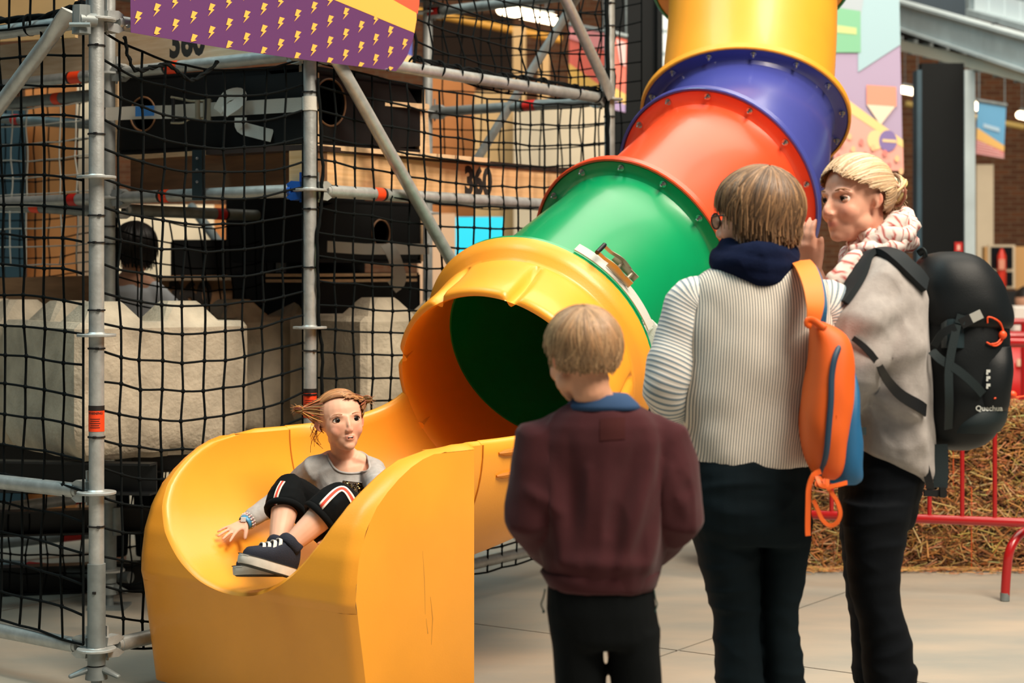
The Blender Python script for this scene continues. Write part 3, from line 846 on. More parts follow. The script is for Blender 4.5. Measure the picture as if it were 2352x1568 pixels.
# ------------------------------------------------------------------ nets
def net(name, label, A, B, z0, z1, nx, nz, sag, r, material, seed, bulge=(0, 0, 0), edge=True, jit=0.008, skip=None, pinch=0.0, wob=0.0):
    R_ = random.Random(seed); A = Vector(A); B = Vector(B); bl = Vector(bulge)
    ph = R_.uniform(0, 9)
    G = []
    for j in range(nz + 1):
        row = []
        tz = j / nz
        for i in range(nx + 1):
            t = i / nx
            p = lerp(A, B, t) + EZ * lerp(z0, z1, tz)
            k = 4 * t * (1 - t)
            p = p - EZ * (sag * k * (0.65 + 0.5 * math.sin(3.1 * tz + ph) ** 2)) + bl * (k * (0.5 + 0.5 * math.sin(math.pi * tz)))
            if 0 < i < nx: p = p + (B - A).normalized() * (R_.uniform(-jit, jit) + 0.6 * jit * math.sin(5 * tz + i))
            if wob and 0 < j < nz: p = p + (B - A).normalized() * (wob * (1 if j % 2 else -1))
            p = p + EZ * R_.uniform(-jit, jit) * 0.6
            row.append(p)
        G.append(row)
    m = MB()
    for j in range(nz + 1):
        if skip and skip(j, None): continue
        m.tube(cat(G[j], 2), r, 6, caps=True)
    for i in range(nx + 1):
        rr = r * (1.7 if (edge and i in (0, nx)) else 1.0)
        m.tube(cat([G[j][i] for j in range(nz + 1)], 2), rr, 6, caps=True)
    for j in range(1, nz):
        for i in range(1, nx): m.ell(G[j][i], (r * 1.9, r * 1.9, r * 2.1), nu=6, nv=4)
    o = m.build(name, material, loc=lerp(A, B, 0.5) + EZ * z0, sharp=180)
    return tag(o, label, 'net', 'safety nets on the scaffold tower')
FO = Vector((0.615, -0.788, 0)) * 0.03
net('safety_net', 'black safety net between the two front posts over the concrete blocks', p1 + E1 * 0.02 - FO * 0.6, p2 - E1 * 0.02 - FO * 0.6, 0.16, 2.12, 10, 21, 0.075, 0.0042, M_net, 1, bulge=-FO * 1.2)
net('safety_net', 'black safety net running off left from the front post', p1 + E2 * 0.03 - E1 * 0.03, p1 + E2 * 1.3 - E1 * 0.02, 0.16, 2.13, 11, 20, -0.03, 0.0042, M_net, 2, bulge=(0.02, 0.05, 0), edge=False)
net('safety_net', 'black safety net beside the long brace, over the 360 beam', p2 + E1 * 0.03 + FO * 0.2, p3 - E1 * 0.03 + FO * 0.2, 0.16, 2.12, 19, 22, 0.05, 0.0042, M_net, 3, bulge=FO * 0.8)
net('safety_net', 'upper black net sagging above the rail, left of the black column', p2 + E1 * 0.62 + FO * 0.3, p3 + E1 * 0.02 + FO * 0.3, 2.16, 3.1, 13, 10, 0.05, 0.004, M_net, 4, bulge=-FO * 2, wob=0.018)
net('safety_net', 'upper black net above the crossbar at top left', p1 + E2 * 0.04 - E1 * 0.03, p1 + E2 * 1.3 - E1 * 0.03, 2.13, 3.0, 10, 8, -0.02, 0.0042, M_net, 5, edge=False)
net('safety_net', 'inner black net hanging behind the concrete blocks', qa + E1 * 0.04, qb - E1 * 0.04, 0.55, 1.62, 11, 11, 0.09, 0.0036, M_net, 6, bulge=(0.06, 0.05, 0))
net('safety_net', 'white inner net far left behind the black one', W(-120, 0, 8.35).xy.to_3d(), W(215, 0, 8.0).xy.to_3d(), 1.40, 2.1, 9, 9, 0.02, 0.0034, M_netw, 8, edge=False)
net('safety_net', 'dark inner net far left in front of the orange board', W(-120, 0, 9.0).xy.to_3d(), W(215, 0, 8.7).xy.to_3d(), 1.0, 2.35, 10, 15, 0.03, 0.0036, M_net, 9, edge=False)
net('safety_net', 'rear black net on the back of the right-hand bay', qc + E2 * 0.02, qc + E2 * 0.02 + Vector((1.05, -0.45, 0)), 1.7, 3.0, 11, 14, 0.04, 0.0036, M_net, 10, edge=False)
net('safety_net', 'low black net in the dark under the concrete blocks', W(-100, 0, 7.3).xy.to_3d(), W(420, 0, 7.6).xy.to_3d(), 0.1, 0.72, 13, 8, 0.05, 0.0038, M_net, 11, edge=False)

# ------------------------------------------------------------------ concrete stacking blocks
def block(label, corner, a1, len1, len2, z0, z1, studs, seed, material=M_conc):
    "corner = its near bottom corner; a1 runs along the right-hand face"
    a1 = Vector(a1).normalized(); a2 = Vector((-a1.y, a1.x, 0))
    root = thing('concrete_block', label, 'concrete block', corner, 'stacking concrete blocks')
    c = Vector(corner)
    bm = bmesh.new()
    bmesh.ops.create_cube(bm, size=1)
    for v in bm.verts: v.co = Vector(((v.co.x + 0.5) * len1, (v.co.y + 0.5) * len2, (v.co.z + 0.5) * (z1 - z0)))
    bmesh.ops.bevel(bm, geom=list(bm.edges), offset=0.022, segments=1, affect='EDGES', profile=0.5)
    bmesh.ops.subdivide_edges(bm, edges=list(bm.edges), cuts=9, use_grid_fill=True)
    me = bpy.data.meshes.new('body')
    for v in bm.verts:
        w = v.co.copy(); n = NZ(w + Vector((seed * 3.1, 0, 0)), 9) * 0.005 + NZ(w + Vector((0, seed, 0)), 26) * 0.003
        if w.z < 0.05: n += abs(NZ(w + Vector((seed, 2, 0)), 18)) * 0.02
        cen = Vector((len1 / 2, len2 / 2, (z1 - z0) / 2)); d = (w - cen).normalized()
        w = w - d * abs(n) + d * 0.002
        if w.z < 0.09: k9 = (0.09 - max(w.z, 0)) / 0.09 * 0.035; w.x += k9 * (1 if w.x < len1 / 2 else -1); w.y += k9 * (1 if w.y < len2 / 2 else -1)
        v.co = a1 * w.x + a2 * w.y + EZ * (w.z + z0)
    bm.normal_update(); bm.to_mesh(me); bm.free()
    o = link('body', me, material, root, sharp=28)
    for (s1, s2) in studs:
        m = MB(); b_ = c + a1 * s1 + a2 * s2 + EZ * (z1 - 0.003); r0, r1, h = 0.118, 0.058, 0.078
        def sq(r, z, ch):
            k = r - ch
            pts = [(k, -r), (r, -k), (r, k), (k, r), (-k, r), (-r, k), (-r, -k), (-k, -r)]
            return [b_ + a1 * x + a2 * y + EZ * z for x, y in pts]
        m.rings([sq(r0, 0, 0.01), sq(r1 + 0.01, h * 0.86, 0.02), sq(r1, h, 0.024)], caps=True)
        m.build('stud', material, root, sharp=25)
    return root
BZ0, BZ1 = 0.66, 1.163
A1 = (0.80, 0.60, 0)
cA = W(176, 0, 6.55); cA.z = 0
block('pitted pale concrete block with its corner behind the front post', cA, A1, 0.70, 0.72, BZ0, BZ1, [(0.16, 0.14), (0.47, 0.14), (0.16, 0.45)], 1)
a2 = Vector((-0.60, 0.80, 0))
cB = W(540, 0, 7.72); cB.z = 0
block('shaded grey concrete block in the middle, left of the second post', cB, A1, 0.62, 0.6, BZ0, BZ1 - 0.006, [(0.08, 0.16), (0.42, 0.16)], 2)
cC = cA + Vector((0.80, 0.60, 0)) * 1.24 + a2 * 0.05
block('pale concrete block right of the second post, beside the bell', cC, A1, 0.75, 0.6, BZ0, BZ1 + 0.006, [(0.16, 0.14), (0.50, 0.14)], 3)
cD = cA + a2 * 0.735; 
block('cool grey concrete block at the left picture edge', cD, A1, 0.6, 0.72, BZ0, BZ1, [(0.14, 0.14), (0.14, 0.45)], 4)

# black steel channels the blocks stand on
def channel(label, a, b, h, d, endcap=True):
    a = Vector(a); b = Vector(b); t = (b - a).normalized(); s = t.cross(EZ).normalized()
    r = thing('steel_channel', label, 'beam', (a.x, a.y, a.z), 'black steel channels')
    L_ = (b - a).length; cc = (a + b) / 2; ax = (t, s, EZ)
    m = MB(); m.box(cc - s * d / 2, (L_, 0.008, h), ax); m.build('web', M_bsteel, r)
    for zz in (-1, 1):
        m = MB(); m.box(cc + EZ * zz * (h / 2 - 0.004), (L_, d, 0.008), ax); m.build('flange', M_bsteel, r)
    return r
zb = BZ0 - 0.062
channel('black steel channel under the blocks, its open end left of the scoop', W(-80, 1087, 6.75).xy.to_3d() + EZ * zb, W(352, 1100, 6.62).xy.to_3d() + EZ * zb, 0.115, 0.07)
channel('rear black steel channel under the shaded block', W(260, 1060, 7.35).xy.to_3d() + EZ * (zb - 0.0), W(760, 1035, 7.75).xy.to_3d() + EZ * zb, 0.12, 0.08)
channel('black steel channel along the rear of the blocks', W(-80, 1060, 7.25).xy.to_3d() + EZ * zb, W(300, 1060, 7.35).xy.to_3d() + EZ * zb, 0.12, 0.08)
channel('low black steel channel close to the floor behind the front post', W(-80, 1190, 7.3).xy.to_3d() + EZ * 0.34, W(420, 1200, 7.5).xy.to_3d() + EZ * 0.34, 0.10, 0.08)
channel('lowest black steel channel in the shadow under the tower', W(-80, 1340, 7.6).xy.to_3d() + EZ * 0.06, W(400, 1340, 7.8).xy.to_3d() + EZ * 0.06, 0.12, 0.08)

# ------------------------------------------------------------------ decks, beams, tunnels of black board
def plank(name, label, cat_, a, b, h, d, material, group=None, side=None):
    "bar from a to b (centre line of its front face), h tall, d deep away from the camera"
    a = Vector(a); b = Vector(b); t = (b - a).normalized(); s = Vector((-t.y, t.x, 0)).normalized()
    if s.y < 0: s = -s
    m = MB(); up = s.cross(t) if s.cross(t).z > 0 else t.cross(s)
    m.box((a + b) / 2 + s * d / 2, ((b - a).length, d, h), (t, s, up))
    o = m.build(name, material, loc=(a + b) / 2 - EZ * h / 2, sharp=30)
    return tag(o, label, cat_, group)
def pA(p, off, z): return p + off + EZ * z
IN = Vector((-0.788, 0.615, 0))
def stencil(o, txt, at, t, size, n):
    me = text_mesh(txt, size, bold=size * 0.045)
    t = Vector(t).normalized(); n = Vector(n).normalized()
    for v in me.vertices: v.co = Vector(at) + t * v.co.x * 0.85 + EZ * v.co.y + n * 0.002 - root_off(o)
    me.update(); return link('stencil_digits', me, M_paint, o, sharp=None)
bm1 = plank('wooden_beam', 'pale spruce beam stencilled 360 above the horizontal tubes', 'beam', pA(p2 + E1 * 0.02, IN * 0.05, 1.722), pA(p3, IN * 0.05, 1.722), 0.145, 0.07, M_wood, 'timber beams of the tower')
k = (1098 - CX) / FPX; b0 = p2 + IN * 0.05; tb = (p3 - p2).normalized(); v = (k * b0.y - b0.x) / (tb.x - k * tb.y)
stencil(bm1, '360', b0 + tb * v + EZ * 1.722, tb, 0.155, Vector((tb.y, -tb.x, 0)))
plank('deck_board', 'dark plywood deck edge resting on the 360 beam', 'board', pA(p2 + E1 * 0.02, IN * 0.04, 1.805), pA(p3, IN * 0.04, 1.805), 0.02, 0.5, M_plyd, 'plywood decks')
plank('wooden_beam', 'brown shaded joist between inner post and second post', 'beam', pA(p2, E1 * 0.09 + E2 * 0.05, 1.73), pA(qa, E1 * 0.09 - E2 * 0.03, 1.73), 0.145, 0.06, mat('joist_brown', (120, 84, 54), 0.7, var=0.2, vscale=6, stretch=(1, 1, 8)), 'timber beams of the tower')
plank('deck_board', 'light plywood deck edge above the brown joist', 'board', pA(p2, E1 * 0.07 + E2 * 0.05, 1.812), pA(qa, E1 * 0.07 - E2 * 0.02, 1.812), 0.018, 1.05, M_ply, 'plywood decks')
m = MB(); c = W(454, 402, 6.98); m.box(c, (0.038, 0.03, 0.19)); o = m.build('joist_bracket', mat('bracket_teal', (34, 52, 58), 0.5, metal=0.4), loc=c - EZ * 0.095); tag(o, 'dark steel joist bracket bolted to the brown joist', 'bracket')
for yy in (364, 391, 418): inst('screw', bolt_me, frame(W(454, yy, 6.98) + Vector((0, -0.015, 0)), (0, -1, 0)) @ Matrix.Scale(0.45, 4), o)
bm2 = plank('wooden_beam', 'whitish beam with sprayed digits behind the lightning banner', 'beam', pA(p2, E1 * 0.12, 2.265), pA(qa + E2 * 1.5, E1 * 0.12, 2.265), 0.15, 0.06, mat('spruce_pale', (226, 206, 178), 0.7, var=0.12, vscale=7, stretch=(1, 1, 9), col2=(206, 176, 138)), 'timber beams of the tower')
tq = (p2 - qa).normalized()
stencil(bm2, '360', W(430, 98, 7.05), tq, 0.16, -E1)
stencil(bm2, '00', W(32, 130, 7.95), tq, 0.13, -E1)
plank('plywood_sheet', 'bare plywood sheet at the top left corner', 'board', W(-80, 20, 6.9), W(172, 5, 6.75), 0.26, 0.02, mat('ply_face', (190, 160, 112), 0.7, var=0.12, vscale=5))
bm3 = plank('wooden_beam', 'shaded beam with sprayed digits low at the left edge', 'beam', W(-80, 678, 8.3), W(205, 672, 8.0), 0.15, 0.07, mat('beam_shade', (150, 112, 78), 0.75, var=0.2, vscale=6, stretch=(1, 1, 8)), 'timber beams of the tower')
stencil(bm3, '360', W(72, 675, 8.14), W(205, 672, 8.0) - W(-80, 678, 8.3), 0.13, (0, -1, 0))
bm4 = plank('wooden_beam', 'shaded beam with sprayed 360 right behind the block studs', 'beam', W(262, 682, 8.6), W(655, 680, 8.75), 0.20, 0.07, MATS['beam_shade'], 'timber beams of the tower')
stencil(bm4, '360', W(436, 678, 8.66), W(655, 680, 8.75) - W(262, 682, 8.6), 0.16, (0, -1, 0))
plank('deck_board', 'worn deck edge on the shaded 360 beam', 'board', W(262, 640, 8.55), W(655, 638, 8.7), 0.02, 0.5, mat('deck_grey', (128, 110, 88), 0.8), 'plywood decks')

def box_panel(m, a, b, z0, z1, hole=None, n=28):
    "vertical board from a to b with an optional round hole (u, z, r)"
    a = Vector(a); b = Vector(b); L_ = (b - a).length; t = (b - a).normalized(); s = Vector((-t.y, t.x, 0)); s = s if s.y > 0 else -s
    th = 0.018
    if hole is None:
        m.box((a + b) / 2 + EZ * (z0 + z1) / 2 + s * th / 2, (L_, th, z1 - z0), (t, s, EZ)); return
    u0, hz, r = hole
    def rim(off):
        o = []
        for k in range(n):
            an = 2 * math.pi * k / n; dx, dz = math.cos(an), math.sin(an)
            sc_ = min((L_ - u0) / dx if dx > 1e-6 else 1e9, -u0 / dx if dx < -1e-6 else 1e9, (z1 - hz) / dz if dz > 1e-6 else 1e9, (z0 - hz) / dz if dz < -1e-6 else 1e9)
            o.append((a + t * (u0 + dx * sc_) + EZ * (hz + dz * sc_) + s * off, a + t * (u0 + dx * r) + EZ * (hz + dz * r) + s * off))
        return o
    f = rim(0); k_ = rim(th)
    m.rings([[p for p, _ in f], [q for _, q in f], [q for _, q in k_], [p for p, _ in k_]], caps=False, loop=True)
def tunnel_box(label, a, b, z0, z1, holes, depth, edges=True):
    a = Vector(a); b = Vector(b); t = (b - a).normalized(); s = Vector((-t.y, t.x, 0)); s = s if s.y > 0 else -s
    r = thing('tunnel_box', label, 'tunnel box', (a + b) / 2 + EZ * z0, 'black tunnel boxes in the tower')
    m = MB(); box_panel(m, a, b, z0, z1, holes); m.build('front_panel', M_black, r, sharp=30, fix=True)
    m = MB(); box_panel(m, a + s * depth, b + s * depth, z0, z1); m.build('rear_panel', M_black, r, sharp=30)
    for e_ in (a, b):
        m = MB(); m.box(e_ + s * depth / 2 + EZ * (z0 + z1) / 2, (0.018, depth, z1 - z0), (t, s, EZ)); m.build('side_panel', M_black, r, sharp=30)
    for zz in (z0, z1):
        m = MB(); m.box((a + b) / 2 + s * depth / 2 + EZ * zz, ((b - a).length, depth, 0.018), (t, s, EZ)); m.build('lid' if zz == z1 else 'base', M_black, r, sharp=30)
    if edges:
        for e_ in (a, b):
            m = MB(); m.box(e_ - s * 0.002 + EZ * (z0 + z1) / 2, (0.014, 0.006, z1 - z0), (t, s, EZ)); m.build('edge_strip', M_ply, r)
    if holes:
        u0, hz, rr_ = holes
        m = MB(); m.tube([a + t * (u0 + rr_ * math.cos(q)) + EZ * (hz + rr_ * math.sin(q)) - s * 0.001 for q in [2 * math.pi * k / 40 for k in range(40)]], 0.004, 6, loop=True); m.build('hole_rim', MATS['joist_brown'] if 'joist_brown' in MATS else M_ply, r)
    return r
a_ = W(270, 0, 7.45).xy.to_3d(); b_ = W(692, 0, 6.95).xy.to_3d()
tunnel_box('long black tunnel box behind the white ratchet strap', a_, b_, 1.835, 2.13, (0.14, 1.985, 0.068), 0.5)
a_ = W(728, 0, 6.82).xy.to_3d(); b_ = W(972, 0, 7.35).xy.to_3d()
tunnel_box('black tunnel box right of the second post with a round porthole', a_, b_, 1.83, 2.09, (0.075, 1.985, 0.088), 0.45)
m = MB(); c0 = W(850, 236, 7.12); c1 = W(978, 246, 7.34); ribbon(m, [c0, c1], 0.04, (0, 0, 1), 0.02)
o = m.build('edge_batten', M_ply, loc=(c0 + c1) / 2); tag(o, 'thin plywood batten on the porthole box', 'board')
plank('upright_batten', 'narrow plywood upright at the right end of the porthole box', 'board', W(962, 295, 7.33), W(985, 295, 7.36), 0.20, 0.03, M_ply)
a_ = W(396, 0, 8.9).xy.to_3d(); b_ = W(660, 0, 8.8).xy.to_3d()
tunnel_box('low black tunnel box behind the inner net', a_, b_, 1.33, 1.50, None, 0.4, False)
a_ = W(522, 0, 8.7).xy.to_3d(); b_ = W(700, 0, 8.4).xy.to_3d()
tunnel_box('tall black tunnel box left of the second post', a_, b_, 1.32, 1.70, None, 0.4, False)
a_ = W(726, 0, 7.9).xy.to_3d(); b_ = W(968, 0, 8.5).xy.to_3d()
tunnel_box('black tunnel box behind the second grey strap, with a porthole', a_, b_, 1.40, 1.66, (0.44, 1.525, 0.062), 0.5)
a_ = W(726, 0, 7.95).xy.to_3d(); b_ = W(962, 0, 8.5).xy.to_3d()
tunnel_box('lowest black tunnel box above the right-hand block', a_, b_, 1.13, 1.34, None, 0.5, False)
for yy, nm in ((632, 'upper'), (645, 'lower')):
    plank('deck_board', nm + ' deck edge in the dark above the right-hand block', 'board', W(728, yy, 7.86), W(958, yy - 2, 8.42), 0.013, 0.3, M_ply, 'plywood decks')

# the white ratchet strap across the upper box
st = thing('ratchet_strap', 'white ratchet strap with blue label across the black tunnel box', 'strap', W(470, 270, 7.0))
def sp(x, y, Y): return W(x, y, Y)
m = MB(); ribbon(m, [sp(243, 262, 7.32), sp(330, 258, 7.24), sp(395, 257, 7.16)], 0.052, (-0.55, -0.83, 0), 0.003); m.build('webbing', M_webw, st)
m = MB(); ribbon(m, cat([sp(395, 257, 7.16), sp(470, 252, 7.08), sp(560, 248, 6.98), sp(640, 243, 6.9), sp(695, 240, 6.82)], 2), 0.054, (-0.55, -0.83, 0), 0.003); m.build('webbing', M_webw, st)
m = MB(); ribbon(m, [sp(311, 256, 7.235), sp(354, 254, 7.19)], 0.040, (-0.55, -0.83, 0), 0.002); m.build('label', mat('strap_label_blue', (52, 118, 190), 0.6), st)
m = MB()
for yy in (226, 280): m.tube(cat([sp(393, yy - 3 if yy < 250 else yy + 2, 7.13), sp(420, yy + 2, 7.1), sp(440, yy + 6 if yy < 250 else yy - 8, 7.07), sp(485, yy + 5 if yy < 250 else yy - 6, 7.02)], 3), 0.0045, 8)
m.tube([sp(454, 230, 7.04), sp(454, 276, 7.04)], 0.010, 10); m.tube([sp(470, 230, 7.03), sp(470, 276, 7.03)], 0.006, 10); m.box(sp(478, 252, 7.02), (0.02, 0.01, 0.085)); m.build('ratchet_frame', M_zinc, st)
m = MB(); m.tube([sp(398, 226, 7.1), sp(398, 280, 7.1)], 0.007, 10); m.build('handle_grip', M_blk, st)
m = MB(); ribbon(m, cat([sp(500, 255, 7.0), sp(520, 222, 6.98), sp(550, 215, 6.96), sp(552, 232, 6.95), sp(515, 258, 6.95)], 4), 0.045, (-0.4, -0.9, 0.1), 0.003)
ribbon(m, cat([sp(553, 270, 6.93), sp(556, 292, 6.93), sp(585, 302, 6.93), sp(625, 312, 6.93)], 4), 0.05, (-0.3, -0.9, 0.3), 0.003); m.build('loose_end', M_webw, st)
m = MB(); m.tube([p2 + EZ * pz(y, 630) for y in (254, 222)], TR + 0.004, 20); m.build('wrap', M_webw, st)
st2 = thing('ratchet_strap', 'dim grey ratchet strap across the porthole under the tubes', 'strap', W(860, 565, 7.95))
m = MB(); ribbon(m, [sp(752, 566, 7.85), sp(840, 572, 8.05), sp(985, 572, 8.35)], 0.048, (0.4, -0.9, 0), 0.003); m.build('webbing', M_webw, st2)
m = MB(); ribbon(m, cat([sp(888, 560, 8.05), sp(905, 590, 8.02), sp(918, 640, 8.0), sp(900, 660, 8.0)], 4), 0.06, (0.4, -0.9, 0.1), 0.003); m.build('loose_end', M_webw, st2)

# a dark-haired visitor glimpsed inside the tower
IV = []
IV.append(W(312, 566, 8.2))
# ------------------------------------------------------------------ things glimpsed behind the tower
far_box('orange_board', 'tall orange wood board seen through the nets at far left', 'board', 58, 180, 174, 640, 9.6, 0.03, M_boardo)
far_box('teal_panel', 'dark teal panel at the left picture edge behind the nets', 'panel', -60, 240, 57, 640, 9.5, 0.04, mat('panel_teal', (40, 66, 76), 0.6))
far_box('cream_board', 'cream board right of the orange board', 'panel', 176, 180, 250, 650, 9.9, 0.03, M_cream)
far_box('cream_screen', 'cream screen lit behind the inner net and blocks', 'panel', 240, 470, 526, 640, 11.5, 0.05, mat('cream_lit', (236, 214, 182), 0.7))
far_box('brown_post', 'brown wooden post right of the lit cream panel', 'post', 492, 470, 516, 560, 11.2, 0.08, M_boardo)
far_box('cyan_screen', 'bright cyan board under the tubes, left of the green tube', 'screen', 1046, 498, 1156, 640, 12.4, 0.06, mat('cyan_board', (30, 186, 214), 0.5, emit=0.45))
far_box('peach_panel', 'peach-coloured panel beside the bell behind the net', 'panel', 960, 490, 1046, 700, 13.5, 0.05, mat('peach', (212, 170, 136), 0.7))
far_box('wooden_pillar', 'orange-brown wooden pillar behind the rear post', 'pillar', 985, 160, 1090, 470, 15.8, 0.4, M_boardo)
far_box('cream_cabinet', 'cream wall cabinet behind the net, right of the wooden pillar', 'cabinet', 1180, 240, 1396, 420, 14.5, 0.4, M_cream)
far_box('cream_cabinet', 'narrow cream partition between pillar and cabinet', 'partition', 1090, 210, 1180, 420, 15.0, 0.3, M_creamy)
far_box('cream_post', 'slim cream post standing under the strip light', 'post', 1178, 60, 1208, 240, 16.0, 0.2, M_creamy)
far_box('cream_post', 'slim cream post behind the leaning tube', 'post', 1236, 120, 1262, 240, 16.2, 0.2, M_creamy)
far_box('dark_shutter', 'dark recess in the wall under the strip light', 'recess', 980, 30, 1180, 200, 25.9, 0.1, mat('shutter_brown', (64, 44, 30), 0.8), False)
def rail(label, x0, y0, x1, y1, Y, r, material, cat_='pipe'):
    m = MB(); m.tube([W(x0, y0, Y), W(x1, y1, Y)], r, 12); o = m.build('wall_rail', material, loc=W((x0 + x1) / 2, (y0 + y1) / 2, Y)); return tag(o, label, cat_)
M_rail = mat('rail_yellow', (206, 150, 56), 0.6)
rail('yellow rail under the roof above the net, left part', 930, 20, 1290, 92, 16.5, 0.035, M_rail); rail('yellow rail on the far wall right of the banner', 2080, 238, 2352, 292, 18, 0.03, mat('rail_ochre', (190, 160, 90), 0.6))
def strip_light(label, a, b, r, e=7.0):
    root = thing('strip_light', label, 'lamp', (Vector(a) + Vector(b)) / 2, 'fluorescent strip lights')
    m = MB(); m.tube([a, b], r, 14, round_ends=True); m.build('tube', mat('lamp_warm', (255, 226, 186), 0.4, emit=e), root)
    m = MB(); t = (Vector(b) - Vector(a)).normalized(); s = t.cross(EZ).normalized(); m.box((Vector(a) + Vector(b)) / 2 + EZ * (r + 0.02), ((Vector(b) - Vector(a)).length, r * 1.6, 0.03), (t, s, EZ)); m.build('housing', M_galv2, root)
    for k in (0.15, 0.85):
        q = lerp(Vector(a), Vector(b), k); m = MB(); m.tube([q + EZ * r, Vector((q.x, q.y, 8.06))], 0.006, 6); m.build('hanging_rod', M_galv2, root)
strip_light('warm strip light glowing through the upper net', W(1152, 22, 16.0), W(1272, 46, 16.0), 0.045)
strip_light('warm strip light left of the wide black column', W(2072, 206, 20.0), W(2114, 214, 20.0), 0.038)
strip_light('small warm lamp at the corner of the blue banner', W(2236, 243, 18.0), W(2250, 246, 18.0), 0.04)
strip_light('warm lamp at the right picture edge', W(2342, 264, 20.0), W(2380, 272, 20.0), 0.04)

# ------------------------------------------------------------------ rope lashings along the net edges
def rope(label, pts, r, seed, wraps=0):
    R_ = random.Random(seed); P_ = cat(pts, 10); P_ = [p + Vector((R_.uniform(-1, 1), R_.uniform(-1, 1), R_.uniform(-1, 1))) * 0.004 for p in P_]
    root = thing('lashing_rope', label, 'rope', P_[len(P_) // 2], 'black lashing ropes')
    for k in range(2):
        m = MB(); m.tube([p + Vector((0, math.cos(i * 1.1 + k * math.pi), math.sin(i * 1.1 + k * math.pi))) * r * 0.8 for i, p in enumerate(P_)], r, 7); m.build('strand', M_net, root, sharp=180)
    for k in range(wraps):
        p = P_[int((k + 0.5) / wraps * (len(P_) - 1))]; t = (P_[-1] - P_[0]).normalized(); a, s1, u1 = basis(t); m = MB(); c = p - EZ * 0.022
        m.tube([c + (s1 * math.cos(q) + u1 * math.sin(q)) * 0.033 + t * (0.012 * math.sin(q * 0.5)) for q in [2 * math.pi * i / 20 for i in range(20)]], 0.0045, 6, loop=True); m.build('wrap', M_net, root, sharp=180)
    return root
zt = 2.145 + TR + 0.008
rope('black rope bound along the top tube at upper left', [p1 + E2 * 0.06 + EZ * (zt + 0.02), p1 + E2 * 0.3 + EZ * zt, p1 + E2 * 0.7 + EZ * (zt + 0.015), p1 + E2 * 1.1 + EZ * zt], 0.009, 5, 4)
rope('black rope lashing the upper net to the tube right of the lightning banner', [p2 + E1 * 0.62 + EZ * (zt + 0.01), p2 + E1 * 1.0 + EZ * zt, p2 + E1 * 1.5 + EZ * (zt + 0.004), p3 - E1 * 0.06 + EZ * zt], 0.006, 6, 9)
rope('black rope running down the second post beside the net', [p2 + EZ * 2.05 + FO * 1.2 + E1 * 0.02, p2 + EZ * 1.7 + FO * 1.1 + E1 * 0.045, p2 + EZ * 1.40 + FO * 1.2 + E1 * 0.01, p2 + EZ * 1.05 + FO * 1.1 + E1 * 0.04, p2 + EZ * 0.8 + FO + E1 * 0.05], 0.006, 7)
rope('black net rope gathered down the third post', [p3 + EZ * 3.0 - E1 * 0.05 + FO, p3 + EZ * 2.4 - E1 * 0.06 + FO, p3 + EZ * 1.9 - E1 * 0.055 + FO, p3 + EZ * 1.4 - E1 * 0.05 + FO], 0.010, 8)
rope('black rope knotted below the corner of the lightning banner', [p1 + EZ * 2.10 + E1 * 0.10 + FO, p1 + EZ * 2.0 + E1 * 0.16 + FO * 0.5, p1 + EZ * 2.03 + E1 * 0.30 + FO * 0.5, p1 + EZ * 1.99 + E1 * 0.42 + FO * 0.5, p1 + EZ * 2.06 + E1 * 0.55 + FO * 0.5], 0.005, 9)
# ------------------------------------------------------------------ people
M_skin = mat('skin', (226, 170, 140), 0.5, attr='Col', var=0.04, vscale=30, spec=0.35)
M_hair = mat('hair', (150, 110, 70), 0.45, attr='Col', spec=0.4)
M_eyew = mat('eye_white', (236, 232, 226), 0.25); M_iris = mat('eye_iris', (58, 40, 28), 0.2); M_pupil = mat('eye_pupil', (8, 7, 7), 0.15)
M_mouth = mat('mouth_dark', (52, 18, 16), 0.6); M_teeth = mat('teeth', (232, 222, 208), 0.35); M_brow = mat('brow_hair', (150, 104, 66), 0.7)

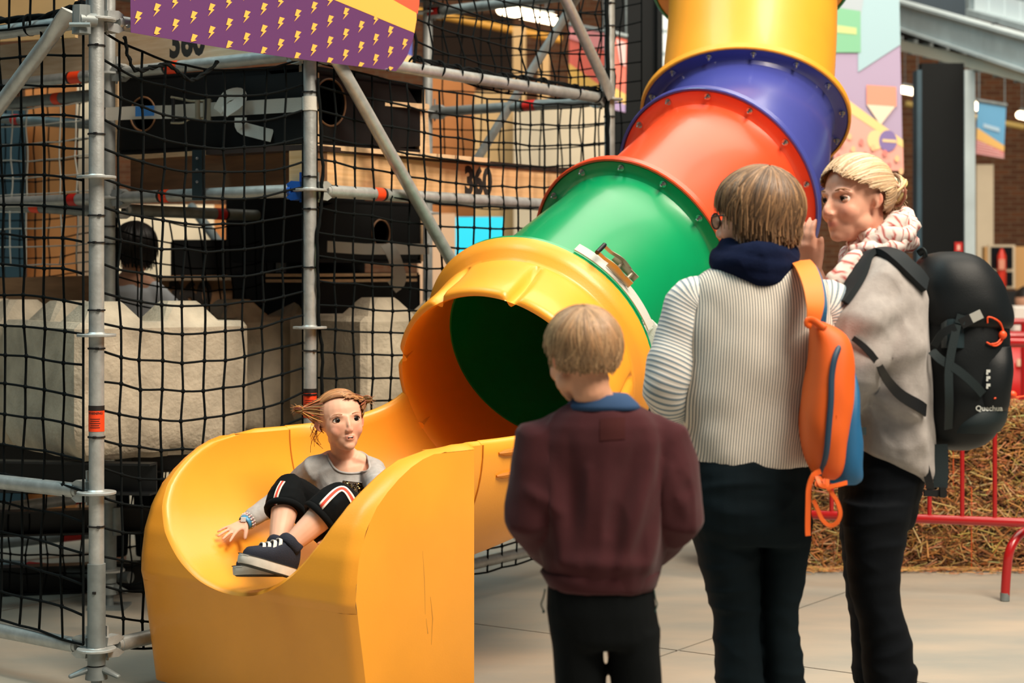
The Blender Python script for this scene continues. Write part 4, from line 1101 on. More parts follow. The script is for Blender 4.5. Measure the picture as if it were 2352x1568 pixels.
class Head:
    def __init__(s, C, f, u, H):
        s.C = Vector(C); s.f = Vector(f).normalized(); u = Vector(u); s.u = (u - s.f * u.dot(s.f)).normalized(); s.l = s.u.cross(s.f).normalized(); s.H = H
    def P(s, l, f, u): return s.C + (s.l * l + s.f * f + s.u * u) * s.H
    def ax(s): return (s.l, s.f, s.u)
    def add(s, m, ears=True, wide=1.0, nose=1.0, jaw=1.0, brow=1.0, es=1.0, child=False):
        H = s.H; ax = s.ax()
        m.ell(s.P(0, -0.07, 0.13), (0.345 * H * wide, 0.42 * H, 0.37 * H), ax, 24, 16)
        m.ell(s.P(0, 0.11, -0.05), (0.295 * H * wide, 0.265 * H, 0.37 * H), ax, 24, 16)
        m.ell(s.P(0, 0.17, -0.31), (0.20 * H * wide * jaw, 0.19 * H, 0.165 * H), ax, 20, 12)
        m.ell(s.P(0, 0.27, -0.40), (0.105 * H, 0.09 * H, 0.085 * H), ax, 16, 10)
        for sg in (-1, 1):
            m.ell(s.P(sg * 0.155 * wide, 0.21, -0.15 if child else -0.14), ((0.115 if child else 0.125) * H, (0.115 if child else 0.125) * H, (0.12 if child else 0.13) * H), ax, 16, 10)
            m.ell(s.P(sg * (0.165 if child else 0.20) * wide * jaw, 0.03, -0.26), (0.10 * H, 0.17 * H, 0.12 * H), ax, 16, 10)
            m.tube([s.P(sg * 0.06, 0.345, 0.075), s.P(sg * 0.15 * wide, 0.325, 0.095), s.P(sg * 0.235 * wide, 0.255, 0.07)], [0.035 * H * brow, 0.04 * H * brow, 0.03 * H * brow], 10, round_ends=True)
            m.ell(s.P(sg * 0.045 * nose, 0.385, -0.165), (0.036 * H, 0.045 * H, 0.032 * H), ax, 12, 8)
            if ears:
                m.tube([s.P(sg * 0.335 * wide, -0.04, 0.055), s.P(sg * 0.375 * wide, -0.085, 0.05), s.P(sg * 0.388 * wide, -0.095, -0.02), s.P(sg * 0.362 * wide, -0.06, -0.09), s.P(sg * 0.335 * wide, -0.02, -0.12)], [0.018 * H * es, 0.022 * H * es, 0.024 * H * es, 0.023 * H * es, 0.02 * H * es], 8, round_ends=True)
                m.ell(s.P(sg * 0.352 * wide, -0.05, -0.02), (0.017 * H, 0.045 * H, 0.08 * H), ax, 12, 8)
        m.tube([s.P(0, 0.345, 0.05), s.P(0, 0.345 + 0.04 * nose, -0.03), s.P(0, 0.36 + 0.075 * nose, -0.12), s.P(0, 0.365 + 0.075 * nose, -0.15), s.P(0, 0.38, -0.185)], [0.034 * H, 0.037 * H, 0.045 * H * nose, 0.047 * H * nose, 0.03 * H], 12, round_ends=True)
        m.tube([s.P(-0.105, 0.315, -0.265), s.P(-0.05, 0.365, -0.25), s.P(0, 0.378, -0.256), s.P(0.05, 0.365, -0.25), s.P(0.105, 0.315, -0.265)], [0.010 * H, 0.02 * H, 0.02 * H, 0.02 * H, 0.010 * H], 10, round_ends=True)
        m.tube([s.P(-0.095, 0.315, -0.285), s.P(-0.045, 0.36, -0.302), s.P(0, 0.37, -0.306), s.P(0.045, 0.36, -0.302), s.P(0.095, 0.315, -0.285)], [0.010 * H, 0.022 * H, 0.024 * H, 0.022 * H, 0.010 * H], 10, round_ends=True)
    def eye(s, sg): return s.P(sg * 0.152, 0.305, 0.005)
    def dent(s, co):
        "eye sockets and mouth line pressed into the finished surface (returns the moved point)"
        H = s.H; d = Vector((0, 0, 0))
        for sg in (-1, 1):
            q = co - s.P(sg * 0.150, 0.335, 0.012)
            x, y, z = q.dot(s.l) / H, q.dot(s.f) / H, q.dot(s.u) / H
            if abs(y) < 0.2: d -= s.f * (0.036 * H * math.exp(-(x / 0.085) ** 2 - (z / 0.052) ** 2))
        return d
    def skin(s, co, base, lip=(196, 104, 92), cheek=(222, 140, 118)):
        H = s.H; q = co - s.C; x, y, z = q.dot(s.l) / H, q.dot(s.f) / H, q.dot(s.u) / H
        c = Vector(lin(base))
        if y > 0.2:
            w = math.exp(-(x / 0.085) ** 4 - ((z + 0.277) / 0.036) ** 4) * (1 if y > 0.28 else 0); c = c.lerp(Vector(lin(lip)), 0.75 * w)
            for sg in (-1, 1):
                w = math.exp(-((x - sg * 0.19) / 0.09) ** 2 - ((z + 0.13) / 0.09) ** 2); c = c.lerp(Vector(lin(cheek)), 0.55 * w)
            w = math.exp(-(x / 0.06) ** 2 - ((z + 0.15) / 0.05) ** 2); c = c.lerp(Vector(lin(cheek)), 0.5 * w)
        if abs(x) > 0.36 and -0.2 < y < 0.05 and -0.2 < z < 0.12: c = c.lerp(Vector(lin((216, 122, 98))), 0.6)
        return c
    def eyes(s, parent, look=(0, 0), lidcol=(206, 146, 118), iris=None, openz=0.042, es=1.0, browk=1.0, browm=None):
        H = s.H
        for sg in (-1, 1):
            c = s.P(sg * 0.150, 0.250 - 0.012 * (es - 1) / 0.15, 0.008); r = 0.072 * H * es
            g = (s.f + s.l * look[0] + s.u * look[1]).normalized()
            m = MB(); m.ell(c, (r, r, r), s.ax(), 32, 24); e = m.build('eye', M_eyew, parent, sharp=180)
            def disc(nm, rad, mt, lift):
                m = MB(); a, s1, u1 = basis(g, s.u); zz = math.sqrt(max(r * r - rad * rad, 0)) + lift
                pts = [c + g * (r + lift)] + [c + g * zz + (s1 * math.cos(t) + u1 * math.sin(t)) * rad for t in [2 * math.pi * k / 20 for k in range(20)]]
                m.add(pts, [(0, 1 + k, 1 + (k + 1) % 20) for k in range(20)]); m.build(nm, mt, e, sharp=180)
            disc('iris', 0.044 * H * es, iris or M_iris, 0.0011); disc('pupil', 0.022 * H * es, M_pupil, 0.0018)
            # lids: shells over the ball leaving an almond gap
            m = MB()
            for up in (1, -1):
                grid = []
                for i in range(9):
                    az = lerp(-1.15, 1.15, i / 8); gap = openz * (math.cos(az / 1.15 * math.pi / 2) ** 0.7) * (0.85 if up > 0 else 0.55)
                    row = []
                    for k in range(6):
                        zz = lerp(gap, 0.085 * es, k / 5) * up * H; rr = math.sqrt(max((r * 1.06) ** 2 - zz * zz, (0.3 * r) ** 2))
                        row.append(c + s.u * zz + s.f * (rr * math.cos(az)) + s.l * (rr * math.sin(az)))
                    grid.append(row)
                m.sheet(grid, 0.0012 if up > 0 else -0.0012)
            li = m.build('eyelid', mat('eyelid_skin', lidcol, 0.5), e, sharp=180)
            m = MB(); m.tube([c + s.u * (openz * 0.85 * H * math.cos(az / 1.15 * math.pi / 2) ** 0.7 + 0.0006) + s.f * (r * 1.07 * math.cos(az)) + s.l * (r * 1.07 * math.sin(az)) for az in [lerp(-1.1, 1.1, k / 10) for k in range(11)]], 0.0009 + 0.002 * H, 6); m.build('lash_line', mat('lash_brown', (62, 40, 30), 0.7), e, sharp=180)
            m = MB(); m.tube([s.P(sg * 0.085, 0.360, 0.104), s.P(sg * 0.14, 0.352, 0.118), s.P(sg * 0.20, 0.315, 0.116), s.P(sg * 0.245, 0.272, 0.094)], [(0.005 * H * browk, 0.009 * H * browk), (0.006 * H * browk, 0.012 * H * browk), (0.005 * H * browk, 0.010 * H * browk), (0.003 * H * browk, 0.004 * H * browk)], 8, round_ends=True, up=s.u); m.build('eyebrow', browm or M_brow, parent, sharp=180)

def hand(m, wrist, d, n, L, curls, spread=0.16, side=1, thumb=(0.9, 0.35), rs=1.0):
    """palm and five fingers. d = wrist to knuckles, n = back of the hand, side = +1 thumb on d x n side. L = hand length"""
    wrist = Vector(wrist); d = Vector(d).normalized(); n = Vector(n); n = (n - d * n.dot(d)).normalized(); x = d.cross(n).normalized() * side
    pl_ = 0.50 * L
    m.tube([wrist, wrist + d * pl_ * 0.45, wrist + d * pl_ * 0.95], [(0.15 * L * rs, 0.10 * L * rs), (0.20 * L, 0.085 * L), (0.215 * L, 0.07 * L)], 14, up=n, round_ends=True)
    for k in range(4):
        off = (0.16 - 0.107 * k) * L; ln = (0.43, 0.48, 0.45, 0.35)[k] * L; r = 0.052 * L * rs * (1, 1, 0.97, 0.87)[k]
        b = wrist + d * (pl_ * (0.90 if k < 3 else 0.84)) + x * off
        ang = (1.5 - k) * spread; dd = (d * math.cos(ang) + x * math.sin(ang)).normalized(); c = curls[k]
        pts = [b - dd * 0.1 * L, b]; a = 0.0; p = b
        for q, fr in ((0.55, 0.42), (1.25, 0.32), (1.9, 0.26)):
            a = c * q; p = p + (dd * math.cos(a) - n * math.sin(a)) * ln * fr; pts.append(p)
        m.tube(pts, [r * 1.05, r * 1.05, r * 0.98, r * 0.92, r * 0.78], 10, round_ends=True)
    b = wrist + d * pl_ * 0.22 + x * 0.13 * L; td = (d * math.cos(thumb[0]) + x * math.sin(thumb[0]) - n * thumb[1]).normalized()
    t2 = (td + d * 0.35).normalized(); r = 0.064 * L * rs
    m.tube([b - td * 0.05 * L, b + td * 0.16 * L, b + td * 0.16 * L + t2 * 0.16 * L, b + td * 0.16 * L + t2 * 0.29 * L], [r * 1.35, r * 1.1, r, r * 0.78], 10, round_ends=True)

def person(name, label, mb_, voxel, smooth, head, base, feet, loc, vary=None):
    off = Vector(loc)
    me = remesh(mb_, voxel, smooth, name, off)
    if head is not None:
        for v in me.vertices: v.co = v.co + head.dent(v.co + off)
    me.update()
    def colf(co, no):
        c = head.skin(co + off, base) if head is not None and (co + off - head.C).length < head.H * 0.75 else Vector(lin(base))
        if vary: c = vary(co + off, c)
        return c
    vcol(me, colf)
    o = link(name, me, M_skin, None, 180, off)
    return tag(o, label, 'person')

def garment(name, mb_, voxel, smooth, material, parent, fold=0.0, fscale=9.0, label=None, stretch=(1, 1, 1), seed=0, cut=None, band=0.0, creases=()):
    off = root_off(parent)
    me = remesh(mb_, voxel, smooth, name, off)
    if fold:
        st_ = Vector(stretch); nrm = [v.normal.copy() for v in me.vertices]
        for v, vn_ in zip(me.vertices, nrm):
            w = v.co + off; q = Vector((w.x * st_.x, w.y * st_.y, w.z * st_.z)) * fscale + Vector((seed, seed * 1.7, 0))
            k = 1 - abs(noise.noise(q)) * 2; k2 = noise.noise(q * 2.3)
            v.co = v.co + vn_ * (fold * (0.7 * k * abs(k) + 0.5 * k2))
    if creases:
        nrm = [v.normal.copy() for v in me.vertices]
        for v, vn_ in zip(me.vertices, nrm):
            w = v.co + off; dsp = 0.0
            for a_, b_, amp, wd in creases:
                ab = b_ - a_; t = max(0.0, min(1.0, (w - a_).dot(ab) / ab.length_squared)); q = a_ + ab * t
                d2 = (w.x - q.x) ** 2 + (w.z - q.z) ** 2 + ((w.y - q.y) * 0.35) ** 2; wd_ = wd * (0.6 + 0.8 * math.sin(math.pi * (0.1 + 0.8 * t)))
                if d2 < 9 * wd_ * wd_: dsp += amp * math.exp(-d2 / (wd_ * wd_)) * math.sin(math.pi * (0.12 + 0.76 * t))
            if dsp: v.co = v.co + vn_ * dsp
    loops = []
    if cut:
        bm = bmesh.new(); bm.from_mesh(me); bmesh.ops.delete(bm, geom=[v for v in bm.verts if cut(v.co + off)], context='VERTS')
        left = {e for e in bm.edges if e.is_boundary}
        while left:
            e = left.pop(); lp = [e.verts[0], e.verts[1]]
            while True:
                nx = next((q for q in lp[-1].link_edges if q in left), None)
                if nx is None: break
                left.discard(nx); lp.append(nx.other_vert(lp[-1]))
            if len(lp) > 12: loops.append([v.co.copy() + off for v in lp[:-1]])
        bm.to_mesh(me); bm.free()
    me.update()
    o = link(name, me, material, parent, 180)
    if label: o['label'] = label
    for lp in loops:
        for _ in range(12): lp = [(lp[k - 1] + lp[k] * 2 + lp[(k + 1) % len(lp)]) / 4 for k in range(len(lp))]
        m_ = MB(); m_.tube(lp[::2], (band, band * 1.3), 8, loop=True); m_.build('neckband', material, o, sharp=180)
    return o

def hair(head, parent, rad, pole, cover, n, cols, length, wid=0.007, drop=0.0, lift=0.02, seed=3, cap=True, name='hair', centre=(0, -0.06, 0.12), wave=0.015, start=0.06, capcol=None, capk=0.97):
    """strands lying on an ellipsoid round the skull. pole (l, f, u) = where they run out from; cover(phi) -> end angle from the pole;
    drop = how far free ends hang straight down"""
    R_ = random.Random(seed); H = head.H
    C0 = head.P(*centre); a, b, c = (r * H for r in rad)
    pv_ = Vector(pole).normalized(); e1 = Vector((0, 0, 1)).cross(pv_)
    if e1.length < 0.1: e1 = Vector((1, 0, 0)).cross(pv_)
    e1.normalize(); e2 = pv_.cross(e1)
    def surf(d, k=1.0):
        rr = 1 / math.sqrt((d.x / a) ** 2 + (d.y / b) ** 2 + (d.z / c) ** 2) * k
        return C0 + (head.l * d.x + head.f * d.y + head.u * d.z) * rr
    def dr(th, ph): return pv_ * math.cos(th) + (e1 * math.cos(ph) + e2 * math.sin(ph)) * math.sin(th)
    m = MB()
    if cap:
        NP, NTt = 48, 14; grid = []
        for i in range(NP + 1):
            ph = 2 * math.pi * i / NP; te = cover(ph, dr)
            grid.append([surf(dr(lerp(0.001, te * 0.98, k / NTt), ph), capk) for k in range(NTt + 1)])
        m.sheet(grid, col=lin(capcol or cols[0]))
    for q in range(n):
        ph = R_.uniform(0, 2 * math.pi); te = cover(ph, dr); t0 = start * R_.uniform(0.3, 1.6) + (R_.random() ** 2) * te * 0.55; t1 = te * R_.uniform(length, 1.04)
        if t1 < t0 + 0.15: t1 = t0 + 0.15
        k0 = 1 + R_.uniform(0, lift); av = [sum(lin(c_)[i] for c_ in cols) / len(cols) for i in range(3)]; sc_ = R_.uniform(0.72, 1.28); cs = tuple((0.55 * v + 0.45 * a_) * sc_ for v, a_ in zip(lin(R_.choice(cols)), av))
        sw = R_.uniform(-wave, wave) * 8; pts = []; steps = 9
        for i in range(steps):
            t = i / (steps - 1); th = lerp(t0, t1, t); p = surf(dr(th, ph + sw * t * t), k0 + 0.012 * math.sin(3 * t + q))
            pts.append(p)
        if drop:
            dl = drop * H * R_.uniform(0.3, 1.1); last = pts[-1]; d_ = (pts[-1] - pts[-2]).normalized()
            for i in range(1, 4): pts.append(last + (d_ * (1 - i / 4) + Vector((0, 0, -1)) * (0.4 + i / 4)) * dl * i / 3)
        nn = len(pts); rings = []
        for i, p in enumerate(pts):
            tt = (pts[min(i + 1, nn - 1)] - pts[max(i - 1, 0)]).normalized(); no = (p - C0).normalized(); sd = tt.cross(no)
            if sd.length < 1e-6: sd = head.l.copy()
            sd.normalize(); no = sd.cross(tt); w = wid * (0.35 + 0.65 * math.sin(math.pi * min(0.96, 0.12 + 0.82 * i / (nn - 1)))) * 0.5
            rings.append([p - sd * w - no * w * 0.25, p + no * w * 0.55, p + sd * w - no * w * 0.25])
        m.rings(rings, caps=False, closed=False, col=cs)
    return m, surf, dr

def rowloft(m, rows, Y, seg=28, col=None, flat=2.3, roundcap=True):
    "closed loft through pixel rows (y, x_left, x_right, half depth in m, extra depth offset): the outline with its own thickness"
    rings = []
    for r in rows:
        y, xl, xr, hd = r[:4]; dy = r[4] if len(r) > 4 else 0.0; tilt = r[5] if len(r) > 5 else 0.0
        a = W(xl, y, Y + dy); b = W(xr, y, Y + dy); c = (a + b) / 2; hw = (b.x - a.x) / 2; ring = []
        for j in range(seg):
            t = 2 * math.pi * j / seg; cx = math.copysign(abs(math.cos(t)) ** (2 / flat), math.cos(t)); sy = math.copysign(abs(math.sin(t)) ** (2 / flat), math.sin(t))
            ring.append(c + Vector((hw * cx, hd * sy, tilt * cx)))
        rings.append(ring)
    return m.rings(rings, True, True, False, col)
# ---- the girl coming out of the slide
def gw(x, y, Y): return W(x, y, Y)
gh = Head(W(783, 968, 5.93), (0.40, -0.90, 0.13), (-0.13, 0.12, 0.98), 0.200)
hipc = W(826, 1226, 5.95); neckb = W(790, 1048, 5.97); chest = W(802, 1118, 5.97)
rsh = W(722, 1078, 5.95); lsh = W(852, 1080, 5.97)
relb = W(652, 1140, 6.06); rwr = W(563, 1200, 5.93)
lelb = W(890, 1160, 5.72); lwr = W(790, 1232, 5.60)
rhip = W(800, 1235, 6.02); lhip = W(846, 1240, 5.90)
rkn = W(662, 1128, 5.74); lkn = W(776, 1150, 5.58)
rank = W(637, 1258, 5.60); lank = W(656, 1262, 5.50)
LOCG = Vector((hipc.x, hipc.y, hipc.z - 0.08))
m = MB(); gh.add(m, wide=1.06, nose=0.62, jaw=0.86, brow=0.55, es=1.0, child=True)
m.tube([gh.P(0, -0.07, -0.20), gh.P(0, -0.10, -0.45), neckb, neckb - EZ * 0.04], [0.042, 0.036, 0.040, 0.05], 16, round_ends=True)
m.tube([neckb + Vector((0, 0.0, 0.0)), neckb - EZ * 0.035, chest, lerp(chest, hipc, 0.55), hipc], [(0.05, 0.04), (0.092, 0.057), (0.095, 0.068), (0.088, 0.065), (0.095, 0.075)], 20, up=(0.3, -1, 0), round_ends=True)
for s_, e_, w_ in ((rsh, relb, rwr), (lsh, lelb, lwr)):
    m.tube([lerp(neckb, s_, 0.4), s_, lerp(s_, e_, 0.5), e_, lerp(e_, w_, 0.5), w_], [0.04, 0.036, 0.030, 0.026, 0.024, 0.019], 14, round_ends=True)
for h_, k_, a_ in ((rhip, rkn, rank), (lhip, lkn, lank)):
    m.tube([h_, lerp(h_, k_, 0.5), k_, lerp(k_, a_, 0.3), lerp(k_, a_, 0.65), a_, a_ - EZ * 0.02], [0.066, 0.056, 0.043, 0.0435, 0.036, 0.0265, 0.03], 16, round_ends=True)
# feet inside the shoes
rtoe = W(530, 1308, 5.42); ltoe = W(556, 1285, 5.30)
m.tube([rank - EZ * 0.02, rank + Vector((-0.035, -0.03, -0.045))], [0.024, 0.016], 10, round_ends=True); m.tube([lank - EZ * 0.02, lank + Vector((-0.035, -0.03, -0.045))], [0.024, 0.016], 10, round_ends=True)
hd_ = (W(512, 1226, 5.86) - rwr)
hand(m, rwr, hd_, (-0.15, -0.62, 0.75), 0.118, (0.18, 0.12, 0.16, 0.22), spread=0.24, side=-1, thumb=(0.95, 0.35))
hand(m, lwr, W(738, 1246, 5.50) - lwr, (-0.1, -0.2, 1), 0.112, (0.15, 0.15, 0.2, 0.2), spread=0.12, side=1)
girl = person('person', 'young girl with two hair buns sitting at the slide exit, in a grey top', m, 0.0036, 3, gh, (232, 180, 152), None, LOCG)
gh.eyes(girl, look=(0.05, 0.10), lidcol=(222, 168, 142), openz=0.058, es=1.16, browk=0.7, browm=mat('brow_fair', (196, 146, 108), 0.8))
# open mouth with the upper teeth showing
m = MB(); c = gh.P(0.01, 0.360, -0.277); m.tube([gh.P(-0.075, 0.338, -0.270), gh.P(-0.03, 0.371, -0.280), gh.P(0.03, 0.371, -0.280), gh.P(0.078, 0.338, -0.268)], [(0.010 * gh.H, 0.008 * gh.H), (0.018 * gh.H, 0.022 * gh.H), (0.018 * gh.H, 0.021 * gh.H), (0.010 * gh.H, 0.008 * gh.H)], 10, round_ends=True, up=gh.u); mo = m.build('mouth', M_mouth, girl, sharp=180)
m = MB(); m.tube([gh.P(-0.03, 0.386, -0.266), gh.P(0.0, 0.389, -0.266), gh.P(0.034, 0.386, -0.265)], (0.006 * gh.H, 0.0075 * gh.H), 8, round_ends=True, up=gh.u); m.build('teeth', M_teeth, mo, sharp=180)
# top
M_gtop = mat('grey_marl', (172, 170, 168), 0.9, var=0.10, vscale=60, bump=0.06, bscale=240, spec=0.2)
m = MB()
m.tube([neckb + EZ * 0.012, neckb - EZ * 0.030, chest, lerp(chest, hipc, 0.55), hipc + EZ * 0.01], [(0.060, 0.050), (0.104, 0.064), (0.112, 0.082), (0.106, 0.082), (0.112, 0.088)], 22, up=(0.3, -1, 0))
for s_, e_, w_ in ((rsh, relb, rwr), (lsh, lelb, lwr)):
    m.tube([lerp(neckb - EZ * 0.012, s_, 0.55), s_, lerp(s_, e_, 0.5), e_, lerp(e_, w_, 0.5), lerp(e_, w_, 0.80)], [0.042, 0.046, 0.042, 0.037, 0.034, 0.031], 16, round_ends=True)
NS_ = Vector((0.914, 0.406, 0)); NF_ = Vector((0.406, -0.914, 0))
def ncut(p):
    q = p - neckb; a = q.dot(NS_) / 0.064; b = q.dot(NF_)
    if abs(a) > 1.05: return False
    t = max(0.0, min(1.0, (b + 0.05) / 0.12)); t = t * t * (3 - 2 * t)
    return q.z > 0.012 - 0.058 * t + 0.045 * a ** 4
top = garment('shirt', m, 0.005, 3, M_gtop, girl, 0.0035, 14, label='grey marl long-sleeved top', seed=2, cut=ncut, band=0.0032)
# sequin pocket, sewn flat on the shirt
tt_ = bvh([top]); Rq = random.Random(5)
def pk_(u, v): return hit(tt_, lerp(lerp(788, 832, u), lerp(788, 838, u), v), lerp(lerp(1103, 1108, u), lerp(1140, 1150, u), v), 0.003, 5.85)
m = MB(); m.sheet([[pk_(k / 6, j / 6) for k in range(7)] for j in range(7)]); pk = m.build('pocket', mat('pocket_brown', (70, 56, 42), 0.6), girl)
m = MB()
for k in range(170):
    p = pk_(Rq.random(), Rq.uniform(0.06, 1.0)) + Vector((0, -0.002, 0)); r = Rq.uniform(0.002, 0.0032); t = (Vector((0, -1, 0.3)) + Vector((Rq.uniform(-.6, .6), 0, Rq.uniform(-.6, .6)))).normalized(); a, s1, u1 = basis(t)
    col = lin(Rq.choice([(210, 180, 120), (60, 44, 30), (30, 24, 20), (180, 140, 90), (120, 90, 60)])); m.add([p + (s1 * math.cos(q) + u1 * math.sin(q)) * r for q in [k2 * math.pi / 3 for k2 in range(6)]], [tuple(range(6))], col)
sq_ = m.build('sequins', mat('sequin', (160, 130, 80), 0.2, metal=0.8, attr='Col'), pk, sharp=None); sq_['kind'] = 'stuff'
m = MB(); m.tube([pk_(k / 8, 0.0) for k in range(9)], 0.002, 6); m.build('pocket_trim', M_gtop, pk, sharp=180)
# cropped track trousers
M_gp = mat('trousers_black', (8, 11, 13), 0.9, bump=0.08, bscale=200, spec=0.15)
m = MB()
m.tube([hipc + EZ * 0.075, hipc + EZ * 0.01, hipc - EZ * 0.045], [(0.098, 0.080), (0.112, 0.092), (0.09, 0.08)], 18, up=(0.3, -1, 0), round_ends=True)
for h_, k_, a_ in ((rhip, rkn, rank), (lhip, lkn, lank)):
    c1_ = lerp(k_, a_, 0.30); m.tube([h_, lerp(h_, k_, 0.5), lerp(h_, k_, 0.85), k_, lerp(k_, a_, 0.12), lerp(k_, a_, 0.30), lerp(k_, a_, 0.36)], [0.080, 0.072, 0.061, 0.057, 0.061, 0.060, 0.052], 18, round_ends=False)
tr = garment('trousers', m, 0.005, 3, M_gp, girl, 0.004, 12, label='black cropped track trousers')
for h_, k_, a_ in ((rhip, rkn, rank), (lhip, lkn, lank)):
    m = MB(); ax_ = (a_ - k_).normalized(); cc_ = lerp(k_, a_, 0.345); a, s1, u1 = basis(ax_); m.tube([cc_ + (s1 * math.cos(t) + u1 * math.sin(t)) * 0.056 for t in [2 * math.pi * k / 24 for k in range(24)]], (0.009, 0.011), 8, loop=True); m.build('rolled_cuff', M_gp, tr, sharp=180)
# side stripes: white, red line, white, laid on the cloth
TRT = bvh([tr])
def stripe(pix, w=0.022):
    P_ = [hit(TRT, x, y, 0.0015, 5.6) for x, y in pix]; P2 = cat(P_, 4); N2 = [TRT.find_nearest(p)[1] for p in P2]
    for _ in range(2): N2 = [N2[0]] + [(N2[k - 1] + N2[k] * 2 + N2[k + 1]).normalized() for k in range(1, len(N2) - 1)] + [N2[-1]]
    m = MB(); ribbon(m, P2, w, N2, 0.002); o = m.build('side_stripe', mat('stripe_white', (236, 226, 214), 0.8), tr, sharp=60)
    m = MB(); ribbon(m, [p + n_ * 0.0012 for p, n_ in zip(P2, N2)], w * 0.42, N2, 0.0015); m.build('stripe_red', mat('stripe_red', (226, 70, 48), 0.8), tr, sharp=60)
stripe([(722, 1182), (738, 1162), (756, 1142), (774, 1126), (788, 1122), (800, 1132), (812, 1152), (822, 1172)]); stripe([(631, 1158), (634, 1140), (641, 1120), (650, 1105)], 0.016)
# bracelets and watch
def wristband(nm, frac, r, mt, tw=(0.003, 0.006), parent=girl, label=None):
    c = lerp(relb, rwr, frac); a, s1, u1 = basis(rwr - relb); m = MB(); m.tube([c + (s1 * math.cos(t) + u1 * math.sin(t)) * r for t in [2 * math.pi * k / 22 for k in range(22)]], tw, 8, loop=True); o = m.build(nm, mt, parent, sharp=180)
    if label: o['label'] = label
    return o
wt = wristband('wristwatch', 0.985, 0.0225, mat('watch_blue', (70, 150, 196), 0.4), (0.003, 0.009), label='pale blue wristwatch')
m = MB(); cw = lerp(relb, rwr, 0.985) + Vector((-0.004, -0.021, 0.012)); m.box(cw, (0.016, 0.008, 0.014)); m.build('watch_face', mat('watch_white', (226, 232, 236), 0.3), wt)
for k, (fr, cl) in enumerate(((0.90, (212, 196, 186)), (0.93, (190, 150, 160)), (0.955, (222, 214, 206)))):
    c = lerp(relb, rwr, fr); a, s1, u1 = basis(rwr - relb); m = MB()
    for q in range(16): m.ell(c + (s1 * math.cos(q * math.pi / 8) + u1 * math.sin(q * math.pi / 8)) * 0.026, (0.0038, 0.0038, 0.0038), nu=8, nv=6)
    m.build('bracelet', mat('bead_%d' % k, cl, 0.35, metal=0.2), girl, sharp=180)
# trainers
def shoe(ank, dirv, up, L, parent):
    ank = Vector(ank); d = Vector(dirv); up = Vector(up); d = d.normalized(); up = (up - d * up.dot(d)).normalized(); sd = d.cross(up)
    heel = ank - d * 0.035 - up * 0.035
    O_ = heel
    def sec(x, w, z0, z1, n=14):
        ring = []
        for k in range(n):
            t = 2 * math.pi * k / n; cy = math.copysign(abs(math.cos(t)) ** 0.8, math.cos(t)); cz = math.copysign(abs(math.sin(t)) ** 0.8, math.sin(t))
            ring.append(O_ + d * x + sd * (w * cy) + up * ((z0 + z1) / 2 + (z1 - z0) / 2 * cz))
        return ring
    m = MB(); m.rings([sec(-0.010, 0.018, -0.008, 0.040), sec(0.0, 0.029, -0.012, 0.066), sec(0.03, 0.034, -0.014, 0.074), sec(0.065, 0.034, -0.014, 0.066), sec(0.095, 0.036, -0.014, 0.045), sec(0.13, 0.036, -0.014, 0.034), sec(0.158, 0.028, -0.012, 0.024), sec(0.170, 0.012, -0.008, 0.012)], True)
    s_ = m.build('shoe', mat('canvas_navy', (22, 28, 44), 0.85, bump=0.2, bscale=300), parent, sharp=180, fix=True)
    m = MB()
    def outl(z, k=1.0):
        pts = [(-0.014, 0), (-0.010, 0.020), (0.005, 0.031), (0.04, 0.034), (0.075, 0.034), (0.11, 0.038), (0.145, 0.037), (0.168, 0.028), (0.180, 0.012), (0.182, 0)]
        full = pts + [(x, -y) for x, y in pts[-2:0:-1]]; return [O_ + d * (x if 0.02 < x < 0.15 else x * k) + sd * y * k * 1.04 + up * z for x, y in full]
    m.rings([outl(-0.030, 0.985), outl(-0.028), outl(-0.010, 1.01), outl(-0.002, 1.0)], True); so = m.build('sole', mat('rubber_white', (206, 202, 192), 0.7, var=0.1, vscale=30), s_, sharp=50, fix=True)
    m = MB(); m.rings([outl(-0.033, 0.95), outl(-0.0295, 0.975)], True); m.build('outsole', mat('rubber_dark', (52, 54, 50), 0.8), s_, sharp=50, fix=True)
    m = MB(); m.tube(outl(-0.003, 1.022), 0.0012, 6, loop=True); m.build('foxing_line', mat('foxing', (26, 26, 30), 0.7), s_, sharp=180)
    for k in range(4):
        x = 0.062 + 0.017 * k; zt = interp(x, [0.065, 0.095, 0.13], [0.067, 0.047, 0.036]); m = MB(); ribbon(m, cat([O_ + d * x + sd * 0.026 + up * (zt - 0.020), O_ + d * (x + 0.004) + sd * 0.012 + up * (zt + 0.001), O_ + d * (x + 0.008) - sd * 0.012 + up * (zt + 0.001), O_ + d * (x + 0.012) - sd * 0.026 + up * (zt - 0.020)], 3), 0.010, up, 0.003); m.build('lace', mat('lace_white', (216, 206, 196), 0.8), s_)
    m = MB(); m.tube(cat([O_ + d * 0.01 + sd * 0.034 + up * 0.052, O_ + d * 0.045 + sd * 0.028 + up * 0.072, O_ + d * 0.056 + up * 0.080, O_ + d * 0.045 - sd * 0.028 + up * 0.072, O_ + d * 0.01 - sd * 0.034 + up * 0.052], 4), (0.008, 0.016), 10, up=up); m.build('ankle_strap', MATS['canvas_navy'], s_, sharp=180)
    return s_
shoe(rank - EZ * 0.018, (-0.80, -0.58, 0.10), (0.10, 0.30, 0.95), 0.17, girl); shoe(lank - EZ * 0.010, (-0.76, -0.55, 0.33), (0.30, 0.30, 0.90), 0.17, girl)
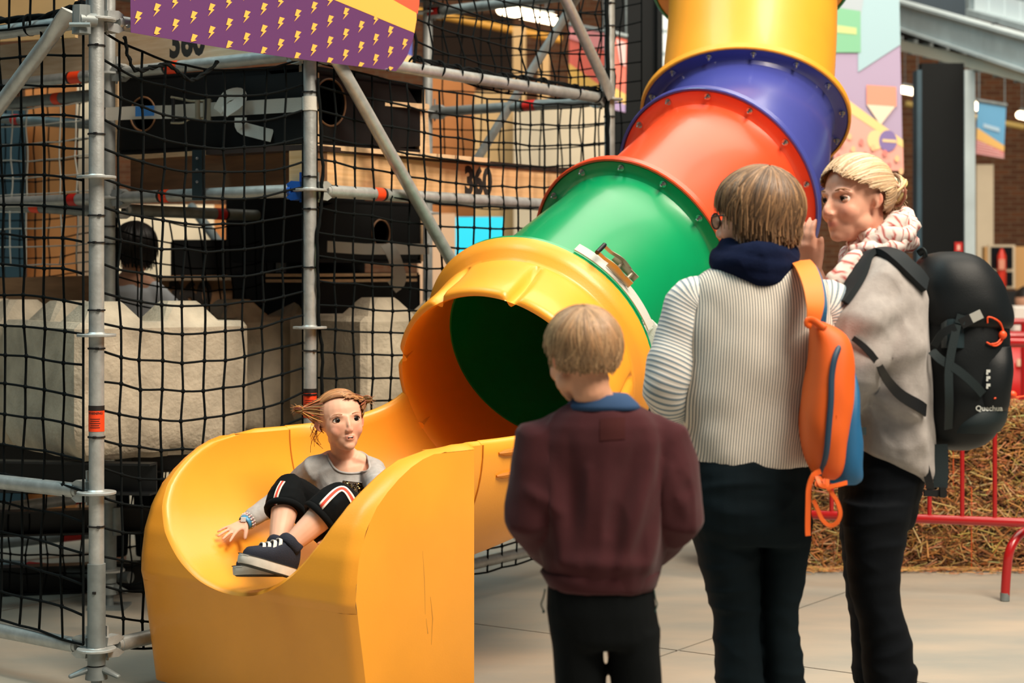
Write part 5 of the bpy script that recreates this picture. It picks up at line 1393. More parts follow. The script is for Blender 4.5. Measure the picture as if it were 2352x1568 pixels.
# hair: swept back to two little buns
gc = [(150, 100, 62), (176, 122, 76), (120, 80, 50), (196, 146, 96)]
def gcov(sg):
    def f(ph, dr):
        for k in range(3, 60):
            th = k * 0.045; d_ = dr(th, ph)
            if d_.x * sg < -0.03: return th
            if d_.y > 0.10 and d_.z < 0.62 - 0.20 * abs(d_.x) - 0.15 * (0.6 - d_.y): return th
            if d_.y > 0.02 and d_.z < 0.16: return th
            if d_.z < -0.50: return th
        return 2.6
    return f
Rh = random.Random(12); mh = MB()
for sg, bc in ((-1, W(686, 940, 5.90)), (1, W(843, 917, 5.98))):
    pd = bc - gh.P(0, -0.06, 0.12); pole = (pd.dot(gh.l), pd.dot(gh.f), pd.dot(gh.u))
    m, surf, dr = hair(gh, girl, (0.385, 0.455, 0.405), pole, gcov(sg), 520, gc, 0.97, wid=0.0055, lift=0.035, seed=11 + sg, wave=0.02, start=0.05, capcol=(128, 88, 54))
    k0 = len(mh.v); mh.v += m.v; mh.f += [tuple(i + k0 for i in f) for f in m.f]; mh.c += m.c
    for k in range(60):    # bun coils
        a0 = Rh.uniform(0, 6.3); rr = Rh.uniform(0.008, 0.017); tl = Rh.uniform(-1, 1); cs = tuple(v * Rh.uniform(0.5, 1.1) for v in lin(Rh.choice(gc[:3])))
        pts = [bc + Vector((rr * math.cos(a0 + t), rr * math.sin(a0 + t) * math.cos(tl), rr * math.sin(a0 + t) * math.sin(tl))) for t in [i * 0.5 for i in range(8)]]; mh.tube(pts, [0.0005, 0.0018, 0.002, 0.002, 0.002, 0.002, 0.0018, 0.0005], 5, col=cs)
    for k in range(70):    # strands running to the bun
        th = Rh.uniform(0.15, 0.75); st0 = surf(dr(th, Rh.uniform(0, 6.3)), 1.0); cs = tuple(v * Rh.uniform(0.7, 1.25) for v in lin(Rh.choice(gc)))
        md = lerp(st0, bc, 0.55) + Vector((Rh.uniform(-.003, .003), Rh.uniform(-.003, .003), Rh.uniform(-.006, .004))); pts = cat([st0, md, bc + Vector((Rh.uniform(-.006, .006), Rh.uniform(-.006, .006), Rh.uniform(-.006, .006)))], 4); mh.tube(pts, [0.0008] + [0.0017] * (len(pts) - 2) + [0.0008], 5, col=cs)
    for k in range(18):    # flyaway wisps
        d_ = Vector((sg * Rh.uniform(0.2, 1), Rh.uniform(-1, 0.4), Rh.uniform(-0.7, 0.7))).normalized(); cs = lin(Rh.choice(gc)); mh.tube([bc, bc + d_ * 0.018, bc + d_ * 0.030 + Vector((0, 0, Rh.uniform(-.008, .006)))], [0.0006, 0.0005, 0.0003], 4, col=cs)
m = mh
for k in range(16):        # wisps behind the ear
    st0 = gh.P(-0.34 + Rh.uniform(-.03, .05), -0.18 + Rh.uniform(-.06, .06), Rh.uniform(-.15, .2)); cs = lin(Rh.choice(gc)); m.tube(cat([st0, st0 + Vector((-0.012 + Rh.uniform(-.01, .01), 0.0, -0.03)), st0 + Vector((-0.004 + Rh.uniform(-.02, .02), 0, -0.045 - Rh.uniform(0, .025)))], 3), 0.0007, 4, col=cs)
hg = m.build('hair', M_hair, girl, sharp=180); hg['label'] = 'fair hair pulled into two small buns'
# ---- the boy with his back to us
YBOY = 4.05; sB = FPX / YBOY
def bw(x, y, dy=0.0): return W(x, y, YBOY + dy)
bh = Head(bw(1336, 818, 0.0), (-0.42, 0.86, -0.10), (-0.10, 0.10, 0.98), 0.205)
LOCB = Vector((bw(1385, 0).x, YBOY, 0.0))
zf = HY + ZC * sB
m = MB(); bh.add(m, wide=1.0)
bn = bw(1380, 950)
m.tube([bh.P(0, -0.10, -0.15), bh.P(0, -0.14, -0.38), bn, bn - EZ * 0.06], [0.046, 0.042, 0.045, 0.05], 16, round_ends=True)
bhip = bw(1380, 1330); m.tube([bn - EZ * 0.03, bw(1385, 1080), bw(1385, 1220), bhip], [(0.07, 0.045), (0.105, 0.065), (0.095, 0.068), (0.10, 0.07)], 20, up=(0, -1, 0), round_ends=True)
arms = []
for s_, e_, w_ in ((bw(1245, 1005), bw(1222, 1185, -0.02), bw(1275, 1278, 0.10)), (bw(1528, 1012), bw(1556, 1185, -0.02), bw(1505, 1262, 0.10))):
    arms.append((s_, e_, w_)); m.tube([lerp(bn, s_, 0.5), s_, lerp(s_, e_, 0.5), e_, lerp(e_, w_, 0.5), w_], [0.034, 0.034, 0.034, 0.031, 0.028, 0.022], 14, round_ends=True)
for (w_, tx, sd_) in ((arms[0][2], 1325, 1), (arms[1][2], 1450, -1)):
    hand(m, w_, bw(tx, 1300, 0.13) - w_, (0, 1, 0.2), 0.13, (0.5, 0.55, 0.6, 0.6), 0.08, sd_)
legs = []
for hx, kx, ax_ in ((1325, 1325, 1330), (1440, 1455, 1462)):
    L_ = [bw(hx, 1330), bw(hx, 1430), bw(kx, zf - 0.34 * sB), bw(ax_, zf - 0.20 * sB, 0.02), bw(ax_, zf - 0.07 * sB, 0.02)]; legs.append(L_)
    m.tube(L_, [0.052, 0.052, 0.040, 0.038, 0.028], 16, round_ends=True); m.tube([L_[-1] - EZ * 0.02, L_[-1] + Vector((0, 0.10, -0.045))], [0.03, 0.022], 12, round_ends=True)
boy = person('person', 'fair-haired boy in a maroon sweatshirt, seen from behind', m, 0.005, 3, bh, (222, 164, 132), None, LOCB)
# sweatshirt
def burg(nm='sweat_maroon'): return mat(nm, (66, 32, 36), 0.95, var=0.08, vscale=20, bump=0.06, bscale=260, spec=0.15, sheen=0.1)
M_sw = burg(); m = MB()
rowloft(m, [(922, 1322, 1442, 0.056), (934, 1300, 1466, 0.068), (950, 1268, 1500, 0.080), (975, 1246, 1526, 0.090), (1010, 1238, 1538, 0.096), (1080, 1240, 1536, 0.098), (1180, 1246, 1528, 0.100), (1260, 1240, 1524, 0.102), (1310, 1250, 1512, 0.100), (1345, 1262, 1503, 0.096), (1352, 1268, 1498, 0.085)], YBOY)
for s_, e_, w_ in arms:
    m.tube([lerp(bn - EZ * 0.02, s_, 0.7), s_ - EZ * 0.005, lerp(s_, e_, 0.35), lerp(s_, e_, 0.75), e_, lerp(e_, w_, 0.4), lerp(e_, w_, 0.8), w_], [0.050, 0.058, 0.060, 0.058, 0.056, 0.050, 0.043, 0.034], 18, round_ends=True)
swt = garment('sweatshirt', m, 0.006, 5, M_sw, boy, 0.010, 8.5, label='maroon sweatshirt with a ribbed hem', stretch=(1, 1, 0.45), seed=4, creases=[(bw(a, b, -0.1), bw(c_, d_, -0.1), amp, wd) for a, b, c_, d_, amp, wd in ((1512, 1010, 1425, 1300, 0.016, 0.016), (1540, 1080, 1490, 1310, 0.014, 0.014), (1475, 1000, 1400, 1220, -0.010, 0.016), (1300, 1000, 1335, 1290, -0.010, 0.020), (1262, 1060, 1290, 1300, 0.014, 0.015), (1350, 1080, 1330, 1300, 0.008, 0.014), (1200, 1120, 1290, 1180, 0.010, 0.012), (1560, 1150, 1600, 1110, -0.008, 0.012), (1270, 1295, 1500, 1300, 0.010, 0.016), (1545, 1090, 1585, 1200, 0.008, 0.012))])
m = MB(); rowloft(m, [(1306, 1244, 1516, 0.101), (1312, 1240, 1518, 0.104), (1340, 1256, 1508, 0.102), (1349, 1262, 1503, 0.098)], YBOY); m.build('hem_rib', M_sw, swt, sharp=180)
ts_ = bvh([swt]); m = MB(); m.sheet([[hit(ts_, lerp(1378, 1436, k / 8), lerp(962, 1012, j / 6) - 4 * k / 8, 0.0012, YBOY) for k in range(9)] for j in range(7)]); m.build('back_patch', mat('patch_brown', (66, 34, 34), 0.95, spec=0.1), swt)
m = MB(); rowloft(m, [(904, 1328, 1442, 0.056), (909, 1322, 1448, 0.062), (926, 1304, 1466, 0.077), (938, 1296, 1474, 0.078)], YBOY); m.build('collar', mat('collar_navy', (34, 66, 104), 0.9), swt, sharp=180)
# trousers
M_bt = mat('joggers_black', (6, 10, 12), 0.9, bump=0.06, bscale=200, spec=0.15)
m = MB(); rowloft(m, [(1325, 1272, 1494, 0.088), (1345, 1256, 1500, 0.092), (1400, 1254, 1508, 0.096), (1460, 1262, 1516, 0.092), (1478, 1268, 1514, 0.085)], YBOY)
for L_, (xa, xb) in zip(legs, ((1258, 1388), (1386, 1518))):
    rowloft(m, [(1440, xa + 2, xb - 2, 0.078), (1490, xa + 10, xb - 4, 0.076), (1568, xa + 18, xb + 2, 0.072), (zf - 0.34 * sB, xa + 22, xb - 4, 0.062), (zf - 0.18 * sB, xa + 30, xb - 8, 0.055), (zf - 0.06 * sB, xa + 34, xb - 14, 0.052)], YBOY)
bt = garment('trousers', m, 0.006, 4, M_bt, boy, 0.004, 9, label='black joggers', stretch=(1, 1, 0.5))
for L_ in legs:
    e_ = L_[-1]; m = MB(); m.rings([[Vector((e_.x + w * math.cos(t), e_.y + 0.05 + l * math.sin(t), z)) for t in [2 * math.pi * k / 20 for k in range(20)]] for z, w, l in ((0.002, 0.036, 0.11), (0.02, 0.038, 0.112), (0.05, 0.036, 0.10), (0.075, 0.030, 0.06), (0.09, 0.026, 0.045))], True); m.build('shoe', MATS['canvas_navy'], boy, sharp=60)
for x, dx in ((1252, -10), (1502, 8)):
    m = MB(); m.tube(cat([bw(x, 1352, -0.03), bw(x + dx * 0.4, 1372, -0.03), bw(x + dx * 0.9, 1388, -0.03), bw(x + dx * 0.3, 1402, -0.03)], 4), 0.0018, 6); m.ell(bw(x + dx * 0.35, 1404, -0.03), (0.003, 0.003, 0.004), nu=8, nv=6); m.build('drawcord', mat('cord_green', (24, 60, 54), 0.8), bt)
# hair
bc_ = [(172, 138, 102), (192, 158, 118), (142, 112, 82), (108, 84, 62), (180, 136, 96)]
def bcover(ph, dr):
    for k in range(3, 44):
        th = k * 0.06; d_ = dr(th, ph)
        if d_.y > 0.35 and d_.z < 0.45: return th
        if d_.y > -0.05 and d_.z < 0.02: return th
        if d_.z < -0.52: return th
    return 2.3
m, surf, dr = hair(bh, boy, (0.385, 0.47, 0.41), (0.12, -0.45, 1), bcover, 1700, bc_, 0.88, wid=0.0055, lift=0.07, seed=21, wave=0.05, drop=0.04)
hb_ = m.build('hair', M_hair, boy, sharp=180); hb_['label'] = 'short sandy hair'
# ---- the woman in the striped jumper, back to us
YW1 = 4.68; s1_ = FPX / YW1; zf1 = HY + ZC * s1_
def ww(x, y, dy=0.0): return W(x, y, YW1 + dy)
wh = Head(ww(1734, 503, 0.02), (-0.86, 0.51, -0.05), (-0.03, 0.0, 1), 0.235)
LOC1 = Vector((ww(1722, 0).x, YW1, 0))
m = MB(); wh.add(m, wide=0.98)
wn_ = ww(1738, 640)
m.tube([wh.P(0, -0.10, -0.15), wh.P(0, -0.12, -0.45), wn_, wn_ - EZ * 0.06], [0.058, 0.053, 0.060, 0.085], 16, round_ends=True)
whip = ww(1718, 1120)
m.tube([wn_ - EZ * 0.05, ww(1735, 780), ww(1728, 930), ww(1720, 1040), whip], [(0.10, 0.05), (0.14, 0.08), (0.125, 0.085), (0.135, 0.09), (0.13, 0.10)], 22, up=(0, -1, 0), round_ends=True)
warm = [(ww(1590, 690), ww(1534, 888, -0.02), ww(1566, 1006, 0.16)), (ww(1905, 700), ww(1912, 890, 0.02), ww(1850, 985, 0.20))]
for s_, e_, w_ in warm: m.tube([lerp(wn_ - EZ * 0.03, s_, 0.5), s_, lerp(s_, e_, 0.5), e_, lerp(e_, w_, 0.5), w_], [0.045, 0.045, 0.042, 0.038, 0.034, 0.027], 14, round_ends=True)
hand(m, warm[0][2], ww(1640, 1040, 0.22) - warm[0][2], (0, 1, 0.3), 0.17, (0.4, 0.45, 0.5, 0.5), 0.08, 1); hand(m, warm[1][2], ww(1780, 1010, 0.26) - warm[1][2], (0, 1, 0.3), 0.17, (0.4, 0.45, 0.5, 0.5), 0.08, -1)
wl = []
for hx, kx, ax_, xs in ((1668, 1691, 1703, 0), (1800, 1790, 1803, 1)):
    L_ = [ww(hx, 1130), ww(hx + 5, 1250), ww(kx, 1420), ww(kx + 9, zf1 - 0.30 * s1_, 0.01), ww(ax_, zf1 - 0.08 * s1_, 0.02)]; wl.append(L_)
    m.tube(L_, [0.062, 0.060, 0.044, 0.044, 0.032], 16, round_ends=True); m.tube([L_[-1] - EZ * 0.02, L_[-1] + Vector((-0.02, 0.15, -0.055))], [0.036, 0.026], 12, round_ends=True)
w1 = person('person', 'woman with a short brown bob and glasses, from behind, in a striped jumper', m, 0.006, 3, wh, (224, 172, 144), None, LOC1)
# stripes as real knitted bands: colour follows the ribs of the garment
def stripe_mat(name, scale_u, ca, cb, wid=0.5):
    mm = bpy.data.materials.new(name); mm.use_nodes = True; nt = mm.node_tree; N = nt.nodes; L = nt.links; b = N['Principled BSDF']; b.inputs['Roughness'].default_value = 0.9
    b.inputs['Sheen Weight'].default_value = 0.2
    a = N.new('ShaderNodeAttribute'); a.attribute_name = 'rib'
    mu = N.new('ShaderNodeMath'); mu.operation = 'MULTIPLY'; mu.inputs[1].default_value = scale_u; L.new(a.outputs['Fac'], mu.inputs[0])
    fr = N.new('ShaderNodeMath'); fr.operation = 'FRACT'; L.new(mu.outputs[0], fr.inputs[0])
    pp = N.new('ShaderNodeMath'); pp.operation = 'PINGPONG'; pp.inputs[1].default_value = 0.5; L.new(fr.outputs[0], pp.inputs[0])
    rp = N.new('ShaderNodeMapRange'); rp.inputs[1].default_value = 0.26; rp.inputs[2].default_value = 0.36; L.new(pp.outputs[0], rp.inputs[0])
    mx = N.new('ShaderNodeMix'); mx.data_type = 'RGBA'; mx.inputs[6].default_value = lin(ca) + (1,); mx.inputs[7].default_value = lin(cb) + (1,); L.new(rp.outputs[0], mx.inputs[0]); L.new(mx.outputs[2], b.inputs['Base Color'])
    bp = N.new('ShaderNodeBump'); bp.inputs['Strength'].default_value = 0.35; bp.inputs['Distance'].default_value = 0.004; L.new(pp.outputs[0], bp.inputs['Height']); L.new(bp.outputs[0], b.inputs['Normal'])
    return mm
def ribbed(name, rings, vals, material, parent, fold=0.0, fscale=6.0, seed=0, sub=3):
    "loft with a float attribute 'rib' per vertex (vals: function of ring index, vertex index)"
    m_ = MB(); m_.rings(rings, True)
    off = root_off(parent); me = m_.mesh(name, off)
    at = me.attributes.new('rib', 'FLOAT', 'POINT'); n_ = len(rings[0])
    for i in range(len(rings)):
        for j in range(n_): at.data[i * n_ + j].value = vals(i, j)
    nrm = [v.normal.copy() for v in me.vertices]
    for v, vn_ in zip(me.vertices, nrm):
        w = v.co + off; q = Vector((w.x, w.y, w.z * 1.6)) * fscale + Vector((seed, 0, seed)); k = 1 - abs(noise.noise(q)) * 2
        v.co += vn_ * fold * (0.8 * k + 0.4 * noise.noise(q * 2.2))
    me.update(); return link(name, me, material, parent, 180)
def resamp(rows, n):
    out = []
    for k in range(n + 1):
        t = k / n * (len(rows) - 1); i = min(int(t), len(rows) - 2); f = t - i; f = f
        def cr(c):
            p = [rows[max(i - 1, 0)][c], rows[i][c], rows[i + 1][c], rows[min(i + 2, len(rows) - 1)][c]]
            return 0.5 * (2 * p[1] + (p[2] - p[0]) * f + (2 * p[0] - 5 * p[1] + 4 * p[2] - p[3]) * f * f + (3 * p[1] - p[0] - 3 * p[2] + p[3]) * f ** 3)
        out.append(tuple(cr(c) for c in range(len(rows[0]))))
    return out
M_s1 = stripe_mat('knit_stripe_body', 62, (226, 218, 204), (110, 116, 120)); M_s2 = stripe_mat('knit_stripe_sleeve', 62, (226, 222, 214), (120, 138, 150))
rows = [(592, 1672, 1800, 0.055), (604, 1650, 1830, 0.075), (622, 1612, 1868, 0.090), (650, 1585, 1905, 0.105), (700, 1572, 1926, 0.120), (780, 1568, 1926, 0.132), (880, 1566, 1915, 0.138), (960, 1566, 1898, 0.142), (1020, 1572, 1880, 0.146), (1058, 1584, 1862, 0.146), (1072, 1592, 1852, 0.142)]
rr_ = resamp(rows, 44); SEG = 96
def supring(y, xl, xr, hd, Y, flat=2.4, seg=SEG):
    a = W(xl, y, Y); b = W(xr, y, Y); c = (a + b) / 2; hw = (b.x - a.x) / 2
    return [c + Vector((hw * math.copysign(abs(math.cos(t)) ** (2 / flat), math.cos(t)), hd * math.copysign(abs(math.sin(t)) ** (2 / flat), math.sin(t)), 0)) for t in [2 * math.pi * j / seg for j in range(seg)]]
rings = [supring(y, xl, xr, hd, YW1) for y, xl, xr, hd in rr_]
jm = ribbed('jumper', rings, lambda i, j: 0.5 + (rings[i][j].x - (rings[i][0].x + rings[i][SEG // 2].x) / 2) / 0.43 + (0.0 if math.sin(2 * math.pi * j / SEG) < 0 else 0.004), M_s1, w1, 0.010, 4.2, 3)
jm['label'] = 'cream jumper with thin grey stripes'
for (s_, e_, w_), nm in zip(warm, ('sleeve', 'sleeve')):
    ctr = cat([lerp(wn_ - EZ * 0.06, s_, 0.72), s_ - EZ * 0.01, lerp(s_, e_, 0.5) + Vector((-0.004, 0, 0)), e_, lerp(e_, w_, 0.5), lerp(e_, w_, 0.95)], 7)
    K = len(ctr); rad_ = [interp(k / (K - 1), [0, 0.18, 0.4, 0.62, 0.8, 1], [0.050, 0.064, 0.060, 0.058, 0.054, 0.046]) for k in range(K)]
    mm = MB(); mm.tube(ctr, rad_, 40); n_ = 40; rg = [mm.v[i * n_:(i + 1) * n_] for i in range(K)]
    ribbed('sleeve', rg, lambda i, j: i / (K - 1) * 0.92 + 0.012 * math.sin(2 * math.pi * j / 40), M_s2, jm, 0.009, 7, 5)
# navy snood
M_sn = mat('snood_navy', (9, 20, 48), 0.95, bump=0.1, bscale=120, spec=0.15)
m = MB()
for k, (y, xl, xr, r, tl) in enumerate(((570, 1660, 1812, 0.030, 0.02), (592, 1640, 1824, 0.034, 0.03), (612, 1650, 1822, 0.028, 0.05))):
    a = ww(xl, y); b = ww(xr, y); c = (a + b) / 2; hw = (b.x - a.x) / 2 - r * 0.6
    m.tube([c + Vector((hw * math.cos(t), 0.085 * math.sin(t), -0.022 * math.sin(-t) * (1 if math.sin(t) < 0 else -0.6) + 0.008 * math.sin(3 * t + k))) for t in [2 * math.pi * q / 36 for q in range(36)]], r, 12, loop=True)
sn = garment('scarf', m, 0.006, 3, M_sn, w1, 0.004, 14, label='dark navy loop scarf')
# jeans
M_j1 = mat('jeans_dark_teal', (9, 22, 28), 0.85, var=0.15, vscale=12, bump=0.06, bscale=260, spec=0.15)
m = MB(); rowloft(m, [(1040, 1590, 1850, 0.135), (1080, 1578, 1860, 0.142), (1150, 1576, 1862, 0.146), (1210, 1584, 1862, 0.140), (1240, 1592, 1860, 0.125)], YW1)
rowloft(m, [(1190, 1588, 1738, 0.115), (1260, 1598, 1742, 0.108), (1330, 1616, 1744, 0.095), (1400, 1636, 1745, 0.080), (1440, 1640, 1743, 0.074), (1568, 1644, 1752, 0.074), (zf1 - 0.30 * s1_, 1648, 1752, 0.070), (zf1 - 0.10 * s1_, 1662, 1744, 0.052), (zf1 - 0.05 * s1_, 1664, 1742, 0.05)], YW1 + 0.0)
rowloft(m, [(1190, 1744, 1862, 0.115), (1260, 1748, 1858, 0.106), (1330, 1750, 1844, 0.092), (1400, 1748, 1832, 0.078), (1440, 1746, 1830, 0.072), (1500, 1752, 1840, 0.074), (1568, 1756, 1846, 0.074), (zf1 - 0.30 * s1_, 1758, 1850, 0.070), (zf1 - 0.10 * s1_, 1766, 1840, 0.052), (zf1 - 0.05 * s1_, 1766, 1838, 0.05)], YW1 + 0.02)
garment('jeans', m, 0.006, 3, M_j1, w1, 0.0055, 7, label='dark teal skinny jeans', stretch=(0.6, 0.6, 2.2))
for L_ in wl:
    e_ = L_[-1]; m = MB(); m.rings([[Vector((e_.x + w * math.cos(t) - 0.01, e_.y + 0.07 + l * math.sin(t), z)) for t in [2 * math.pi * k / 20 for k in range(20)]] for z, w, l in ((0.002, 0.042, 0.13), (0.02, 0.044, 0.132), (0.05, 0.042, 0.12), (0.085, 0.036, 0.07), (0.10, 0.034, 0.055))], True); m.build('shoe', mat('leather_dark', (30, 26, 24), 0.5), w1, sharp=60)
# glasses: a temple and one rim past the cheek
gl = MB(); c = wh.P(0.16, 0.40, 0.0)
for sg in (-1, 1):
    cc = wh.P(sg * 0.15, 0.40, 0.0); gl.tube([cc + (wh.l * math.cos(t) * 0.115 + wh.u * math.sin(t) * 0.085) * wh.H for t in [2 * math.pi * k / 24 for k in range(24)]], 0.0024, 6, loop=True)
    gl.tube([wh.P(sg * 0.26, 0.40, 0.04), wh.P(sg * 0.345, 0.30, 0.05), wh.P(sg * 0.375, -0.02, 0.04), wh.P(sg * 0.37, -0.10, -0.03)], 0.0024, 6)
gl.tube([wh.P(-0.035, 0.42, 0.01), wh.P(0.035, 0.42, 0.01)], 0.002, 6)
go_ = gl.build('glasses', mat('spectacle_frame', (26, 40, 40), 0.3), w1, sharp=180); go_['label'] = 'dark-rimmed glasses'
for sg in (-1, 1):
    cc = wh.P(sg * 0.15, 0.40, 0.0); m = MB(); m.add([cc] + [cc + (wh.l * math.cos(t) * 0.113 + wh.u * math.sin(t) * 0.083) * wh.H for t in [2 * math.pi * k / 24 for k in range(24)]], [(0, 1 + k, 1 + (k + 1) % 24) for k in range(24)]); m.build('lens', mat('lens_glass', (230, 245, 238), 0.02, trans=1.0), go_, sharp=180)
wc = [(92, 70, 50), (140, 106, 74), (176, 136, 96), (60, 46, 36), (120, 90, 62), (70, 54, 42)]
def wcover(ph, dr):
    for k in range(3, 50):
        th = k * 0.055; d_ = dr(th, ph)
        if d_.y > 0.24 and d_.z < 0.42: return th
        if d_.y > 0.06 and d_.z < -0.02: return th
        if d_.z < -0.46: return th
    return 2.3
m, surf, dr = hair(wh, w1, (0.41, 0.47, 0.43), (0.05, -0.35, 1), wcover, 2000, wc, 0.90, wid=0.0065, lift=0.10, seed=31, wave=0.035, drop=0.16, capcol=(60, 46, 36))
h1 = m.build('hair', M_hair, w1, sharp=180); h1['label'] = 'layered brown bob with lighter streaks'

# ---- the blonde woman with the big backpack, in profile
YW2 = 4.85; s2_ = FPX / YW2; zf2 = HY + ZC * s2_
def vw(x, y, dy=0.0): return W(x, y, YW2 + dy)
vh = Head(vw(1962, 460, 0.0), (-0.85, -0.52, -0.02), (0.0, 0.05, 1), 0.228)
LOC2 = Vector((vw(2030, 0).x, YW2, 0))
m = MB(); vh.add(m, wide=0.95, jaw=0.95, nose=1.0)
vn = vw(2030, 640, 0.02)
m.tube([vh.P(0, -0.10, -0.18), vh.P(0, -0.16, -0.45), vn, vn - EZ * 0.06], [0.058, 0.052, 0.058, 0.08], 16, round_ends=True)
m.tube([vn - EZ * 0.04, vw(2010, 760), vw(2010, 900), vw(2020, 1000), vw(2030, 1090)], [(0.07, 0.07), (0.085, 0.12), (0.08, 0.115), (0.085, 0.12), (0.095, 0.125)], 22, up=(0, -1, 0), round_ends=True)
# near (left) arm down under the cardigan, far (right) arm raised to the chin
m.tube([vw(2050, 650, -0.06), vw(2035, 690, -0.11), vw(2025, 790, -0.13), vw(2040, 885, -0.12), vw(2020, 895, -0.05), vw(2005, 900, 0.0)], [0.05, 0.053, 0.046, 0.041, 0.036, 0.028], 14, round_ends=True)
rw_ = vw(1866, 624, 0.02); m.tube([vw(1985, 660, 0.12), vw(1955, 700, 0.12), vw(1915, 760, 0.10), vw(1890, 690, 0.05), rw_], [0.05, 0.050, 0.042, 0.034, 0.027], 14, round_ends=True)
hand(m, rw_, vw(1842, 548, -0.01) - rw_, (-0.62, -0.72, 0.05), 0.165, (0.55, 0.62, 0.70, 0.75), 0.07, side=1, thumb=(0.45, 0.25))
hand(m, vw(2005, 900, 0.0), Vector((-0.2, 1, 0)), (-0.5, -0.8, 0), 0.165, (0.3, 0.3, 0.35, 0.4), 0.07, side=-1)
vl = []
for dx, dy in ((0, -0.09), (-18, 0.09)):
    cx5 = (2018, 2009, 2019, 2046, 2048) if dx == 0 else (2005, 1996, 1996, 2017, 2023)
    L_ = [vw(cx5[0], 1110, dy), vw(cx5[1], 1230, dy), vw(cx5[2], 1400, dy), vw(cx5[3], zf2 - 0.3 * s2_, dy), vw(cx5[4], zf2 - 0.08 * s2_, dy)]; vl.append(L_)
    m.tube(L_, [0.050, 0.055, 0.044, 0.044, 0.032], 16, round_ends=True); m.tube([L_[-1] - EZ * 0.02, L_[-1] + Vector((-0.15, -0.04, -0.055))], [0.036, 0.026], 12, round_ends=True)
w2 = person('person', 'blonde woman in profile with a grey cardigan and a hand at her chin', m, 0.0052, 3, vh, (226, 168, 142), None, LOC2)
vh.eyes(w2, look=(0.0, -0.18), lidcol=(214, 150, 124), openz=0.027, es=0.90, browk=0.9)
# cardigan (draped batwing, longer at the back)
M_cg = mat('cardigan_grey', (158, 152, 148), 0.95, var=0.10, vscale=50, bump=0.10, bscale=220, sheen=0.15)
m = MB()
rowloft(m, [(585, 1992, 2072, 0.07, 0.0), (600, 1950, 2095, 0.13, 0.0), (630, 1916, 2112, 0.19, 0.0), (690, 1898, 2118, 0.225, -0.01), (780, 1900, 2120, 0.235, -0.02), (870, 1930, 2125, 0.215, -0.02), (950, 1945, 2130, 0.20, 0.0, 0.0), (1010, 1948, 2135, 0.20, 0.0, -0.012), (1050, 1950, 2140, 0.195, 0.0, -0.035), (1062, 1955, 2138, 0.185, 0.0, -0.05)], YW2)
m.tube([vw(2030, 650, -0.12), vw(1985, 760, -0.22), vw(1955, 850, -0.22), vw(1935, 920, -0.14)], [0.08, 0.078, 0.070, 0.055], 16, round_ends=True)
m.tube([vw(1985, 660, 0.10), vw(1940, 720, 0.11), vw(1908, 765, 0.09), vw(1892, 700, 0.06)], [0.07, 0.065, 0.055, 0.044], 16, round_ends=True)
cgn = garment('cardigan', m, 0.0075, 5, M_cg, w2, 0.012, 5.0, label='draped grey knitted cardigan', stretch=(1.3, 1.3, 0.8), seed=8, creases=[(vw(a, b, -0.2), vw(c_, d_, -0.2), amp, wd) for a, b, c_, d_, amp, wd in ((1925, 810, 2075, 735, -0.028, 0.022), (1930, 760, 2060, 700, 0.016, 0.022), (1940, 840, 2110, 800, 0.020, 0.024), (1960, 860, 2115, 960, 0.018, 0.018), (1985, 880, 2060, 1040, -0.014, 0.018), (1950, 930, 1990, 1040, 0.012, 0.016), (2070, 880, 2125, 1030, 0.016, 0.018), (2040, 640, 2105, 760, -0.012, 0.02))])
m = MB(); m.box(vw(1982, 990, -0.205), (0.016, 0.006, 0.020)); m.build('cloth_tab', mat('tab_dark', (46, 58, 60), 0.8), cgn)
# red and white scarf wound round the neck
M_sc = mat('scarf_check', (226, 212, 206), 0.95)
mm_ = M_sc; nt = mm_.node_tree; N = nt.nodes; L = nt.links; b = N['Principled BSDF']
at = N.new('ShaderNodeAttribute'); at.attribute_name = 'Col'; L.new(at.outputs['Color'], b.inputs['Base Color'])
m = MB(); Rs = random.Random(9)
cen = vw(2022, 575, 0.0)
def scarf_loop(cc, rx, ry, r, tilt, ph, n=150):
    pts = [cc + Vector((rx * math.cos(t), ry * math.sin(t), tilt * math.cos(t) + 0.008 * math.sin(4 * t + ph))) for t in [2 * math.pi * q / n for q in range(n)]]
    k0 = len(m.v); m.tube(pts, (r, r * 1.15), 12, loop=True)
    for i in range(n):
        for j in range(12):
            st_ = (i + (1 if (j % 5 == 2) else 0) + Rs.choice((0, 0, 0, 1))) % 5 == 0
            m.c[k0 + i * 12 + j] = lin((176, 62, 56)) if st_ else lin((232, 218, 210))
scarf_loop(cen + EZ * 0.052 + Vector((0.012, 0, 0)), 0.058, 0.066, 0.024, 0.030, 0); scarf_loop(cen + EZ * 0.028 + Vector((0.008, 0, 0)), 0.068, 0.074, 0.025, 0.030, 2); scarf_loop(cen + EZ * 0.002 + Vector((-0.006, 0, 0)), 0.080, 0.082, 0.024, 0.026, 4)
for (x0, y0, x1, y1, x2, y2, dy) in ((1975, 590, 1925, 645, 1898, 690, -0.12), (1985, 600, 1940, 660, 1915, 720, -0.10)):
    pts = cat([vw(x0, y0, dy), vw(x1, y1, dy - 0.03), vw(x2, y2, dy + 0.0)], 14); k0 = len(m.v); m.tube(pts, [(0.022, 0.030)] * len(pts), 12, round_ends=False)
    for i in range(len(pts)):
        for j in range(12): m.c[k0 + i * 12 + j] = lin((176, 62, 56)) if (i + (j % 4 == 1)) % 4 == 0 else lin((232, 218, 210))
for i in range(len(m.v)):
    q = m.v[i]; m.v[i] = q + Vector((NZ(q, 40), NZ(q + Vector((9, 0, 0)), 40), NZ(q + Vector((0, 9, 0)), 40))) * 0.010
sf = m.build('scarf', M_sc, w2, sharp=180); sf['label'] = 'crinkled white scarf with red stripes'
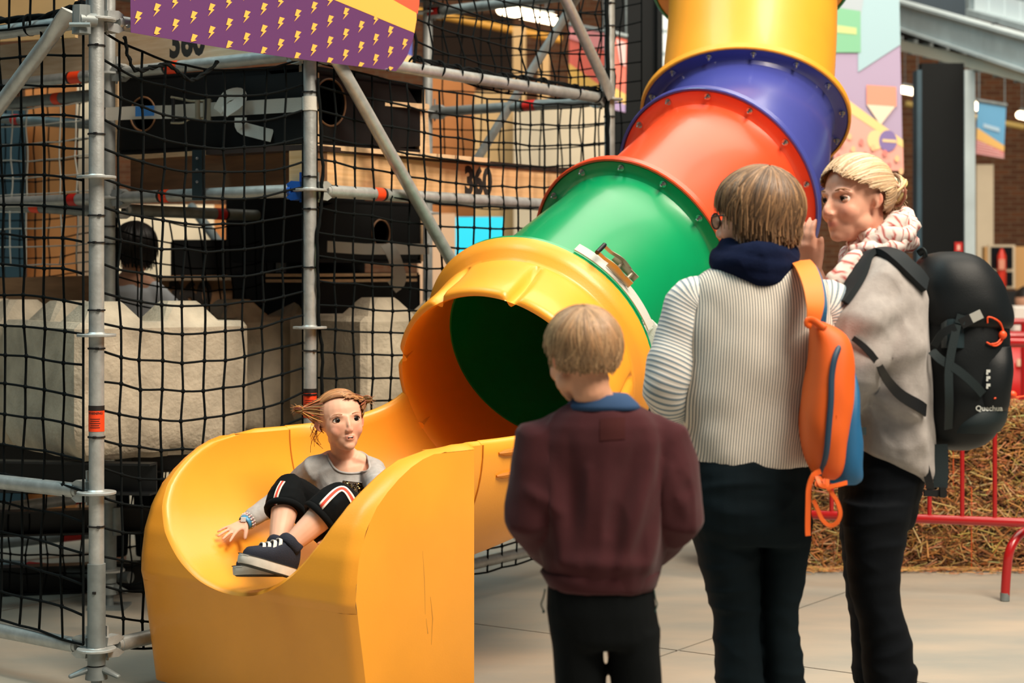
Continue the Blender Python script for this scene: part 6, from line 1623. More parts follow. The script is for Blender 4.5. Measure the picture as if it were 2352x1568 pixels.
# jeans
M_j2 = mat('jeans_navy', (6, 11, 17), 0.85, var=0.15, vscale=12, bump=0.06, bscale=260, spec=0.15)
m = MB(); rowloft(m, [(1020, 1958, 2118, 0.16), (1070, 1940, 2118, 0.175), (1130, 1930, 2108, 0.178), (1200, 1932, 2090, 0.165)], YW2)
rowloft(m, [(1150, 1936, 2100, 0.10), (1230, 1940, 2078, 0.095), (1300, 1948, 2066, 0.088), (1360, 1956, 2064, 0.080), (1400, 1968, 2072, 0.076), (1470, 1980, 2090, 0.078), (1568, 1984, 2100, 0.08), (zf2 - 0.3 * s2_, 1988, 2104, 0.075), (zf2 - 0.06 * s2_, 2000, 2096, 0.058)], YW2 - 0.09)
rowloft(m, [(1150, 1930, 2080, 0.10), (1230, 1932, 2060, 0.095), (1300, 1940, 2046, 0.088), (1360, 1945, 2040, 0.08), (1400, 1953, 2040, 0.076), (1470, 1958, 2048, 0.078), (1568, 1962, 2060, 0.08), (zf2 - 0.3 * s2_, 1968, 2066, 0.075), (zf2 - 0.06 * s2_, 1985, 2062, 0.058)], YW2 + 0.09)
garment('jeans', m, 0.006, 3, M_j2, w2, 0.0055, 7, label='dark navy jeans', stretch=(0.6, 0.6, 2.0), seed=5)
for L_ in vl:
    e_ = L_[-1]; m = MB(); m.rings([[Vector((e_.x - 0.06 + l * math.cos(t), e_.y + w * math.sin(t), z)) for t in [2 * math.pi * k / 20 for k in range(20)]] for z, w, l in ((0.002, 0.042, 0.13), (0.02, 0.044, 0.132), (0.05, 0.042, 0.12), (0.085, 0.036, 0.08), (0.10, 0.034, 0.06))], True); m.build('shoe', MATS['leather_dark'], w2, sharp=60)
# hair drawn back into a bun
vc = [(212, 176, 134), (224, 194, 156), (184, 144, 104), (152, 114, 80), (230, 208, 178)]
def vcover(ph, dr):
    for k in range(3, 60):
        th = k * 0.05; d_ = dr(th, ph)
        if d_.y > 0.30 and d_.z < 0.62 - 0.50 * abs(d_.x): return th
        if d_.y > -0.02 and d_.z < 0.02: return th
        if abs(d_.x) > 0.5 and d_.y > -0.30 and d_.z < -0.06: return th
        if d_.z < -0.60: return th
    return 2.6
m, surf, dr = hair(vh, w2, (0.375, 0.465, 0.415), (0.0, -1.0, 0.18), vcover, 1700, vc, 0.96, wid=0.006, lift=0.05, seed=41, wave=0.012, start=0.10, capcol=(176, 136, 88))
bun = vh.P(0.02, -0.60, 0.13); Rv = random.Random(4)
for k in range(90):
    a0 = Rv.uniform(0, 6.3); rr2 = Rv.uniform(0.018, 0.040); tl = Rv.uniform(-1.2, 1.2); cs = tuple(v * Rv.uniform(0.7, 1.2) for v in lin(Rv.choice(vc)))
    pts = [bun + vh.f * (rr2 * 0.55 * math.sin(a0 * 3 + t) * 0.5) + vh.l * (rr2 * math.cos(a0 + t)) + vh.u * (rr2 * 1.15 * math.sin(a0 + t) * math.cos(tl)) - vh.f * (rr2 * math.sin(a0 + t) * math.sin(tl)) for t in [i * 0.45 for i in range(9)]]; m.tube(pts, [0.001] + [0.0042] * 7 + [0.001], 5, col=cs)
for k in range(20):
    st0 = bun + Vector((Rv.uniform(-.02, .03), 0, Rv.uniform(-.05, .03))); m.tube([st0, st0 + Vector((Rv.uniform(0, .03), Rv.uniform(-.02, .02), -0.03)), st0 + Vector((Rv.uniform(-.01, .04), 0, -0.06))], 0.0007, 4, col=lin(vc[1]))
h2 = m.build('hair', M_hair, w2, sharp=180); h2['label'] = 'blonde hair drawn back into a low bun'
# ------------------------------------------------------------------ banners
BA = Vector(((275 - CX) * 5.86 / FPX, 5.86, 0)); BBp = Vector(((905 - CX) * 7.0 / FPX, 7.0, 0)); BT = (BBp - BA).normalized(); BN = Vector((BT.y, -BT.x, 0))
BA = BA + BN * 0.03
def bpx(x, y):
    k = (x - CX) / FPX; t = (k * BA.y - BA.x) / (BT.x - k * BT.y); return t, ZC - (y - HY) * (BA.y + BT.y * t) / FPX
def tedge(z): return interp(z, [2.10, 2.16, 2.24, 2.40, 2.8], [1.325, 1.395, 1.435, 1.475, 1.54])
def bsurf(t, z, off=0.0):
    w = 0.010 * math.sin(3.2 * t + 1.5 * z) + 0.035 * max(0.0, t - 1.05) ** 2 * math.sin(9 * t)
    zz = z - 0.006 * math.sin(2.2 * t)
    return BA + BT * t + BN * (0.02 + w + off) + EZ * zz
ban = thing('lightning_banner', 'purple banner with yellow lightning bolts hung across the tower', 'banner', BA + EZ * 2.11)
m = MB(); ZB0 = 2.108
grid = [[bsurf(tedge(z) * k / 56, z) for k in range(57)] for z in [ZB0 + 0.72 * j / 22 for j in range(23)]]
m.sheet(grid, 0.0012); sh_ = m.build('sheet', mat('vinyl_purple', (98, 58, 106), 0.38, coat=0.2), ban, sharp=60)
t1, z1_ = bpx(760, 0); t2, z2_ = bpx(918, 69); t3, z3_ = bpx(889, 0); t4, z4_ = bpx(927, 23)
def l1(t): return z1_ + (z2_ - z1_) * (t - t1) / (t2 - t1)
def l2(t): return z3_ + (z4_ - z3_) * (t - t3) / (t4 - t3)
def band(nm, lo, hi, col, off):
    m = MB(); g = []
    for k in range(41):
        t = lerp(0.85, 1.56, k / 40); a = lo(t); b = min(hi(t), ZB0 + 0.72)
        col_ = []
        for j in range(13):
            z = lerp(a, b, j / 12); col_.append(bsurf(min(t, tedge(z)), z, off))
        if a < ZB0 + 0.70 and t <= tedge(a) + 0.02: g.append(col_)
    m.sheet(g); return m.build(nm, col, ban, sharp=60)
band('yellow_band', l1, l2, mat('print_yellow', (244, 184, 86), 0.4), 0.002); band('red_band', l2, lambda t: 9.0, mat('print_red', (236, 96, 68), 0.4), 0.0025)
BOLT = [(0.10, 0.5), (-0.18, 0.5), (-0.42, -0.02), (-0.10, -0.02), (-0.5, -0.55), (0.36, 0.10), (0.06, 0.10), (0.50, 0.5)]
BOLT = [(-0.16, 0.5), (-0.42, -0.04), (-0.10, -0.06), (-0.50, -0.52), (0.34, 0.06), (0.08, 0.10), (0.50, 0.44)]
for i in range(0, 19):
    for j in range(-2, 18):
        if (i + j) % 2: continue
        t0 = 0.033 + 0.0845 * i; z0 = 2.158 - 0.0022 * i * 0.6 + 0.038 * j
        if t0 > tedge(z0) - 0.01 or z0 > l1(t0) + 0.012 or z0 > 2.80 or z0 < ZB0 - 0.015: continue
        pts = [(t0 + x * 0.037, max(z0 + y * 0.045, ZB0 + 0.001)) for x, y in BOLT]
        if any(p[0] > tedge(p[1]) for p in pts): continue
        m = MB(); m.add([bsurf(a, b, 0.003) for a, b in pts], [(0, 1, 2, 5, 6), (2, 3, 4, 5)]); m.build('lightning_print', MATS['print_yellow'], ban, sharp=None)
for x, y in ((282, 62), (876, 160)):
    t, z = bpx(x, y); m = MB(); m.tube([bsurf(t, z, 0.0), bsurf(t, z, 0.008)], 0.006, 12); m.build('eyelet', M_steel, ban)

def flag(name, label, quad, Y, col, prints, group='hanging banners', rough=0.6, hang=True, dY=(0, 0)):
    "flat cloth banner: quad = pixel corners TL, TR, BR, BL at distance Y; prints = (polygon in u, v from top left, colour)"
    q = [W(quad[0][0], quad[0][1], Y + dY[0]), W(quad[1][0], quad[1][1], Y + dY[1]), W(quad[2][0], quad[2][1], Y + dY[1]), W(quad[3][0], quad[3][1], Y + dY[0])]
    def B(u, v, o=0.0):
        p = lerp(lerp(q[0], q[1], u), lerp(q[3], q[2], u), v); return p + Vector((0, 0.012 * math.sin(7 * u) * 0 - o, 0))
    r = thing(name, label, 'banner', (q[2] + q[3]) / 2, group)
    m = MB(); m.sheet([[B(k / 8, j / 12) for k in range(9)] for j in range(13)], 0.004); m.build('cloth', mat(name + '_' + '%02x%02x%02x' % col, col, rough), r)
    for k, (poly, c) in enumerate(prints):
        m = MB(); m.add([B(u, v, 0.006 + 0.002 * k) for u, v in poly], [tuple(range(len(poly)))]); m.build('print', mat('print_%02x%02x%02x' % c, c, rough), r, sharp=None)
    m = MB(); m.tube([B(-0.02, -0.01), B(1.02, -0.01)], 0.018, 10); m.build('hanging_rod', M_galv2, r)
    if hang:
        for u in (0.05, 0.95):
            p = B(u, -0.01); m = MB(); m.tube([p, p + EZ * (7.9 - p.z)], 0.006, 6); m.build('hanging_wire', M_galv2, r)
    return r
circ = lambda cu, cv, r, asp, n=18: [(cu + r * math.cos(2 * math.pi * k / n), cv + r * asp * math.sin(2 * math.pi * k / n)) for k in range(n)]
pr = [([(0, 0), (1, 0), (1, 0.36), (0.36, 0.50), (0.36, 0.0)], (168, 198, 206)), ([(0.30, 0), (0.52, 0), (0.36, 0.30), (0.0, 0.33), (0, 0.2)], (178, 188, 196)),
      ([(0.0, 0.17), (0.40, 0.19), (0.40, 0.40), (0.0, 0.40)], (128, 190, 150)), ([(0.03, 0.26), (0.34, 0.275), (0.34, 0.31), (0.03, 0.30)], (196, 210, 140)),
      ([(0.48, 0.565), (0.92, 0.575), (0.92, 0.675), (0.48, 0.665)], (236, 150, 124)), ([(0.48, 0.665), (0.90, 0.675), (0.68, 0.77)], (238, 214, 190)),
      ([(0.0, 0.58), (0.25, 0.655), (1.0, 0.865), (1.0, 1.0), (0.0, 1.0)], (236, 166, 152)), ([(0.0, 0.575), (0.22, 0.645), (1.0, 0.845), (1.0, 0.885), (0.2, 0.70), (0.0, 0.655)], (242, 206, 138)),
      (circ(0.60, 0.845, 0.12, 0.42), (242, 206, 150)), (circ(0.78, 0.85, 0.13, 0.42), (132, 112, 166)), ([(0.70, 0.84), (0.9, 0.845), (0.9, 0.86), (0.70, 0.855)], (236, 200, 150))]
for k in range(18): pr.append((circ(0.05 + 0.17 * (k % 6) + 0.05 * (k // 6 % 2), 0.80 + 0.065 * (k // 6) + 0.035 * (k % 6) * (1 if k // 6 else 1) * 0.8, 0.035, 0.5, 8), (244, 190, 140) if k % 2 else (226, 130, 120)))
flag('hanging_banner', 'tall faded pastel banner hanging behind the slide and the blonde woman', [(1916, -60), (2064, -60), (2074, 392), (1914, 392)], 11.6, (176, 156, 184), pr)
st_ = [([(0, 0.62), (1, 0.86), (1, 1), (0, 1)], (224, 140, 140)), ([(0, 0.50), (1, 0.76), (1, 0.87), (0, 0.72)], (238, 190, 110)), ([(0.22, 0.40), (0.80, 0.44), (0.80, 0.52), (0.22, 0.48)], (176, 206, 226))]
for k in range(5): st_.append(([(0, 0.76 + 0.05 * k), (1.0 if k > 2 else 0.35 + 0.25 * k, 0.78 + 0.05 * k), (1.0 if k > 2 else 0.35 + 0.25 * k, 0.80 + 0.05 * k), (0, 0.78 + 0.05 * k)], (236, 190, 186)))
flag('hanging_banner', 'small blue, yellow and pink banner right of the wide column', [(2246, 232), (2311, 243), (2305, 364), (2241, 354)], 15.5, (104, 170, 212), st_)
flag('hanging_banner', 'red and yellow banner left half, seen through the net', [(1308, 58), (1390, 74), (1390, 226), (1306, 214)], 13.2, (240, 110, 92), [([(0, 0.56), (1, 0.86), (1, 1), (0, 1)], (246, 190, 96)), ([(0, 0.86), (0.9, 0.98), (0.9, 1), (0, 1)], (170, 140, 190)), ([(0, 0), (1, 0), (1, 0.28), (0, 0.2)], (240, 150, 150))])
flag('hanging_banner', 'red and yellow banner in front of the black column', [(1402, 76), (1440, 86), (1436, 258), (1400, 250)], 11.7, (242, 120, 100), [([(0, 0.68), (1, 0.76), (1, 0.90), (0, 0.86)], (246, 196, 110)), ([(0, 0.86), (1, 0.90), (1, 1), (0, 1)], (176, 150, 190)), ([(0.35, 0.06), (0.95, 0.08), (0.95, 0.4), (0.6, 0.36)], (240, 196, 190))])
flag('hanging_banner', 'blue banner peeping past the right end of the lightning banner', [(905, -70), (948, -60), (946, 146), (900, 140)], 12.0, (84, 92, 168), [([(0, 0.0), (1, 0.0), (1, 0.45), (0, 0.40)], (190, 196, 226)), ([(0, 0.88), (1, 0.92), (1, 1), (0, 1)], (240, 196, 130))])

# ------------------------------------------------------------------ straw bales and red barrier
M_straw = mat('straw', (200, 150, 84), 0.8, attr='Col'); M_strawcore = mat('straw_core', (66, 44, 22), 0.95, var=0.4, vscale=30)  # core colour darkened to carry the shade in the gaps between straws
def bale(label, x0, x1, z0, z1, Y, seed, d=0.46):
    R_ = random.Random(seed); cx = (x0 + x1) / 2
    r = thing('straw_bale', label, 'straw bale', (cx, Y + d / 2, z0), 'straw bales behind the red barrier')
    bm = bmesh.new(); bmesh.ops.create_cube(bm, size=1); bmesh.ops.subdivide_edges(bm, edges=list(bm.edges), cuts=8, use_grid_fill=True)
    for v in bm.verts:
        p = Vector((v.co.x * (x1 - x0 - 0.03), v.co.y * (d - 0.03), (v.co.z + 0.5) * (z1 - z0 - 0.02) + 0.005)); n = NZ(p + Vector((seed, 0, 0)), 11); p += Vector((v.co.x, v.co.y, v.co.z)).normalized() * n * 0.018; p.z = max(p.z, 0.0); v.co = p + Vector((0, 0, 0))
    me = bpy.data.meshes.new('packed_straw'); bm.to_mesh(me); bm.free()
    for v in me.vertices: v.co += Vector((0, 0, 0))
    o = link('packed_straw', me, M_strawcore, r, 50); o.location = (0, 0, 0)
    m = MB(); cols = [(196, 138, 74), (170, 112, 54), (218, 166, 100), (128, 82, 40), (96, 60, 28), (230, 188, 128)]
    for k in range(2600):
        f = R_.random()
        if f < 0.66: p = Vector((R_.uniform(x0, x1), Y + R_.uniform(-0.006, 0.012), R_.uniform(z0, z1))); nrm = Vector((0, -1, 0))
        elif f < 0.9: p = Vector((R_.uniform(x0, x1), R_.uniform(Y, Y + d), z1 - R_.uniform(-0.006, 0.012))); nrm = Vector((0, 0, 1))
        else: p = Vector((x0 + R_.uniform(-0.006, 0.01), R_.uniform(Y, Y + d), R_.uniform(z0, z1))); nrm = Vector((-1, 0, 0))
        a = R_.gauss(0, 0.75) if f < 0.66 else R_.uniform(0, 6.3); s_ = Vector((1, 0, 0)) if abs(nrm.x) < 0.5 else Vector((0, 1, 0)); w_ = nrm.cross(s_)
        dd = (s_ * math.cos(a) + w_ * math.sin(a) + nrm * R_.uniform(-0.25, 0.35)).normalized(); ln = R_.uniform(0.03, 0.13); wd = R_.uniform(0.0013, 0.0032); sd = dd.cross(nrm).normalized() * wd; up_ = nrm * wd * 0.7
        a0 = p - dd * ln / 2; a1_ = p + dd * ln / 2 + nrm * R_.uniform(-0.01, 0.015); a0.z = max(a0.z, z0 + 0.002); a1_.z = max(a1_.z, z0 + 0.002)
        c = tuple(v * R_.uniform(0.55, 1.0) for v in lin(R_.choice(cols)))
        m.add([a0 - sd, a0 + up_, a0 + sd, a1_ - sd, a1_ + up_, a1_ + sd], [(0, 1, 4, 3), (1, 2, 5, 4), (2, 0, 3, 5)], c)
    o = m.build('loose_straw', M_straw, r, sharp=None); o['kind'] = 'stuff'
    for k in (0.3, 0.7):
        xx = lerp(x0, x1, k); m = MB(); m.tube([(xx, Y - 0.008, z0 + 0.004), (xx, Y - 0.010, z1 + 0.006), (xx, Y + d + 0.008, z1 + 0.006), (xx, Y + d + 0.008, z0 + 0.004)], 0.0022, 6); m.build('baling_twine', mat('twine_orange', (214, 90, 40), 0.8), r)
    return r
YH = 8.3; hx = lambda x: (x - CX) * YH / FPX
bale('lower straw bale between the two women’s legs'.replace('’', "'"), hx(1640), hx(2088), 0.0, 0.37, YH, 1)
bale('lower straw bale behind the barrier bars, right of the navy jeans', hx(2094), hx(2540), 0.0, 0.37, YH - 0.02, 2)
bale('upper straw bale under the black backpack', hx(1880), hx(2326), 0.37, 0.74, YH + 0.03, 3)
bale('upper straw bale at the right picture edge', hx(2332), hx(2780), 0.37, 0.74, YH + 0.02, 4)
m = MB(); R_ = random.Random(77)
for k in range(900):
    p = Vector((R_.uniform(hx(1840), hx(2400)), YH - abs(R_.gauss(0, 0.06)) - 0.005, 0.004 + R_.uniform(0, 0.012))); a = R_.uniform(0, 3.14); dd = Vector((math.cos(a), math.sin(a) * 0.5, R_.uniform(-.02, .08))); ln = R_.uniform(0.02, 0.09); wd = 0.002; sd = dd.cross(EZ).normalized() * wd
    c = tuple(v * R_.uniform(0.7, 1.1) for v in lin(R_.choice([(206, 156, 90), (180, 128, 70), (150, 104, 56)]))); m.add([p - sd, p + EZ * 0.002, p + sd, p + dd * ln - sd, p + dd * ln + EZ * 0.002, p + dd * ln + sd], [(0, 1, 4, 3), (1, 2, 5, 4), (2, 0, 3, 5)], c)
o = m.build('spilled_straw', M_straw, loc=(hx(2100), YH, 0), sharp=None); tag(o, 'loose straw lying along the foot of the bales', 'straw', kind='stuff')
# barrier
M_bar = mat('barrier_red', (164, 14, 18), 0.32, coat=0.3)
yb = lambda x: 7.5 + (2310 - x) / 450 * 0.23 * 1.0
def bp_(x, z): Yq = yb(x); return Vector(((x - CX) * Yq / FPX, Yq, z))
bar = thing('crowd_barrier', 'red tubular crowd barrier in front of the straw bales', 'barrier', bp_(2130, 0))
for z, r in ((0.325, 0.019), (1.06, 0.019)):
    m = MB(); m.tube([bp_(1700, z), bp_(2600, z)], r, 16, round_ends=True); m.build('rail', M_bar, bar, sharp=60)
for x in [2135 + 75 * k for k in range(-5, 6)]:
    m = MB(); m.tube([bp_(x, 0.32), bp_(x, 1.06)], 0.0095, 12); m.build('bar', M_bar, bar, sharp=60)
for x in (1700, 2600):
    m = MB(); m.tube([bp_(x, 0.30), bp_(x, 1.06)], 0.019, 14); m.build('end_post', M_bar, bar, sharp=60)
m = MB(); f0 = W(2308, 1382, 7.5); f0.z = 0.006
for sg in (1,):
    m.tube(cat([f0, f0 + Vector((0.008, 0, 0.12)), f0 + Vector((0.022, 0.0, 0.205)), f0 + Vector((0.075, 0.04, 0.262)), f0 + Vector((0.17, 0.12, 0.285)), f0 + Vector((0.30, 0.20, 0.300)), f0 + Vector((0.42, 0.22, 0.325))], 5), 0.019, 16)
ft = m.build('foot', M_bar, bar, sharp=60); m = MB(); m.tube([f0 - EZ * 0.004, f0 + Vector((0.0005, 0, 0.028))], 0.0195, 16); m.build('worn_tip', M_galv2, ft)
m = MB(); f1 = bp_(1760, 0.006); m.tube(cat([f1 + Vector((0, -0.25, 0)), f1 + Vector((0, -0.23, 0.15)), f1 + Vector((0, -0.1, 0.26)), f1 + Vector((0, 0, 0.31))], 5), 0.019, 16); m.build('foot', M_bar, bar, sharp=60)
# second barrier, ride car and visitor further back on the right
b2 = thing('crowd_barrier', 'further red barrier glimpsed right of the black backpack', 'barrier', W(2420, 1100, 11.0).xy.to_3d())
for y, r in ((738, 0.020), (772, 0.034)):
    m = MB(); m.tube([W(2250, y, 11.0), W(2600, y + 2, 11.0)], r, 14, round_ends=True); m.build('rail', M_bar, b2)
for x in (2262, 2352, 2440, 2530, 2590):
    a = W(x, 738, 11.0); m = MB(); m.tube([(a.x, 11.0, 0.0), a], 0.02, 12); m.build('post', M_bar, b2)
car = thing('ride_car', 'red and white fairground car beyond the backpack', 'ride car', Vector((W(2420, 0, 13.0).x, 13.0, 0)))
a = W(2318, 0, 13.0).x; b = W(2600, 0, 13.0).x
m = MB(); m.rings([[Vector((x, 13.0 + yy, z)) for yy, z in ((0, 0.30), (-0.03, 0.45), (0.02, 0.72), (0.12, 0.82), (0.9, 0.82), (1.0, 0.6), (1.0, 0.30))] for x in (a, a + 0.06, b - 0.06, b)], True); m.build('body', mat('car_red', (206, 26, 24), 0.25, coat=0.5), car, sharp=40)
m = MB(); m.box(((a + b) / 2, 12.985, 0.72), (b - a - 0.1, 0.02, 0.05)); m.build('trim_band', mat('car_peach', (244, 200, 170), 0.3), car)
for k in range(3):
    c = a + 0.18 + k * 0.36; m = MB(); m.rings([[Vector((c + w * math.cos(t), 13.25 + dy, 1.02 + w * math.sin(t) * 1.15)) for t in [math.pi / 4 + math.pi / 2 * q for q in range(4)]] for w, dy in ((0.10, 0.0), (0.12, 0.02), (0.12, 0.16), (0.10, 0.18))], True); m.build('seat_back', mat('car_white', (232, 224, 214), 0.5), car, sharp=50)
m = MB(); m.box(((a + b) / 2, 13.4, 0.15), (b - a + 0.3, 1.2, 0.30)); m.build('plinth', M_blk, car)
# far visitor in red at the picture edge
vp = MB(); c = W(2356, 690, 14.6); vp.ell(c + EZ * 0.0, (0.085, 0.10, 0.12), nu=16, nv=12); vp.tube([c - EZ * 0.08, c - EZ * 0.17], [0.05, 0.055], 12); vp.tube([c - EZ * 0.15, c - EZ * 0.3, c - EZ * 0.6, c - EZ * 0.75], [(0.16, 0.08), (0.20, 0.11), (0.17, 0.11), (0.18, 0.12)], 16, up=(0, -1, 0), round_ends=True)
for sg in (-1, 1):
    vp.tube([c + Vector((sg * 0.17, 0, -0.24)), c + Vector((sg * 0.22, 0, -0.5)), c + Vector((sg * 0.20, -0.08, -0.72))], [0.05, 0.045, 0.03], 10, round_ends=True); vp.tube([c + Vector((sg * 0.09, 0, -0.7)), Vector((c.x + sg * 0.10, c.y, 0.45)), Vector((c.x + sg * 0.10, c.y, 0.05))], [0.085, 0.06, 0.045], 12, round_ends=True)
far = person('person', 'distant visitor in red at the right picture edge', vp, 0.012, 2, None, (214, 160, 130), None, (c.x, c.y, 0), vary=lambda co, cc: Vector(lin((40, 34, 30))) if co.z > c.z + 0.03 or (co.y > c.y + 0.02 and co.z > c.z - 0.05) else (Vector(lin((186, 28, 30))) if 0.78 < co.z < c.z - 0.15 else (Vector(lin((36, 40, 52))) if co.z <= 0.78 else cc)))
# far right wall furniture
far_box('pale_door', 'tall cream door right of the wide column', 'door', 2243, 378, 2282, 1000, 19.0, 0.08, M_cream)
fc = thing('notice_cabinet', 'tan wall panel with a dark glazed case and red fire extinguisher', 'cabinet', W(2320, 690, 16.0))
def fcp(nm, x0, y0, x1, y1, Y, d, mt, par=fc):
    m = MB(); ibox(m, x0, y0, x1, y1, Y, d); return m.build(nm, mt, par)
fcp('panel', 2262, 566, 2440, 664, 16.0, 0.1, mat('panel_tan', (206, 158, 100), 0.7)); fcp('case_frame', 2270, 562, 2332, 662, 15.97, 0.03, mat('frame_cream', (216, 196, 166), 0.6)); fcp('glass', 2276, 567, 2326, 616, 15.955, 0.015, mat('case_dark', (24, 26, 28), 0.15)); fcp('glass', 2276, 624, 2326, 656, 15.955, 0.015, MATS['case_dark'])
m = MB(); e0 = W(2301, 655, 15.9); e1_ = W(2301, 575, 15.9); m.tube([e0, lerp(e0, e1_, 0.85), e1_], [0.038, 0.038, 0.018], 16, round_ends=True); ex = m.build('fire_extinguisher', mat('exting_red', (226, 60, 40), 0.35), fc); m = MB(); m.box(W(2301, 607, 15.855), (0.05, 0.006, 0.09)); m.build('label', mat('ext_label', (240, 160, 130), 0.5), ex)
for x in (2262, 2440):
    a = W(x, 664, 16.05); m = MB(); m.tube([(a.x, 16.05, 0), (a.x, 16.05, a.z + 0.02)], 0.03, 10); m.build('leg', M_galv2, fc)
far_box('long_bench', 'black counter under the tan panel', 'counter', 2244, 668, 2460, 700, 15.1, 0.5, M_blk)
# ------------------------------------------------------------------ backpacks
YO = YW1 - 0.17
def ow(x, y, dy=0.0): return W(x, y, YO + dy)
M_or = mat('nylon_orange', (226, 94, 16), 0.6, bump=0.05, bscale=400, var=0.05, vscale=8); M_bl = mat('nylon_blue', (16, 92, 138), 0.6, bump=0.12, bscale=400); M_zip = mat('zip_navy', (26, 58, 82), 0.55)
op = thing('backpack', 'orange and blue backpack slung on the shoulder of the striped jumper', 'backpack', ow(1910, 1112))
def packpart(nm, rows, Y, material, parent, flat=2.6, label=None, n=30, sharp=180, fold=0.0):
    rr2 = resamp([tuple(r) + (0.0,) * (5 - len(r)) for r in rows], n); rings = []
    for y, xl, xr, hd, dy in rr2: rings.append(supring(y, xl, xr, hd, Y + dy, flat, 36))
    m = MB(); m.rings(rings, True)
    if fold:
        for i, p in enumerate(m.v): m.v[i] = p + Vector((NZ(p, 14), NZ(p + Vector((5, 0, 0)), 14), 0)) * fold
    o = m.build(nm, material, parent, sharp=sharp)
    if label: o['label'] = label
    return o
body = packpart('pack_body', [(738, 1862, 1888, 0.03), (750, 1860, 1915, 0.055), (775, 1862, 1945, 0.075), (820, 1858, 1957, 0.09), (900, 1846, 1957, 0.105), (960, 1839, 1950, 0.11), (1010, 1842, 1942, 0.11), (1060, 1856, 1935, 0.10), (1085, 1870, 1928, 0.085), (1096, 1882, 1918, 0.06)], YO, M_or, op, fold=0.004)
packpart('side_panel', [(845, 1950, 1958, 0.03, 0.03), (880, 1938, 1966, 0.06, 0.03), (940, 1925, 1970, 0.08, 0.02), (1000, 1912, 1974, 0.09, 0.02), (1060, 1902, 1978, 0.09, 0.02), (1095, 1900, 1978, 0.08, 0.02), (1108, 1908, 1966, 0.06, 0.02)], YO - 0.012, M_bl, op, label='blue lower side panel', fold=0.004)
def onfront(x, y, extra=0.0):
    # front surface of the pack at pixel, from the body's outline rows
    rows_ = [(738, 1862, 1888, 0.03), (775, 1862, 1945, 0.075), (820, 1858, 1957, 0.09), (900, 1846, 1957, 0.105), (960, 1839, 1950, 0.11), (1010, 1842, 1942, 0.11), (1060, 1856, 1935, 0.10), (1096, 1882, 1918, 0.06)]
    ys = [r[0] for r in rows_]; xl = interp(y, ys, [r[1] for r in rows_]); xr = interp(y, ys, [r[2] for r in rows_]); hd = interp(y, ys, [r[3] for r in rows_]); c = (xl + xr) / 2; u = max(-0.98, min(0.98, (x - c) / ((xr - xl) / 2)))
    return ow(x, y, -hd * (1 - abs(u) ** 2.6) ** (1 / 2.6) - 0.004 - extra)
m = MB(); zp = cat([onfront(x, y) for x, y in ((1936, 782), (1920, 815), (1911, 860), (1909, 920), (1904, 980), (1898, 1040), (1888, 1080), (1884, 1094))], 4); m.tube(zp, (0.0075, 0.004), 8, up=(0, -1, 0)); z_ = m.build('zip', M_zip, body, sharp=180)
m = MB(); m.tube(cat([onfront(x, y) for x, y in ((1884, 1090), (1886, 1100), (1893, 1108))], 4), 0.0035, 6); m.ell(onfront(1892, 1106), (0.006, 0.004, 0.009), nu=8, nv=6); m.build('zip_pull', M_blk, body)
m = MB(); m.tube(cat([onfront(x, y) for x, y in ((1944, 790), (1950, 830), (1946, 880), (1938, 930), (1930, 958))], 4), 0.004, 8); m.build('piping', M_or, body, sharp=180)
m = MB(); ribbon(m, cat([onfront(1920, 957), onfront(1943, 958)], 2), 0.008, (0, -1, 0), 0.004); m.build('pocket_edge', M_or, body)
# strap over the shoulder
m = MB(); P0 = cat([ow(1868, 735, -0.03), ow(1872, 700, -0.03), ow(1866, 655, -0.005), ow(1852, 618, 0.05), ow(1838, 602, 0.14), ow(1845, 612, 0.24)], 5); N0 = cat([Vector((0.1, -1, 0.1)), Vector((0.1, -1, 0.15)), Vector((0, -0.9, 0.4)), Vector((-0.05, -0.6, 0.8)), Vector((-0.1, 0, 1)), Vector((0, 0.6, 0.8))], 5)
ribbon(m, P0, [interp(k / (len(P0) - 1), [0, 0.25, 0.6, 1], [0.032, 0.046, 0.050, 0.05]) for k in range(len(P0))], N0, 0.009); sp_ = m.build('shoulder_strap', mat('strap_orange', (250, 140, 52), 0.6), op, sharp=50)
m = MB(); P1 = [p + Vector((0.022, 0.012, -0.004)) for p in P0]; ribbon(m, P1, 0.02, N0, 0.008); m.build('strap_edge', M_bl, sp_, sharp=50)
m = MB(); m.tube(cat([ow(1862, 748, -0.05), ow(1852, 742, -0.06), ow(1856, 734, -0.06), ow(1872, 738, -0.05), ow(1895, 756, -0.06)], 4), (0.004, 0.009), 8); m.build('haul_loop', M_or, op, sharp=180)
# loose straps at the bottom
def strap_(pts, w, nrm=(0.2, -1, 0)):
    m = MB(); ribbon(m, cat([ow(*p) for p in pts], 5), w, nrm, 0.003); m.build('loose_strap', M_or, op, sharp=50)
strap_([(1885, 1082, -0.09), (1868, 1092, -0.10), (1858, 1120, -0.10), (1856, 1160, -0.10), (1855, 1212, -0.10), (1856, 1230, -0.10)], 0.013)
strap_([(1890, 1100, -0.09), (1905, 1125, -0.10), (1922, 1150, -0.10), (1930, 1178, -0.10), (1922, 1200, -0.10), (1905, 1206, -0.10), (1888, 1192, -0.10), (1876, 1165, -0.10), (1868, 1148, -0.10)], 0.010)
strap_([(1886, 1096, -0.10), (1876, 1112, -0.11), (1900, 1118, -0.11), (1930, 1112, -0.10), (1945, 1108, -0.08)], 0.010); strap_([(1876, 1094, -0.10), (1884, 1112, -0.115), (1898, 1116, -0.115), (1900, 1100, -0.11)], 0.010)

